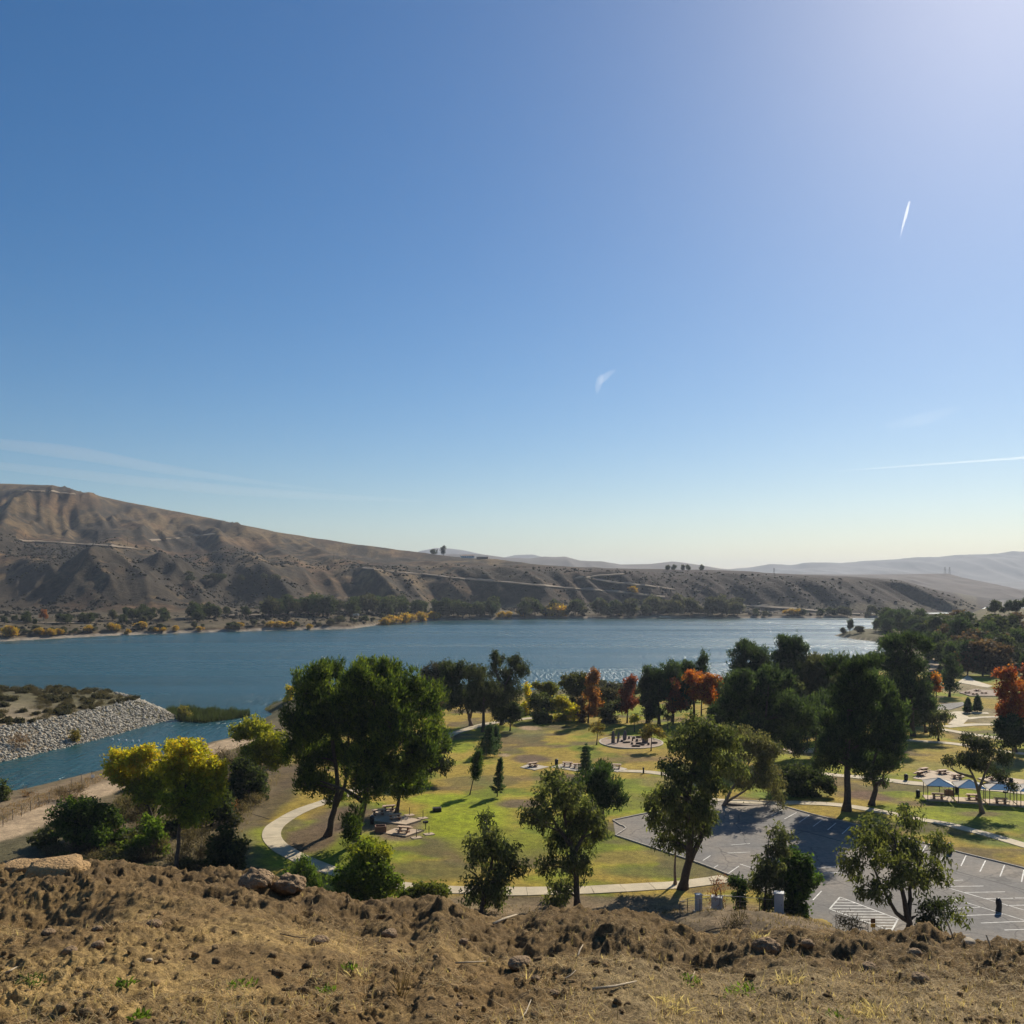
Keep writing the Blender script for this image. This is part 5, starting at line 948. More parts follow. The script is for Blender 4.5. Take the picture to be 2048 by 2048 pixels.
band(16, 240, 560, 1238, 1230, 16, 30, ['green', 'green', 'pine'], 'dark tree along the far shore road', 'trees by the far shore road')
band(12, 320, 640, 1160, 1160, 8, 14, ['green', 'grey'], 'dark shrub tree in a gully on the far bluff', 'trees in the bluff gullies', 1.6)
band(30, 0, 500, 1268, 1256, 7, 14, ['grey', 'green', 'grey'], 'low shrub on the far shore just above the waterline', 'shrubs on the far waterline', 1.5)
band(22, 500, 900, 1255, 1236, 6, 12, ['grey', 'green', 'grey'], 'low shrub beside the far shore beach', 'shrubs by the far beach', 1.5)
YT = [(20, 1275, 22), (80, 1270, 14), (100, 1271, 13), (118, 1270, 12), (175, 1264, 13), (222, 1262, 15), (235, 1262, 12), (285, 1258, 14), (310, 1264, 9), (325, 1264, 9), (255, 1268, 9), (540, 1254, 11), (560, 1255, 12), (580, 1255, 12), (620, 1258, 9), (770, 1252, 15), (785, 1250, 18), (805, 1248, 20), (822, 1246, 16), (845, 1244, 18), (868, 1240, 16), (1005, 1236, 12), (1015, 1236, 12), (1045, 1234, 14), (1110, 1234, 26), (1122, 1233, 14), (1265, 1186, 12), (1580, 1230, 12), (1595, 1230, 12), (1243, 1230, 9), (350, 1262, 10), (400, 1262, 9), (460, 1258, 10), (480, 1256, 10)]
def ylab(x):
    for lim, lab in ((60, 'golden tree on the far shore nearest the picture corner'), (140, 'low golden tree in the cluster on the brushy far flat'), (340, 'round golden tree on the far waterline facing the spit'), (500, 'faint yellow shrub tree between the far groves'), (640, 'amber tree on the far beach below the dark belt'), (900, 'golden tree in the bright row on the far bank'), (1060, 'small yellow tree just past the bright golden row'), (1150, 'tallest yellow trees beyond the middle of the lake'.replace('trees', 'tree')), (1255, 'tiny yellow tree on the far shore flat'), (1300, 'lone yellow tree on the bluff track')):
        if x < lim: return lab
    return 'yellow tree on the low shore under the mesa'
for x, y, h in YT: stand('yellow', x, y, h, ylab(x), 'yellow trees across the lake', gf, 1.5, r3)
stand('orange', 87, 1240, 20, 'lone rust-orange tree on the brushy flat across the lake', None, gf, 0.9, r3)
stand('pole', 887, 1112, 20, 'tall dark tree beside the white farm building on the ridge', 'ridge trees by the farm building', gf, 1.5, r3); stand('green', 866, 1110, 11, 'round dark tree on the ridge beside the tall one', 'ridge trees by the farm building', gf, 1.3, r3); stand('pole', 874, 1110, 12, 'narrow cypress on the ridge by the farm building', 'ridge trees by the farm building', gf, 0.7, r3); stand('green', 836, 1104, 7, 'small solitary bush on the ridge line', 'ridge trees by the farm building', gf, 1.6, r3)
for i, x in enumerate([1335, 1348, 1366, 1376, 1404]): stand('green', x, 1142, 12, 'dark tree standing on the mesa rim', 'trees on the mesa rim', gf, 1.0, r3)
# scrub on the bluffs: uncountable
n = 22000; pxs = r3.uniform(-60, 1950, n); pys = np.where(r3.uniform(0, 1, n) < 0.35, r3.uniform(1205, 1280, n), r3.uniform(1085, 1245, n))
Yb = np.interp(pys, [1085, 1130, 1200, 1245, 1280], [1120, 1080, 900, 760, 600]) + r3.uniform(-80, 80, n); Xs = (pxs - CX) * Yb / F; Zs = hf(Xs, Yb)
k = (Zs > 2.2) & (fbm(Xs / 70, Yb / 60, 2, 171) + 0.7 * fbm(Xs / 16, Yb / 16, 2, 172) + 0.25 * r3.uniform(-1, 1, n) > 0.08); Xs, Yb, Zs = Xs[k], Yb[k], Zs[k]
V, Fc, Cc = place_many(np.stack([Xs, Yb, Zs + 0.3], -1), 0.5 + 1.7 * r3.uniform(0, 1, len(Xs)) ** 2, 0, 6, 800, 0.75, 0.4)
o = link('hillside_scrub', arr_mesh('scrub', V, Fc, np.array((0.062, 0.055, 0.036))[None] * Cc[:, None], False, [M['foliage']])); tag(o, 'low dark scrub dotting the bluffs across the lake', None, None, 'stuff')

# thicket between lawn and lake
r5 = np.random.default_rng(79)
for i in range(34):
    t = r5.uniform(); x = 1185 + 325 * t; y = 1412 - 18 * r5.uniform() - 12 * t; stand(r5.choice(['green', 'grey', 'green', 'brown']), x, y, r5.uniform(20, 36), 'dull green bush in the thicket between the lawn and the lake', 'bushes of the lakeside thicket', g, 1.5, r5)
for i in range(16):
    t = r5.uniform(); x = 1500 + 260 * t; y = 1400 - 50 * t + r5.uniform(-8, 8); stand(r5.choice(['pine', 'green']), x, y, r5.uniform(30, 46), 'dark tree at the back of the pine wood by the water', 'trees at the back of the pine wood', g, 1.3, r5)
for i in range(10):
    x = r5.uniform(835, 905); y = r5.uniform(1385, 1425); stand(r5.choice(['green', 'brown', 'grey']), x, y, r5.uniform(24, 40), 'dark bush on the shore behind the broadest pine', 'bushes behind the broadest pine', g, 1.5, r5)
BRM = [far_mesh('dry', 1200 + i, [(0.13, 0.105, 0.07), (0.10, 0.082, 0.055), (0.17, 0.14, 0.09)], 2.2, 1.5, 4, 1.1, 0.04) for i in range(3)] + [far_mesh('broad', 1210 + i, [(0.075, 0.085, 0.035), (0.10, 0.105, 0.045)], 2.2, 1.5, 4, 1.1, 0.04) for i in range(2)]
cnt = 0
for i in range(900):
    x = r5.uniform(90, 560); y = r5.uniform(1490, 1745)
    lo = np.interp(x, [90, 230, 330, 440, 560], [1680, 1590, 1560, 1520, 1480]); hi = np.interp(x, [90, 250, 400, 480, 560], [1740, 1745, 1745, 1700, 1540])
    if not lo < y < hi: continue
    X, Y, Z = g(x, y); o = link('brush', BRM[int(r5.integers(0, 5))], None, (X, Y, Z - 0.05), (0, 0, r5.uniform(0, 6.28))); sc = r5.uniform(0.45, 1.1); o.scale = (sc * 1.2, sc * 1.2, sc * r5.uniform(0.6, 1.0))
    tag(o, 'low dry brush on the wild bank between dirt road and curving path', 'bush', 'brush on the wild bank'); cnt += 1
    if cnt >= 110: break
def dry_grass(n, region, L, cols, seed, label, name='dry_grass'):
    r = np.random.default_rng(seed); X, Y = region(r, n); n = len(X); Z = hn(X, Y); l = r.uniform(*L, n); a = r.uniform(0, 6.28, n); w = r.uniform(0.02, 0.05, n)
    p = np.stack([X, Y, Z - 0.03], -1); s_ = np.stack([np.cos(a), np.sin(a), 0 * a], -1) * w[:, None]; d = r.normal(0, 0.35, (n, 3)); d[:, 2] = 1
    V = np.stack([p - s_, p + s_, p + d * l[:, None]], 1).reshape(-1, 3); c = np.repeat(np.array(cols)[r.integers(0, len(cols), n)] * r.uniform(0.7, 1.3, (n, 1)), 3, 0)
    o = link(name, arr_mesh(name, V, np.arange(3 * n).reshape(-1, 3), c, False, [M['foliage']])); tag(o, label, None, None, 'stuff')
def reg_bank(r, n):
    X = r.uniform(-75, -18, n); Y = r.uniform(92, 185, n); wild = [pxw(x, y, 2.5) for x, y in [(120, 1670), (240, 1580), (330, 1545), (440, 1505), (520, 1450), (575, 1500), (560, 1560), (500, 1640), (490, 1740), (470, 1820), (60, 1820)]]
    k = in_poly(X, Y, wild) & (vnoise(X / 4, Y / 4, 5) + r.uniform(-0.3, 0.3, n) > 0.35); return X[k], Y[k]
dry_grass(26000, reg_bank, (0.25, 0.75), [(0.22, 0.17, 0.10), (0.15, 0.12, 0.07), (0.11, 0.10, 0.05), (0.28, 0.22, 0.13)], 301, 'tangled dry grass covering the wild bank')
def reg_hill(r, n):
    X = r.uniform(-5, 45, n); Y = r.uniform(72, 98, n); toe = np.interp(X, [15, 22, 28, 31, 38, 60], [97, 97, 94, 89, 83, 81]); k = (Y < toe) & (vnoise(X / 3, Y / 3, 6) + r.uniform(-0.3, 0.3, n) > 0.5); return X[k], Y[k]
dry_grass(12000, reg_hill, (0.12, 0.4), [(0.25, 0.19, 0.11), (0.16, 0.12, 0.07), (0.10, 0.085, 0.05)], 302, 'thin dry weeds on the slope below the cabinets')
def reg_strip(r, n):
    P = [pxw(x, y, 2.0) for x, y in [(-60, 1655), (0, 1625), (90, 1592), (190, 1555), (215, 1562), (120, 1605), (40, 1640), (-60, 1690)]]; X = r.uniform(-75, -55, n); Y = r.uniform(110, 190, n); X = r.uniform(min(p[0] for p in P), max(p[0] for p in P), n); k = in_poly(X, Y, P); return X[k], Y[k]
dry_grass(9000, reg_strip, (0.15, 0.45), [(0.22, 0.16, 0.09), (0.15, 0.11, 0.07), (0.26, 0.15, 0.08)], 303, 'brown weeds along the wire fence')

# ------------------------------------------------------------------ rock-faced spit: riprap, shrubs, reeds
r4 = np.random.default_rng(90)
Xr = r4.uniform(-170, -60, 110000); Yr = r4.uniform(170, 290, 110000); sp_ = sdist(Xr, Yr, SPIT); k = (sp_ > -1.2) & (sp_ < 10.2 + 1.2 * fbm(Xr / 4, Yr / 4, 2, 5)) & (Yr < 262) & (np.abs(Xr / Yr) < 0.62)
Xr, Yr = Xr[k][:10500], Yr[k][:10500]; Sr = 0.12 + 0.30 * r4.uniform(0, 1, len(Xr)) ** 1.8
V, Fc, Cc = place_many(np.stack([Xr, Yr, hn(Xr, Yr) + Sr * 0.35], -1), Sr, 0, 10, 820, 0.75, 0.35)
M['riprap'] = attr_ground('riprap_rock', [(2.0, 0.75, 1.25)], bump=0.3, bscale=4, bdist=0.1)
o = link('riprap', arr_mesh('riprap', V, Fc, np.array((0.42, 0.375, 0.295))[None] * Cc[:, None], False, [M['riprap']])); tag(o, 'pale broken rock facing the bank of the spit', None, None, 'stuff')
SH = [far_mesh('dry', 1100 + i, [(0.085, 0.072, 0.045), (0.065, 0.058, 0.036), (0.11, 0.09, 0.06)], 1.5, 1.5, 4, 1.2, 0.05) for i in range(3)] + [far_mesh('broad', 1110 + i, [(0.07, 0.066, 0.04), (0.055, 0.054, 0.034)], 1.5, 1.5, 4, 1.3, 0.05) for i in range(2)]
cnt = 0
for i in range(4000):
    X = r4.uniform(-190, -78); Y = r4.uniform(196, 300)
    if X / Y < -0.60: continue
    s0 = float(sdist(np.array([X]), np.array([Y]), SPIT)[0])
    if s0 < 9.3 or s0 > 40 or vnoise(np.array([X / 9]), np.array([Y / 9]), 3)[0] + r4.uniform(-0.3, 0.3) < 0.22: continue
    o = link('sage_shrub', SH[int(r4.integers(0, 5))], None, (X, Y, gz(X, Y) - 0.05), (0, 0, r4.uniform(0, 6.28))); sc = r4.uniform(0.35, 0.85); o.scale = (sc * r4.uniform(0.9, 1.5), sc, sc * r4.uniform(0.7, 1.05))
    tag(o, 'low grey-brown sage shrub on the sandy top of the rock-faced spit', 'shrub', 'sage shrubs on the spit'); cnt += 1
    if cnt >= 285: break
tree('dry', (40, 1496), [(38, 1478, 15, 14), (48, 1486, 10, 10)], 'rust-brown bush growing out of the pale riprap', 'bush', 'bush', None, 0.04, cols=[(0.24, 0.14, 0.08), (0.18, 0.12, 0.075)], back=False)
tree('broad', (150, 1486), [(150, 1472, 8, 12)], 'small yellow bush at the riprap waterline', 'bush', 'bush', None, 0.04, cols=[(0.30, 0.23, 0.05), (0.2, 0.17, 0.05)], back=False)
tree('broad', (368, 1440), [(366, 1425, 11, 13), (374, 1432, 9, 10)], 'yellow-green willow at the end of the riprap spit', 'bush', 'bush', None, 0.05, cols=[(0.24, 0.21, 0.05), (0.16, 0.16, 0.045)], Y=243)
tree('broad', (592, 1400), [(575, 1400, 7, 10), (580, 1382, 9, 14)], 'yellow willow at the lake edge behind the tall pine', 'bush', 'bush', None, 0.06, cols=YEL, ls=1.3, back=False)
# reeds standing in the shallows
def reeds(n, outline, h, col, seed, label):
    r = np.random.default_rng(seed); P = [pxw(*p) for p in outline]; xs = [p[0] for p in P]; ys = [p[1] for p in P]
    X = r.uniform(min(xs), max(xs), n); Y = r.uniform(min(ys), max(ys), n); k = in_poly(X, Y, P); X, Y = X[k], Y[k]; n = len(X)
    L = h * r.uniform(0.6, 1.15, n) * (0.55 + 0.7 * vnoise(X / 2.5, Y / 2.5, 3)); a = r.normal(0, 0.14, (n, 2)); w = r.uniform(0.04, 0.09, n); th = r.uniform(0, 6.28, n)
    p = np.stack([X, Y, np.full(n, -0.3)], -1); s = np.stack([np.cos(th), np.sin(th), 0 * th], -1) * w[:, None]; t = p + np.stack([a[:, 0] * L, a[:, 1] * L, L], -1)
    V = np.stack([p - s, p + s, t], 1).reshape(-1, 3); c = np.repeat(np.array(col)[r.integers(0, len(col), n)] * r.uniform(0.7, 1.3, (n, 1)), 3, 0)
    o = link('reeds', arr_mesh('reeds', V, np.arange(3 * n).reshape(-1, 3), c, False, [M['foliage']])); tag(o, label, None, None, 'stuff')
reeds(16000, [(330, 1428), (362, 1443), (410, 1446), (450, 1441), (500, 1433), (498, 1428), (430, 1424), (345, 1420)], 2.3, [(0.035, 0.050, 0.020), (0.05, 0.066, 0.026)], 61, 'dark green reed bed off the end of the spit')
reeds(3000, [(530, 1420), (545, 1425), (585, 1416), (590, 1404), (550, 1408)], 1.6, [(0.12, 0.115, 0.05), (0.085, 0.09, 0.04)], 62, 'olive reeds on the small point beside the tall pine')
# buoys on the channel
for i, (x, y) in enumerate([(225, 1480), (237, 1481), (252, 1482), (265, 1483), (277, 1483)]):
    X, Y = pxw(x, y); mb = MB().tube([(0, 0, -0.2), (0, 0, 0.05), (0, 0, 0.28), (0, 0, 0.36)], [0.16, 0.26, 0.2, 0.06], 8)
    tag(mb.build('buoy', M['white'], None, (X, Y, 0), smooth=True), ['white buoy on the channel, first from the riprap', 'white buoy second from the riprap', 'white buoy in the middle of the short row', 'white buoy fourth from the riprap', 'white buoy at the cottonwood end of the row'][i], 'buoy', 'buoys across the channel')

# ------------------------------------------------------------------ paths, parking lot, pads
def catmull(P, step=1.0):
    P = [np.array(p, float) for p in P]; out = []
    for i in range(len(P) - 1):
        p0 = P[max(i - 1, 0)]; p1, p2 = P[i], P[i + 1]; p3 = P[min(i + 2, len(P) - 1)]; n = max(2, int(np.linalg.norm(p2 - p1) / step))
        for k in range(n):
            t = k / n; out.append(0.5 * ((2 * p1) + (-p0 + p2) * t + (2 * p0 - 5 * p1 + 4 * p2 - p3) * t * t + (-p0 + 3 * p1 - 3 * p2 + p3) * t ** 3))
    out.append(P[-1]); return out
def ribbon(pts, width, lift, thick, name, mat, parent=None, fn=None, sub=1):
    """a strip laid on the land"""
    fn = fn or hn; P = np.array(pts, float); n = len(P)
    T = P[np.minimum(np.arange(n) + 1, n - 1)] - P[np.maximum(np.arange(n) - 1, 0)]; T /= np.linalg.norm(T, axis=1)[:, None] + 1e-9
    N = np.stack([-T[:, 1], T[:, 0]], -1) * width / 2; c = fn(P[:, 0], P[:, 1]); V = np.zeros((n, 4, 3))
    for k, q in enumerate((-1, 1)):
        e = P + N * q; z = np.maximum(fn(e[:, 0], e[:, 1]), c - 0.15) + lift
        V[:, 2 * k] = np.stack([e[:, 0], e[:, 1], z], -1); V[:, 2 * k + 1] = np.stack([e[:, 0], e[:, 1], z - thick], -1)
    Fs = []
    for i in range(n - 1):
        a, b = 4 * i, 4 * i + 4; Fs += [(a, a + 2, b + 2, b), (a, b, b + 1, a + 1), (a + 2, a + 3, b + 3, b + 2)]
    Fs += [(0, 1, 3, 2), (4 * n - 4, 4 * n - 2, 4 * n - 1, 4 * n - 3)]
    return MB().add(V.reshape(-1, 3).tolist(), Fs).build(name, mat, parent)
def path(pix, width, slab=None, name='path', z=2.5, mat='sidewalk'):
    pts = catmull([g(x, y)[:2] for x, y in pix], 0.6)
    base = ribbon(pts, width - 0.06, 0.045 if slab else 0.07, 0.12, name, M['concrete_dark'] if slab else M[mat]); tag(base, kind='structure')
    if slab:
        acc = 0; st = 0; k = 0
        for i in range(1, len(pts)):
            acc += np.linalg.norm(pts[i] - pts[i - 1])
            if acc >= slab or i == len(pts) - 1:
                seg = [q.copy() for q in pts[st:i + 1]]
                if len(seg) >= 2:
                    d = seg[-1] - seg[-2]; seg[-1] = seg[-1] - d / (np.linalg.norm(d) + 1e-9) * 0.05
                    ribbon(seg, width, 0.07 + 0.006 * ((k * 7) % 3), 0.07, 'slab', M[mat], base); k += 1
                st = i; acc = 0
    return base
path([(1066, 1436), (1030, 1440), (981, 1447), (944, 1456), (907, 1467), (872, 1486), (830, 1520), (770, 1556), (720, 1578), (674, 1596), (630, 1611), (587, 1629), (555, 1649), (543, 1668), (552, 1688), (581, 1708), (625, 1728), (700, 1752), (800, 1772), (900, 1780), (1016, 1783), (1100, 1782), (1185, 1780), (1260, 1776), (1348, 1771), (1410, 1764), (1455, 1757)], 2.4, 3.2)
path([(1400, 1598), (1448, 1602), (1541, 1606), (1600, 1606), (1682, 1611), (1763, 1624), (1833, 1638), (1891, 1648), (1973, 1669), (2048, 1691), (2180, 1730)], 2.2, 3.2)
path([(1180, 1541), (1240, 1542), (1290, 1544), (1330, 1549), (1370, 1562), (1400, 1598)], 2.0, 3.0)
path([(1600, 1545), (1640, 1548), (1700, 1553), (1770, 1560), (1852, 1569), (1961, 1578), (2048, 1586), (2150, 1596)], 2.6, 3.2)
path([(1740, 1474), (1810, 1480), (1910, 1488), (1990, 1501), (2048, 1508), (2130, 1518)], 2.4)
path([(1877, 1458), (1950, 1470), (2003, 1477), (2060, 1486)], 2.6)
path([(1890, 1454), (1938, 1450), (1987, 1449), (2040, 1448)], 2.6)
path([(1910, 1450), (1918, 1442), (1924, 1434), (1910, 1428), (1926, 1425), (1977, 1427)], 3.0)
path([(1930, 1438), (1960, 1435), (1995, 1434)], 2.2)
def sheet(pix, name, mat, lift=0.07, thick=0.12, kind='structure'):
    P = [g(x, y) for x, y in pix]; z = max(p[2] for p in P); cx_, cy_ = np.mean([p[0] for p in P]), np.mean([p[1] for p in P]); z = max(z, gz(cx_, cy_))
    mb = MB(); a = sum(P[i][0] * P[(i + 1) % len(P)][1] - P[(i + 1) % len(P)][0] * P[i][1] for i in range(len(P)))
    if a < 0: P = P[::-1]
    mb.prism([(p[0], p[1]) for p in P], z - thick - 0.4, z + lift); o = mb.build(name, mat)
    if kind: tag(o, kind=kind)
    return o, z + lift
sheet([(1872, 1421), (1880, 1409), (1926, 1405), (1932, 1410), (1900, 1420)], 'road', M['asphalt'])
sheet([(1918, 1386), (1950, 1378), (1990, 1382), (1995, 1393), (1940, 1393)], 'sand', M['sand'])
sheet([(1850, 1322), (1876, 1316), (1880, 1326), (1872, 1344), (1856, 1346), (1862, 1334)], 'road', M['dust_road'])
sheet([(1915, 1366), (1935, 1352), (1950, 1362), (1985, 1372), (1975, 1376)], 'path', M['sidewalk'])
# hilltop road on the wooded slope
ribbon([np.array(g(x, 1231)[:2]) for x in (1985, 2010, 2040, 2080, 2130)], 4.0, 0.25, 0.4, 'road', M['far_track'])['kind'] = 'structure'

# asphalt with markings
LOTZ = 2.53
a = sum(LOT[i][0] * LOT[(i + 1) % len(LOT)][1] - LOT[(i + 1) % len(LOT)][0] * LOT[i][1] for i in range(len(LOT)))
lot = MB().prism(LOT if a > 0 else LOT[::-1], 2.2, LOTZ).build('parking_lot', M['asphalt']); tag(lot, kind='structure')
def mark(a, b, w=0.13, name='painted_line', mat='paint', lift=0.005):
    (x1, y1), (x2, y2) = pxw(*a, LOTZ), pxw(*b, LOTZ); d = math.hypot(x2 - x1, y2 - y1); nx, ny = -(y2 - y1) / d * w / 2, (x2 - x1) / d * w / 2; z = LOTZ + lift
    MB().add([(x1 + nx, y1 + ny, z), (x1 - nx, y1 - ny, z), (x2 - nx, y2 - ny, z), (x2 + nx, y2 + ny, z)], [(0, 1, 2, 3)]).build(name, M[mat], lot)
for a, b in [((1932, 1711), (1922, 1732)), ((1971, 1721), (1960, 1743)), ((2009, 1730), (2000, 1753)), ((2048, 1740), (2043, 1764)), ((2088, 1750), (2084, 1775)), ((1893, 1700), (1882, 1721)), ((1566, 1618), (1543, 1632)), ((1593, 1625), (1569, 1638)), ((1618, 1631), (1598, 1645)), ((1645, 1639), (1626, 1653)), ((1672, 1646), (1655, 1660)), ((1700, 1653), (1684, 1668)), ((1728, 1660), (1713, 1676)), ((1757, 1668), (1743, 1684)), ((1786, 1675), (1773, 1692)), ((1818, 1683), (1806, 1701)), ((1852, 1691), (1841, 1710)),
             ((1897, 1776), (2060, 1823.5)), ((1899, 1795), (2060, 1844)), ((1888, 1773), (1967, 1772)), ((1928, 1785), (2010, 1783.5)), ((1972, 1797), (2026, 1796.5)), ((2030, 1796), (2060, 1796)), ((2013, 1811), (2060, 1810)), ((1904, 1761), (1926, 1760)), ((1904, 1802.5), (1920, 1801)), ((1897, 1817.5), (1963, 1814)), ((1918, 1831.5), (2010, 1828)), ((1962, 1846), (2060, 1842)), ((2009, 1860), (2060, 1858.5)),
             ((1630, 1736), (1674, 1733)), ((1648, 1746), (1686, 1745)), ((1643, 1782), (1626, 1800)), ((1421, 1711), (1406, 1721)), ((1436, 1730), (1427, 1736)), ((1480, 1728), (1505, 1736)), ((1455, 1706), (1500, 1704)), ((1478, 1732), (1455, 1748)), ((1462, 1690), (1500, 1687))]: mark(a, b)
HAT = [(1680, 1794), (1796, 1838), (1783, 1862), (1659, 1818)]
for i in range(4): mark(HAT[i], HAT[(i + 1) % 4], 0.16)
for k in range(1, 12):
    yy0 = 1794 + k * 5.7
    def cut(y_, side):
        pts = []
        for i in range(4):
            (x1, y1), (x2, y2) = HAT[i], HAT[(i + 1) % 4]
            if (y1 - y_) * (y2 - y_) < 0: pts.append(x1 + (x2 - x1) * (y_ - y1) / (y2 - y1))
        return sorted(pts)
    p = cut(yy0, 0)
    if len(p) >= 2 and p[-1] - p[0] > 6: mark((p[0] + 1, yy0), (p[-1] - 1, yy0 + 0.5), 0.16)
mark((1899, 1739), (2060, 1783), 0.28, 'tar_seam', 'tar'); mark((1440, 1702), (1475, 1713), 0.2, 'tar_seam', 'tar'); mark((1600, 1660), (1760, 1704), 0.2, 'tar_seam', 'tar')
def kerb(pix, label):
    pts = catmull([pxw(x, y, LOTZ) for x, y in pix], 1.0); o = ribbon(pts, 0.22, 0.13, 0.3, 'kerb', M['kerb'], None, lambda x, y: np.full(np.shape(x), LOTZ)); tag(o, kind='structure')
kerb([(1536, 1604), (1632, 1631), (1712, 1650), (1903, 1701), (2048, 1737), (2300, 1804)], ''); kerb([(1536, 1604), (1440, 1603), (1299, 1626), (1226, 1641)], ''); kerb([(1231, 1671), (1288, 1690), (1390, 1724), (1458, 1750)], ''); kerb([(1226, 1641), (1240, 1650), (1252, 1657), (1231, 1671)], '')
def lump(P, h):
    pass

# ------------------------------------------------------------------ picnic furniture
def make_table():
    r_ = empty('picnic_table')
    MB().box((0, 0, 0.73), (1.85, 0.78, 0.09), bev=0.02).build('tabletop', M['table'], r_)
    for s in (-1, 1): MB().box((0, s * 0.68, 0.43), (1.85, 0.30, 0.08), bev=0.02).build('bench', M['table'], r_)
    for s in (-1, 1):
        m = MB().box((s * 0.55, 0, 0.36), (0.14, 0.5, 0.66)); m.box((s * 0.55, 0, 0.33), (0.142, 1.5, 0.11)); m.box((s * 0.55, 0, 0.06), (0.20, 0.9, 0.12)); m.build('leg', M['table_leg'], r_)
    return r_
TABLE = None
def table(x, y, rz, label, group='concrete picnic tables', z=None):
    global TABLE
    if TABLE is None: TABLE = make_table(); o = TABLE
    else: o = copy_tree(TABLE)
    X, Y, Z = g(x, y); o.location = (X, Y, Z + 0.05 if z is None else z); o.rotation_euler = (0, 0, math.radians(rz)); return tag(o, label, 'picnic table', group)
def barrel(x, y, label, h=1.0, z=None):
    X, Y, Z = g(x, y); Z = Z if z is None else z; e = empty('trash_barrel', (X, Y, Z + 0.03), 0, label, 'trash can', 'black trash barrels')
    MB().tube([(0, 0, 0), (0, 0, 0.06), (0, 0, 0.45 * h), (0, 0, 0.8 * h)], [0.27, 0.30, 0.33, 0.31], 12).build('body', M['black'], e, smooth=True)
    MB().tube([(0, 0, 0.78 * h), (0, 0, 0.84 * h), (0, 0, 1.0 * h), (0, 0, 1.1 * h)], [0.36, 0.36, 0.27, 0.08], 12).build('lid', M['black'], e, smooth=True); return e
def grill(x, y, rz, label):
    X, Y, Z = g(x, y); e = empty('barbecue_grill', (X, Y, Z + 0.03), math.radians(rz), label, 'grill', 'pedestal barbecue grills')
    MB().tube([(0, 0, 0), (0, 0, 0.85)], 0.05, 8).build('post', M['iron'], e)
    m = MB().box((0, 0, 0.86), (0.62, 0.45, 0.04)); m.box((0, 0.21, 1.0), (0.62, 0.04, 0.24)); m.box((-0.29, 0, 1.0), (0.04, 0.38, 0.24)); m.box((0.29, 0, 1.0), (0.04, 0.38, 0.24)); m.build('firebox', M['iron'], e)
    MB().box((0, -0.02, 1.06), (0.54, 0.38, 0.03)).build('grate', M['iron'], e); MB().tube([(0.31, -0.1, 1.05), (0.45, -0.1, 1.05)], 0.02, 6).build('handle', M['iron'], e); return e
def lamp_post(x, y, label, h=1.15):
    X, Y, Z = g(x, y); e = empty('lantern_post', (X, Y, Z), 0.5, label, 'post', 'short posts on concrete footings')  # low lantern post, without a lamp on it
    MB().box((0, 0, 0.05), (1.3, 1.0, 0.10), bev=0.02).build('footing', M['pad'], e); MB().tube([(0, 0, 0.1), (0, 0, h)], [0.05, 0.045], 8).build('pole', M['post'], e); return e
# pads, then what stands on them
_, zA = sheet([(746, 1642), (782, 1629), (842, 1643), (812, 1652)], 'concrete_pad', M['pad']); _, zA2 = sheet([(740, 1632), (752, 1623), (784, 1616), (800, 1620), (782, 1628), (748, 1640)], 'concrete_pad', M['pad'], 0.063); _, zB = sheet([(766, 1667), (790, 1657), (848, 1663), (812, 1675)], 'concrete_pad', M['pad'])
table(790, 1641, 22, 'middle concrete table on the double pad by the tall pines', z=zA); table(757, 1631, 22, 'concrete table half hidden by the pine trunk', z=zA2); table(808, 1667, -14, 'nearest concrete table on its own pad by the tall pines', z=zB); table(778, 1622, 18, 'farthest concrete table under the short dense pine')
table(795, 1556, 15, 'bright concrete table glimpsed through the broad pine')
for i, (x, y) in enumerate([(819, 1631), (846, 1637), (858, 1669), (833, 1676)]): lamp_post(x, y, ['short post on a footing beyond the double pad', 'short post on a footing nearest the grill, far side', 'short post on a footing nearest the grill, near side', 'short post on a footing nearest the viewer by the single pad'][i])
grill(851, 1659, 20, 'pedestal grill between the pad and the bright lawn')
X, Y, Z = g(761, 1664); e = empty('ash_bin', (X, Y, Z), math.radians(12), 'low square concrete hot-coal bin beside the nearest table', 'bin', 'concrete coal bins')
m = MB().box((0, 0, 0.42), (1.45, 0.12, 0.84)); 
for d, w in (((0, -0.55, 0.42), (1.45, 0.12, 0.84)), ((0, 0.55, 0.42), (1.45, 0.12, 0.84)), ((-0.665, 0, 0.42), (0.12, 0.98, 0.84)), ((0.665, 0, 0.42), (0.12, 0.98, 0.84))): MB().box(d, w).build('side', M['table_leg'], e)
MB().box((0, 0, 0.6), (1.2, 0.98, 0.05)).build('ash', M['iron'], e)
X, Y, Z = g(874, 1622); e = empty('fire_ring', (X, Y, Z), math.radians(10), 'dark square fire ring standing alone on the bright lawn', 'fire ring')
for d, w in (((0, -0.5, 0.25), (1.2, 0.1, 0.5)), ((0, 0.5, 0.25), (1.2, 0.1, 0.5)), ((-0.55, 0, 0.25), (0.1, 0.9, 0.5)), ((0.55, 0, 0.25), (0.1, 0.9, 0.5))): MB().box(d, w).build('side', M['iron'], e)
MB().box((0, 0, 0.50), (1.3, 0.12, 0.03)).build('rim', M['rail'], e)
barrel(744, 1648, 'black trash barrel beside the broad pine trunk')
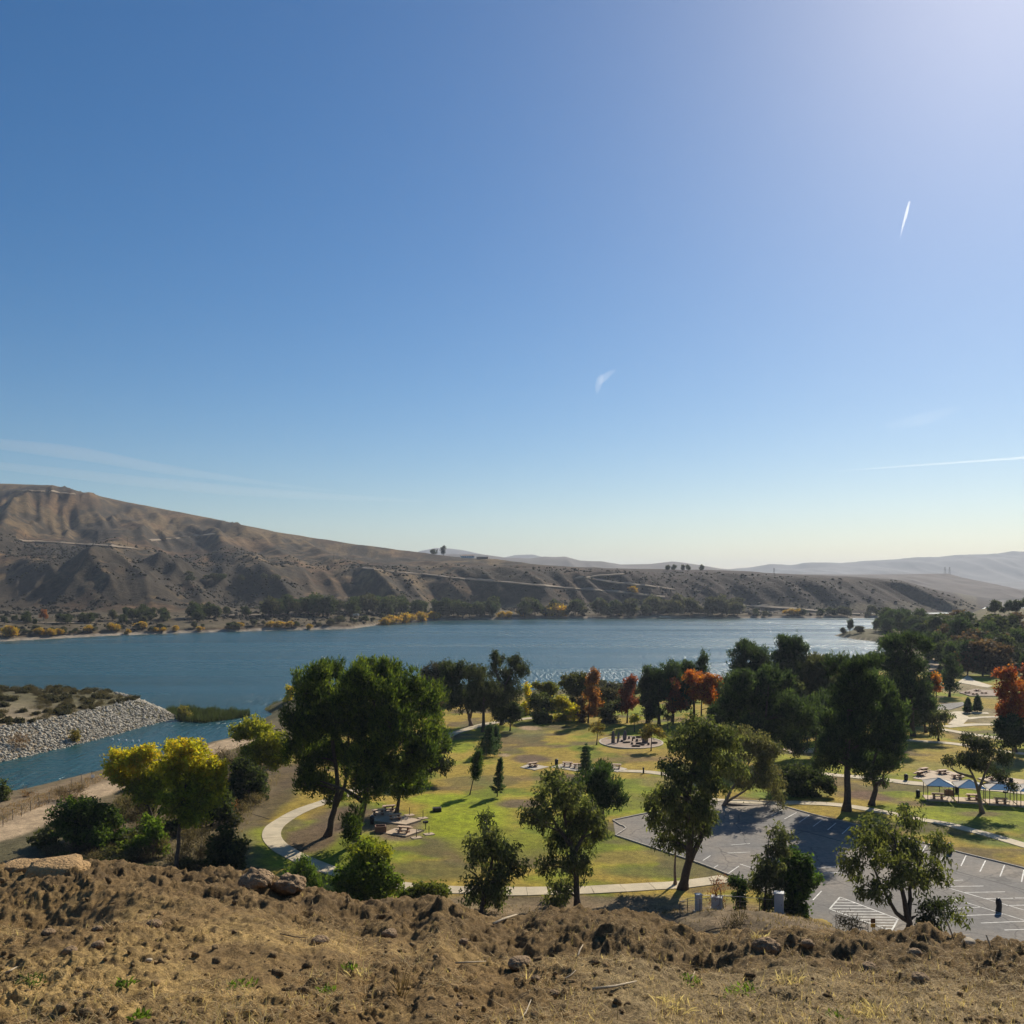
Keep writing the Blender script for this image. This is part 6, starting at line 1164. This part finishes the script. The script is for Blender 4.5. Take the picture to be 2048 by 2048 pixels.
# lawn tables row
_, z1 = sheet([(1040, 1535.5), (1058, 1529), (1099, 1534), (1070, 1541)], 'concrete_pad', M['concrete']); _, z2 = sheet([(1101, 1535), (1128, 1527.5), (1192, 1537), (1174, 1546)], 'concrete_pad', M['concrete']); _, z3 = sheet([(1200, 1537), (1225, 1532), (1255, 1538), (1235, 1545)], 'concrete_pad', M['concrete'], 0.06)
table(1066, 1534, 28, 'lawn table alone on the end pad', z=z1); table(1135, 1534, -12, 'first table on the shared lawn pad', z=z2); table(1156, 1538, -12, 'second table on the shared lawn pad behind the cedar', z=z2); table(1232, 1538, -8, 'lawn table at the path end of the row', z=z3)
barrel(1113, 1530, 'black trash barrel behind the shared lawn pad'); barrel(1206, 1535, 'black trash barrel behind the small dark pine'); X, Y, Z = g(1287, 1547); o = MB().tube([(0, 0, 0), (0, 0, 0.7), (0, 0, 0.95), (0, 0, 1.0)], [0.14, 0.14, 0.18, 0.1], 8).build('lawn_bollard', M['black'], None, (X, Y, Z + 0.05)); tag(o, 'short dark bollard standing on the lawn path', 'bollard')  # the last item is a short dark post, a plain bollard
# play area
X0, Y0, Z0 = g(1262, 1485); ell = [(X0 + 6.4 * math.cos(t), Y0 + 7.2 * math.sin(t)) for t in np.linspace(0, 2 * math.pi, 41)[:-1]]
o = MB().prism(ell, Z0 - 0.5, Z0 + 0.10).build('sand', M['sand']); tag(o, kind='structure')
pts = [np.array(p) for p in ell] + [np.array(ell[0])]; o = ribbon(pts, 0.35, 0.17, 0.5, 'kerb', M['concrete'], None, lambda x, y: np.full(np.shape(x), Z0)); tag(o, kind='structure')
def stone(x, y, w, h, d, lean, seed, label):
    X, Y, Z = g(x, y); v, f = rock_verts(2, seed, 0.22, 1.2, 1.0); v = v * np.array((w / 2, d / 2, h * 0.62)); v[:, 0] += lean * (v[:, 2] + h * 0.5)
    o = link('play_stone', arr_mesh('play_stone', v, f, None, False, [M['boulder']]), None, (X, Y, Z + h * 0.42)); tag(o, label, 'play stone', 'standing stones of the play area')
stone(1226, 1487, 0.75, 2.5, 0.6, 0.0, 41, 'tallest upright grey climbing stone'); stone(1235, 1486, 0.45, 2.3, 0.5, 0.14, 42, 'thin leaning slab against the tallest climbing stone'); stone(1249, 1480, 0.75, 1.9, 0.6, 0.05, 43, 'second upright climbing stone behind the tallest'); stone(1290, 1487, 1.3, 1.8, 1.0, 0.0, 44, 'broad bulky climbing stone beside the small olive tree')
LG = [(1244, 1484, 0.5, 0.4, 0), (1253, 1487, 1.6, 0.35, 0.3), (1265, 1483, 0.3, 0.8, 0), (1274, 1484, 0.6, 0.5, 0), (1278, 1489, 1.3, 0.4, 0.2), (1264, 1490, 0.5, 0.4, 0), (1272, 1494.5, 1.7, 0.35, -0.05), (1285, 1491, 0.8, 0.4, 0), (1268, 1478, 0.5, 0.4, 0), (1277, 1476, 1.0, 0.45, 0.1), (1297, 1490, 0.5, 0.45, 0), (1309, 1488, 1.2, 0.4, 0.1), (1258, 1478, 0.45, 0.5, 0)]
for i, (x, y, w, h, rz) in enumerate(LG):
    X, Y, Z = g(x, y); o = MB().tube([(-w / 2, 0, h * 0.5), (0, 0, h * 0.55), (w / 2, 0, h * 0.5)], [h * 0.45, h * 0.5, h * 0.42], 8).build('log', M['wood'], None, (X, Y, Z0 + 0.08), rz) if w > 0.7 else MB().tube([(0, 0, 0), (0, 0, h)], [w * 0.5, w * 0.45], 8).build('stump', M['wood'], None, (X, Y, Z0 + 0.1))
    tag(o, 'dark log lying on the sand of the play area' if w > 0.7 else 'dark stump seat standing on the sand of the play area', 'log' if w > 0.7 else 'stump', 'logs of the play area' if w > 0.7 else 'stumps of the play area')
# shelters
def shelter(x, y, label, W=3.7):
    X, Y, Z = g(x, y); e = empty('picnic_shelter', (X, Y, Z + 0.09), math.radians(-14), label, 'shelter', 'blue-roofed picnic shelters'); h = W / 2
    MB().box((0, 0, -0.05), (W + 0.3, W + 0.3, 0.14)).build('floor_slab', M['pad'], e)
    for sx in (-1, 1):
        for sy in (-1, 1): MB().tube([(sx * h, sy * h, 0), (sx * h, sy * h, 2.35)], 0.055, 8).build('post', M['post'], e)
    q = h + 0.18; ap = (0, 0, 3.2); c = [(-q, -q, 2.3), (q, -q, 2.3), (q, q, 2.3), (-q, q, 2.3)]
    for i in range(4):
        a, b = c[i], c[(i + 1) % 4]; MB().add([a, b, ap, (a[0], a[1], a[2] - 0.06), (b[0], b[1], b[2] - 0.06), (ap[0], ap[1], ap[2] - 0.06)], [(0, 1, 2), (3, 5, 4), (0, 3, 4, 1), (1, 4, 5, 2), (2, 5, 3, 0)]).build('roof_panel', M['blue_roof'] if i in (0,) else M['sunlit_roof'], e)  # near panel keeps its blue, the others have sun sheen painted in
    for i in range(4): MB().tube([(c[i][0], c[i][1], c[i][2] + 0.02), (0, 0, 3.22)], 0.03, 6).build('hip', M['white'], e)
    return e
SHL = [(1877, 1598, 'blue-roofed shelter beside the crooked pine end of the row'), (1938, 1602, 'blue-roofed shelter second in the row behind the leaning tree'), (2000, 1606, 'blue-roofed shelter third in the row beside the leaning trunk'), (2062, 1610, 'blue-roofed shelter cut by the picture edge')]
for x, y, l_ in SHL: shelter(x, y, l_)
table(1876, 1598, -12, 'concrete table under the first blue-roofed shelter', z=g(1877, 1598)[2] + 0.12); table(1946, 1600, -10, 'concrete table under the second blue-roofed shelter', z=g(1938, 1602)[2] + 0.12); table(2002, 1608, -14, 'concrete table under the third blue-roofed shelter', z=g(2000, 1606)[2] + 0.12)
sheet([(1826, 1557), (1845, 1543), (1900, 1543), (1930, 1552), (1912, 1567), (1868, 1564)], 'concrete_pad', M['pad']); table(1840, 1552, 40, 'concrete table at the open end of the far pad'); table(1885, 1549, 20, 'concrete table in the middle of the far pad behind the shelters'); table(1848, 1545, 30, 'concrete table behind the open-end table of the far pad'); table(1915, 1558, 10, 'concrete table at the leaning-tree end of the far pad')
sheet([(1955, 1558), (1985, 1552), (2048, 1560), (2048, 1573), (1990, 1570)], 'concrete_pad', M['pad']); table(1990, 1563, 8, 'concrete table on the pad beyond the leaning tree')
table(1602, 1500, 8, 'concrete table in the lit gap of the pine wood'); sheet([(1560, 1499), (1590, 1494), (1628, 1498), (1625, 1506), (1580, 1507)], 'concrete_pad', M['pad'])
for x, y, l_ in [(1812, 1561, 'black trash barrel beside the footpath below the far pad'), (1836, 1594, 'black trash barrel at the open end of the shelter row'), (1914, 1586, 'black trash barrel between first and second shelters'), (2022, 1569, 'black trash barrel behind the third shelter'), (1578, 1497, 'black trash barrel in the lit gap of the pine wood')]: barrel(x, y, l_)
grill(1879, 1584, 0, 'pedestal grill behind the first shelter'); grill(2011, 1597, 30, 'pedestal grill between second and third shelters')
X, Y, Z = g(1897, 1590); e = empty('ash_bin', (X, Y, Z), math.radians(-12), 'square brown coal bin behind the first shelter', 'bin', 'concrete coal bins')
for d, w in (((0, -0.4, 0.42), (1.1, 0.1, 0.84)), ((0, 0.4, 0.42), (1.1, 0.1, 0.84)), ((-0.5, 0, 0.42), (0.1, 0.7, 0.84)), ((0.5, 0, 0.42), (0.1, 0.7, 0.84))): MB().box(d, w).build('side', M['table_leg'], e)
MB().box((0, 0, 0.6), (0.9, 0.7, 0.05)).build('ash', M['iron'], e)
for i, (x, y, rz) in enumerate([(1935, 1388, 10), (1955, 1384, 30), (1968, 1389, -10), (1950, 1391, 0)]): table(x, y, rz, 'far concrete table on the sandy picnic spot below the wooded slope', 'tables on the sandy spot')
X, Y, Z = g(1933, 1443); 
# ------------------------------------------------------------------ grey cabinets inside a wire enclosure
def cabinet(x, y, Yd, w, d, h, rz, label, taper=1.0):
    X = (x - CX) * Yd / F; Z = gz(X, Yd); e = empty('utility_cabinet', (X, Yd, Z), math.radians(rz), label, 'utility cabinet', 'grey utility cabinets')
    MB().box((0, 0, 0.02), (w + 0.3, d + 0.3, 0.24)).build('plinth', M['concrete'], e); MB().box((0, 0, 0.14 + h / 2), (w, d, h)).build('body', M['cabinet'], e); MB().box((0, 0, 0.17 + h), (w + 0.10, d + 0.10, 0.07), bev=0.03).build('lid', M['cabinet_top'], e)
    dr = MB().box((0, -d / 2 - 0.012, 0.14 + h * 0.5), (w * 0.82, 0.02, h * 0.86)).build('door', M['cabinet'], e); MB().box((w * 0.3, -d / 2 - 0.035, 0.14 + h * 0.5), (0.03, 0.03, 0.14)).build('handle', M['iron'], dr); return e
cabinet(1397, 1803, 88.5, 0.55, 0.45, 1.55, 12, 'narrow grey utility cabinet by the forked black trunk'); cabinet(1434, 1798, 90, 1.0, 0.8, 1.15, -18, 'squat grey utility cabinet with a pale top'); cabinet(1558, 1790, 89.5, 0.85, 0.75, 2.0, -18, 'tallest grey utility cabinet beside the dark rounded bush')
PO = [(1360, 86.5), (1400, 84.8), (1440, 86.2), (1480, 86.8), (1519, 87.4), (1545, 91.5), (1491, 95.5), (1404, 94.0), (1375, 90.5)]
fe = empty('wire_enclosure', ((1440 - CX) * 88 / F, 88, gz((1440 - CX) * 88 / F, 88)), 0, 'low wire enclosure with thin posts around the grey cabinets', 'fence'); fl = fe.location.copy()
tops = []
for x, Yd in PO:
    X = (x - CX) * Yd / F; Z = gz(X, Yd); MB().tube([(X - fl.x, Yd - fl.y, Z - fl.z - 0.2), (X - fl.x, Yd - fl.y, Z - fl.z + 1.45)], 0.035, 6).build('post', M['post'], fe); tops.append((X - fl.x, Yd - fl.y, Z - fl.z + 1.4))
for i in range(len(tops)):
    a, b = tops[i], tops[(i + 1) % len(tops)]
    if i == 5: continue
    MB().tube([a, ((a[0] + b[0]) / 2, (a[1] + b[1]) / 2, (a[2] + b[2]) / 2 - 0.06), b], 0.028, 5).build('rail', M['rail'], fe)
    for dz in (0.45, 0.9): MB().tube([(a[0], a[1], a[2] - dz), (b[0], b[1], b[2] - dz)], 0.008, 4).build('wire', M['post'], fe)
# handrail, sign
def hp(x, Yd): X = (x - CX) * Yd / F; return (X, Yd, gz(X, Yd))
a, b, c_ = hp(1672, 91.0), hp(1704, 89.0), hp(1736, 87.0); e = empty('handrail', a, 0, 'dark steel handrail beside the striped parking bay', 'handrail')
for p in (a, b, c_): MB().tube([(p[0] - a[0], p[1] - a[1], p[2] - a[2] - 0.1), (p[0] - a[0], p[1] - a[1], p[2] - a[2] + 1.25)], 0.035, 6).build('post', M['post'], e)
for dz in (1.2, 0.65): MB().tube([(p[0] - a[0], p[1] - a[1], p[2] - a[2] + dz) for p in (a, b, c_)], 0.03, 6).build('rail', M['post'], e)
p = hp(1746, 87.5); e = empty('sign', p, 0, 'brown and yellow sign on a post beside the striped bay', 'sign')
MB().tube([(0, 0.05, -0.2), (0, 0.05, 1.75)], 0.035, 6).build('post', M['post'], e); MB().box((0, 0, 1.55), (0.42, 0.03, 0.42)).build('upper_panel', M['brown_sign'], e); MB().box((0, -0.004, 1.12), (0.42, 0.03, 0.36)).build('lower_panel', M['yellow'], e)
# leaning stakes on the rim
for i, (x1, y1, x2, y2, l_) in enumerate([(1910, 1871, 1891, 1827, 'thin pale stake leaning on the slope rim by the parking lot'), (1985, 1890, 1978, 1874, 'short bent stake on the slope rim by the parking lot')]):
    X, Y, Z = gg(x1, y1 + 2); tx = (x2 - CX) * Y / F; tz = CAMZ - (y2 - HY) * Y / F; o = MB().tube([(0, 0, -0.05), (tx - X, 0.05, tz - Z)], [0.008, 0.006], 6).build('stake', M['stick'], None, (X, Y, Z)); tag(o, l_, 'stake')
# dark hooded posts on the lot
def hooded(x, y, h, lab, lean=0.0):
    X, Y = pxw(x, y, LOTZ); o = empty('hooded_post', (X, Y, LOTZ + 0.004), 0.2, lab, 'post')
    MB().tube([(0, 0, 0), (0.02, 0, 0.12), (0.08, 0, h * 0.4), (0.06 + lean, 0, h * 0.75), (lean, 0, h)], [0.30, 0.28, 0.27, 0.30, 0.18], 10).build('cover', M['black'], o, smooth=True); MB().box((lean + 0.12, -0.1, h * 0.93), (0.12, 0.02, 0.10)).build('tag', M['white'], o)
hooded(1997, 1823, 1.35, 'black hooded post standing between the long white parking lines', -0.05)
X, Y, Z = g(1899, 1707); e = empty('trash_barrel', (X, Y, Z + 0.03), 0, 'black trash barrel on the lawn edge above the parking bays', 'trash can', 'black trash barrels')
MB().tube([(0, 0, 0), (0, 0, 0.5), (0, 0, 0.95)], [0.3, 0.36, 0.34], 12).build('body', M['black'], e, smooth=True); MB().tube([(0, 0, 0.93), (0, 0, 1.05), (0, 0, 1.3)], [0.38, 0.36, 0.1], 12).build('lid', M['black'], e, smooth=True)
# parked car in the shade of the pine wood
X, Y, Z = g(1598, 1545); car = empty('parked_car', (X, Y, Z + 0.05), math.radians(200), 'dark car with a bright blue windscreen parked in pine shade', 'car')
def loft(secs):
    V, Fs = [], []; n = len(secs[0])
    for s_ in secs: V += s_
    for i in range(len(secs) - 1):
        for k in range(n): Fs.append((i * n + k, i * n + (k + 1) % n, (i + 1) * n + (k + 1) % n, (i + 1) * n + k))
    Fs += [tuple(range(n - 1, -1, -1)), tuple((len(secs) - 1) * n + k for k in range(n))]; return V, Fs
def sec(x, w, z0, z1): return [(x, -w, z0), (x, -w * 1.02, (z0 + z1) / 2), (x, -w * 0.92, z1), (x, w * 0.92, z1), (x, w * 1.02, (z0 + z1) / 2), (x, w, z0)]
MB().add(*loft([sec(-2.2, 0.75, 0.35, 0.75), sec(-1.9, 0.88, 0.22, 0.95), sec(-0.6, 0.9, 0.2, 0.98), (sec(0.8, 0.9, 0.2, 0.95)), sec(1.9, 0.86, 0.22, 0.8), sec(2.2, 0.72, 0.35, 0.65)])).build('body', M['car_body'], car, smooth=False)
MB().add(*loft([sec(-1.75, 0.74, 0.9, 0.96), sec(-1.1, 0.68, 0.9, 1.42), sec(0.1, 0.68, 0.9, 1.46), sec(0.95, 0.74, 0.9, 0.96)])).build('cabin', M['car_body'], car)
MB().add([(0.18, -0.56, 1.40), (0.18, 0.56, 1.40), (0.92, 0.66, 1.0), (0.92, -0.66, 1.0)], [(3, 2, 1, 0)]).build('windscreen', M['car_glass'], car, (0.03, 0, 0.03)); MB().add([(-1.14, -0.56, 1.38), (-1.14, 0.56, 1.38), (-1.7, 0.64, 1.0), (-1.7, -0.64, 1.0)], [(0, 1, 2, 3)]).build('rear_window', M['car_glass'], car, (-0.03, 0, 0.03))
for s in (-1, 1): MB().add([(-1.1, s * 0.70, 1.36), (0.1, s * 0.70, 1.40), (0.7, s * 0.76, 1.02), (-1.5, s * 0.76, 1.02)], [(0, 1, 2, 3)]).build('side_window', M['car_glass'], car, (0, s * 0.02, 0))
for sx in (-1.35, 1.35):
    for s in (-1, 1):
        w_ = MB().tube([(sx, s * 0.72, 0.32), (sx, s * 0.92, 0.32)], 0.32, 14).build('wheel', M['tyre'], car); MB().tube([(sx, s * 0.91, 0.32), (sx, s * 0.935, 0.32)], 0.19, 10).build('rim', M['rail'], w_)
for s in (-1, 1): MB().box((2.12, s * 0.58, 0.62), (0.12, 0.3, 0.12)).build('headlight', M['white'], car)

# ------------------------------------------------------------------ wire fence along the dirt road
FP = [(-45, 1678), (-20, 1666), (6, 1654), (25, 1640), (43, 1633), (61, 1623), (78, 1615), (98, 1605), (120, 1592), (142, 1578), (163, 1566), (183, 1560)]
P = [g(x, y) for x, y in FP]; fe = empty('wire_fence', P[0], 0, 'wire fence with thin leaning posts between the dirt road and the channel', 'fence'); fl = fe.location.copy(); tops = []
for i, (X, Y, Z) in enumerate(P):
    t = (X - fl.x + 0.05 * math.sin(i * 3), Y - fl.y, Z - fl.z + 1.55); MB().tube([(X - fl.x, Y - fl.y, Z - fl.z - 0.2), t], 0.04, 6).build('post', M['post'], fe); tops.append(t)
for i in range(len(tops) - 1):
    for dz in (0.06, 0.4, 0.75, 1.1): MB().tube([(tops[i][0], tops[i][1], tops[i][2] - dz), (tops[i + 1][0], tops[i + 1][1], tops[i + 1][2] - dz)], 0.009, 4).build('wire', M['post'], fe)
X, Y, Z = g(180, 1566); e = empty('warning_sign', (X + 0.6, Y - 0.3, Z), 0.2, 'small white sign on the wire fence corner', 'sign'); MB().tube([(0, 0, 0), (0, 0, 1.4)], 0.03, 6).build('post', M['post'], e); MB().box((0, -0.05, 1.2), (0.5, 0.03, 0.5)).build('panel', M['white'], e)
# low white building and dam works by the lake edge, seen between the autumn trees
X, Y, Z = g(1236, 1394); e = empty('boathouse', (X, Y + 6, max(Z, 0.8)), 0.1, 'low pale building at the water edge between the red trees', 'building'); MB().box((0, 0, 1.3), (7, 4, 2.6)).build('wall', M['white'], e); MB().add([(-3.8, -2.4, 2.6), (3.8, -2.4, 2.6), (3.8, 2.4, 2.6), (-3.8, 2.4, 2.6), (-3.8, 0, 3.5), (3.8, 0, 3.5)], [(0, 1, 5, 4), (2, 3, 4, 5), (0, 4, 3), (1, 2, 5), (0, 3, 2, 1)]).build('roof', M['cabinet'], e)
for k in (-2, 0, 2): MB().box((k, -2.01, 1.4), (0.9, 0.04, 0.9)).build('window', M['car_glass'], e)
# ------------------------------------------------------------------ across the lake: tracks, farm building, poles, pylons
def gfz(X, Y): return float(hf(np.array([X]), np.array([Y]))[0])
def track(pix, w=3.2, lift=0.7):
    fine = []
    for (x1, y1), (x2, y2) in zip(pix[:-1], pix[1:]):
        m = max(2, int(abs(x2 - x1) / 9)); fine += [(x1 + (x2 - x1) * k / m, y1 + (y2 - y1) * k / m) for k in range(m)]
    pts = [np.array(gf(x, y)[:2]) for x, y in fine + [pix[-1]]]; o = ribbon(pts, w, lift, 0.9, 'dirt_track', M['far_track'], None, hf); tag(o, kind='structure')
track([(725, 1137), (760, 1141), (800, 1146), (850, 1149), (920, 1158), (1000, 1164), (1090, 1173), (1150, 1178), (1230, 1184), (1330, 1195)]); track([(1150, 1158), (1200, 1152), (1250, 1149)], 4); track([(1170, 1156), (1220, 1165), (1290, 1172), (1350, 1180)], 3.5); track([(40, 1083), (110, 1086), (200, 1092), (270, 1098)], 6, 1.2); track([(300, 1082), (360, 1076), (430, 1069)], 3.5); track([(20, 982), (90, 984), (150, 990)], 4, 1.5)
track([(1440, 1207), (1500, 1213), (1580, 1218), (1660, 1225), (1720, 1229)], 6); track([(430, 1232), (520, 1231), (600, 1228), (690, 1226)], 5); track([(0, 1243), (90, 1247), (190, 1247)], 4); track([(1260, 1222), (1320, 1226), (1400, 1228), (1480, 1227)], 5)
X, Y, Z = gf(935, 1116); e = empty('farm_building', (X, Y, Z), 0.15, 'long white farm building on the ridge across the lake', 'building'); MB().box((0, 0, 1.6), (20, 7, 3.6)).build('wall', M['white'], e); MB().add([(-10.4, -4, 3.4), (10.4, -4, 3.4), (10.4, 4, 3.4), (-10.4, 4, 3.4), (-10.4, 0, 5), (10.4, 0, 5)], [(0, 1, 5, 4), (2, 3, 4, 5), (0, 4, 3), (1, 2, 5), (0, 3, 2, 1)]).build('roof', M['roof_tile'], e)
for k in (-7, -3.5, 0, 3.5, 7): MB().box((k, -3.51, 1.8), (1.5, 0.06, 1.5)).build('window', M['car_glass'], e)
X, Y, Z = gf(965, 1118); e = empty('farm_shed', (X, Y, Z), -0.1, 'brown shed beside the white farm building', 'building'); MB().box((0, 0, 1.4), (16, 6, 3)).build('wall', M['roof_tile'], e); MB().box((0, 0, 3.0), (16.8, 6.8, 0.3)).build('roof', M['rail'], e)
def pylon(X, Y, Z, h, label):
    e = empty('pylon', (X, Y, Z), 0.3, label, 'pylon', 'power pylons on the skyline'); b = h * 0.12
    for sx in (-1, 1):
        for sy in (-1, 1): MB().tube([(sx * b, sy * b, -1), (sx * b * 0.2, sy * b * 0.2, h)], h * 0.012, 4).build('leg', M['post'], e)
    for i, zz in enumerate((0.62, 0.78, 0.94)): MB().tube([(-h * 0.2, 0, h * zz), (0, 0, h * (zz + 0.03)), (h * 0.2, 0, h * zz)], h * 0.012, 4).build('arm', M['post'], e)
    for i in range(4):
        z0, z1 = h * i / 5, h * (i + 1) / 5; q0, q1 = b * (1 - 0.8 * i / 5), b * (1 - 0.8 * (i + 1) / 5); MB().tube([(-q0, -q0, z0), (q1, -q1, z1)], h * 0.008, 4).build('brace', M['post'], e)
def onm(x, y, Y): return ((x - CX) * Y / F, Y, CAMZ - (y - HY) * Y / F)
pylon(*onm(1890, 1149, 2300), 18, 'pylon at the end of the second mesa, nearer the cliff'); pylon(*onm(1899, 1149, 2320), 18, 'pylon at the end of the second mesa, nearer the mountains')
X, Y, Z = gf(1548, 1148); pylon(X, Y, Z, 8, 'small mast standing on the mesa rim'); X, Y, Z = gf(51, 1083); pylon(X, Y, Z, 9, 'pale mast beside the terrace track on the far hill')
for i, (x, y) in enumerate([(255, 1090), (383, 1100), (483, 1110), (744, 1118), (668, 1120)]):
    X, Y, Z = gf(x, y); e = empty('utility_pole', (X, Y, Z), 0.2, ['utility pole on the terrace nearest the mast', 'utility pole second along the far terrace', 'utility pole third along the far terrace', 'utility pole nearest the farm building', 'utility pole fourth along the far terrace'][i], 'utility pole', 'utility poles across the lake'); MB().tube([(0, 0, -0.5), (0, 0, 9)], [0.2, 0.14], 5).build('pole', M['bark'], e); MB().box((0, 0, 8.3), (2.2, 0.14, 0.16)).build('crossarm', M['bark'], e)
# small structures by the far water
X, Y, Z = gf(1325, 1233); e = empty('boat_ramp', (X, Y, Z), 0, 'pale boat ramp at the far end of the lake', 'ramp'); MB().box((0, -6, -0.2), (9, 16, 0.8)).build('deck', M['concrete'], e)
X, Y, Z = gf(712, 1232); e = empty('parked_van', (X, Y, Z), 0.1, 'white van parked by the far shore road', 'van'); MB().box((0, 0, 1.2), (5, 2, 1.8), taper=0.92).build('body', M['white'], e)
for s in (-1.6, 1.6): MB().tube([(s, -1.02, 0.35), (s, -0.8, 0.35)], 0.36, 8).build('wheel', M['tyre'], e)

# ------------------------------------------------------------------ thin clouds and contrails, high and far outside the haze
def vol(name, dens, aniso=0.55):
    m = bpy.data.materials.new(name); m.use_nodes = True; n = m.node_tree.nodes; n.remove(n['Principled BSDF']); v = n.new('ShaderNodeVolumePrincipled'); v.inputs['Color'].default_value = (1, 1, 1, 1); v.inputs['Density'].default_value = dens; v.inputs['Anisotropy'].default_value = aniso
    m.node_tree.links.new(v.outputs[0], n['Material Output'].inputs['Volume']); return m
def streak(pix, Yd, rad, tau, name, label, cat, flat=1.0, n=10):
    P = [np.array(((x - CX) * Yd / F, Yd, CAMZ - (y - HY) * Yd / F)) for x, y in pix]; c = P[len(P) // 2]; fine = catmull(P, Yd * 6 / F); m = len(fine)
    mb = MB(); rr = [max(0.25, np.interp(i / (m - 1), np.linspace(0, 1, len(rad)), rad)) * Yd / F for i in range(m)]; mb.tube([tuple(p - c) for p in fine], rr, n); mx = max(rr)
    o = mb.build(name, vol(name + '_vapour', tau / (2 * mx)), None, tuple(c)); tag(o, label, cat, 'thin clouds and contrails'); return o
streak([(1819, 403), (1812, 430), (1805, 455), (1800, 478)], 16000, [2.0, 3.2, 2.2, 0.4], 0.390, 'contrail', 'short bright contrail slanting high in the sky', 'contrail')
streak([(1662, 943), (1760, 936), (1900, 926), (2070, 914)], 26000, [0.5, 1.8, 2.2, 3.0], 0.293, 'contrail', 'long thin contrail above the distant mountains', 'contrail')
streak([(1194, 788), (1196, 774), (1200, 760), (1204, 748)], 20000, [2, 7, 8, 3], 0.143, 'cloud', 'small wispy cloud scrap in mid sky', 'cloud'); streak([(1198, 770), (1208, 756), (1220, 746), (1232, 740)], 20200, [2, 8, 6, 2], 0.130, 'cloud', 'paler feather of the cloud scrap in mid sky', 'cloud'); 
streak([(-60, 882), (150, 906), (330, 938), (560, 970), (700, 985)], 30000, [10, 15, 11, 5, 1], 0.20, 'cirrus', 'upper faint cirrus streak over the far hill', 'cloud'); streak([(-60, 925), (120, 945), (300, 965), (520, 985), (850, 1003)], 31000, [8, 11, 12, 8, 2], 0.15, 'cirrus', 'lower faint cirrus streak sinking behind the far hill', 'cloud')
streak([(1760, 852), (1830, 842), (1920, 815)], 30000, [3, 15, 4], 0.05, 'cirrus', 'barely visible cirrus wisp above the long contrail', 'cloud')
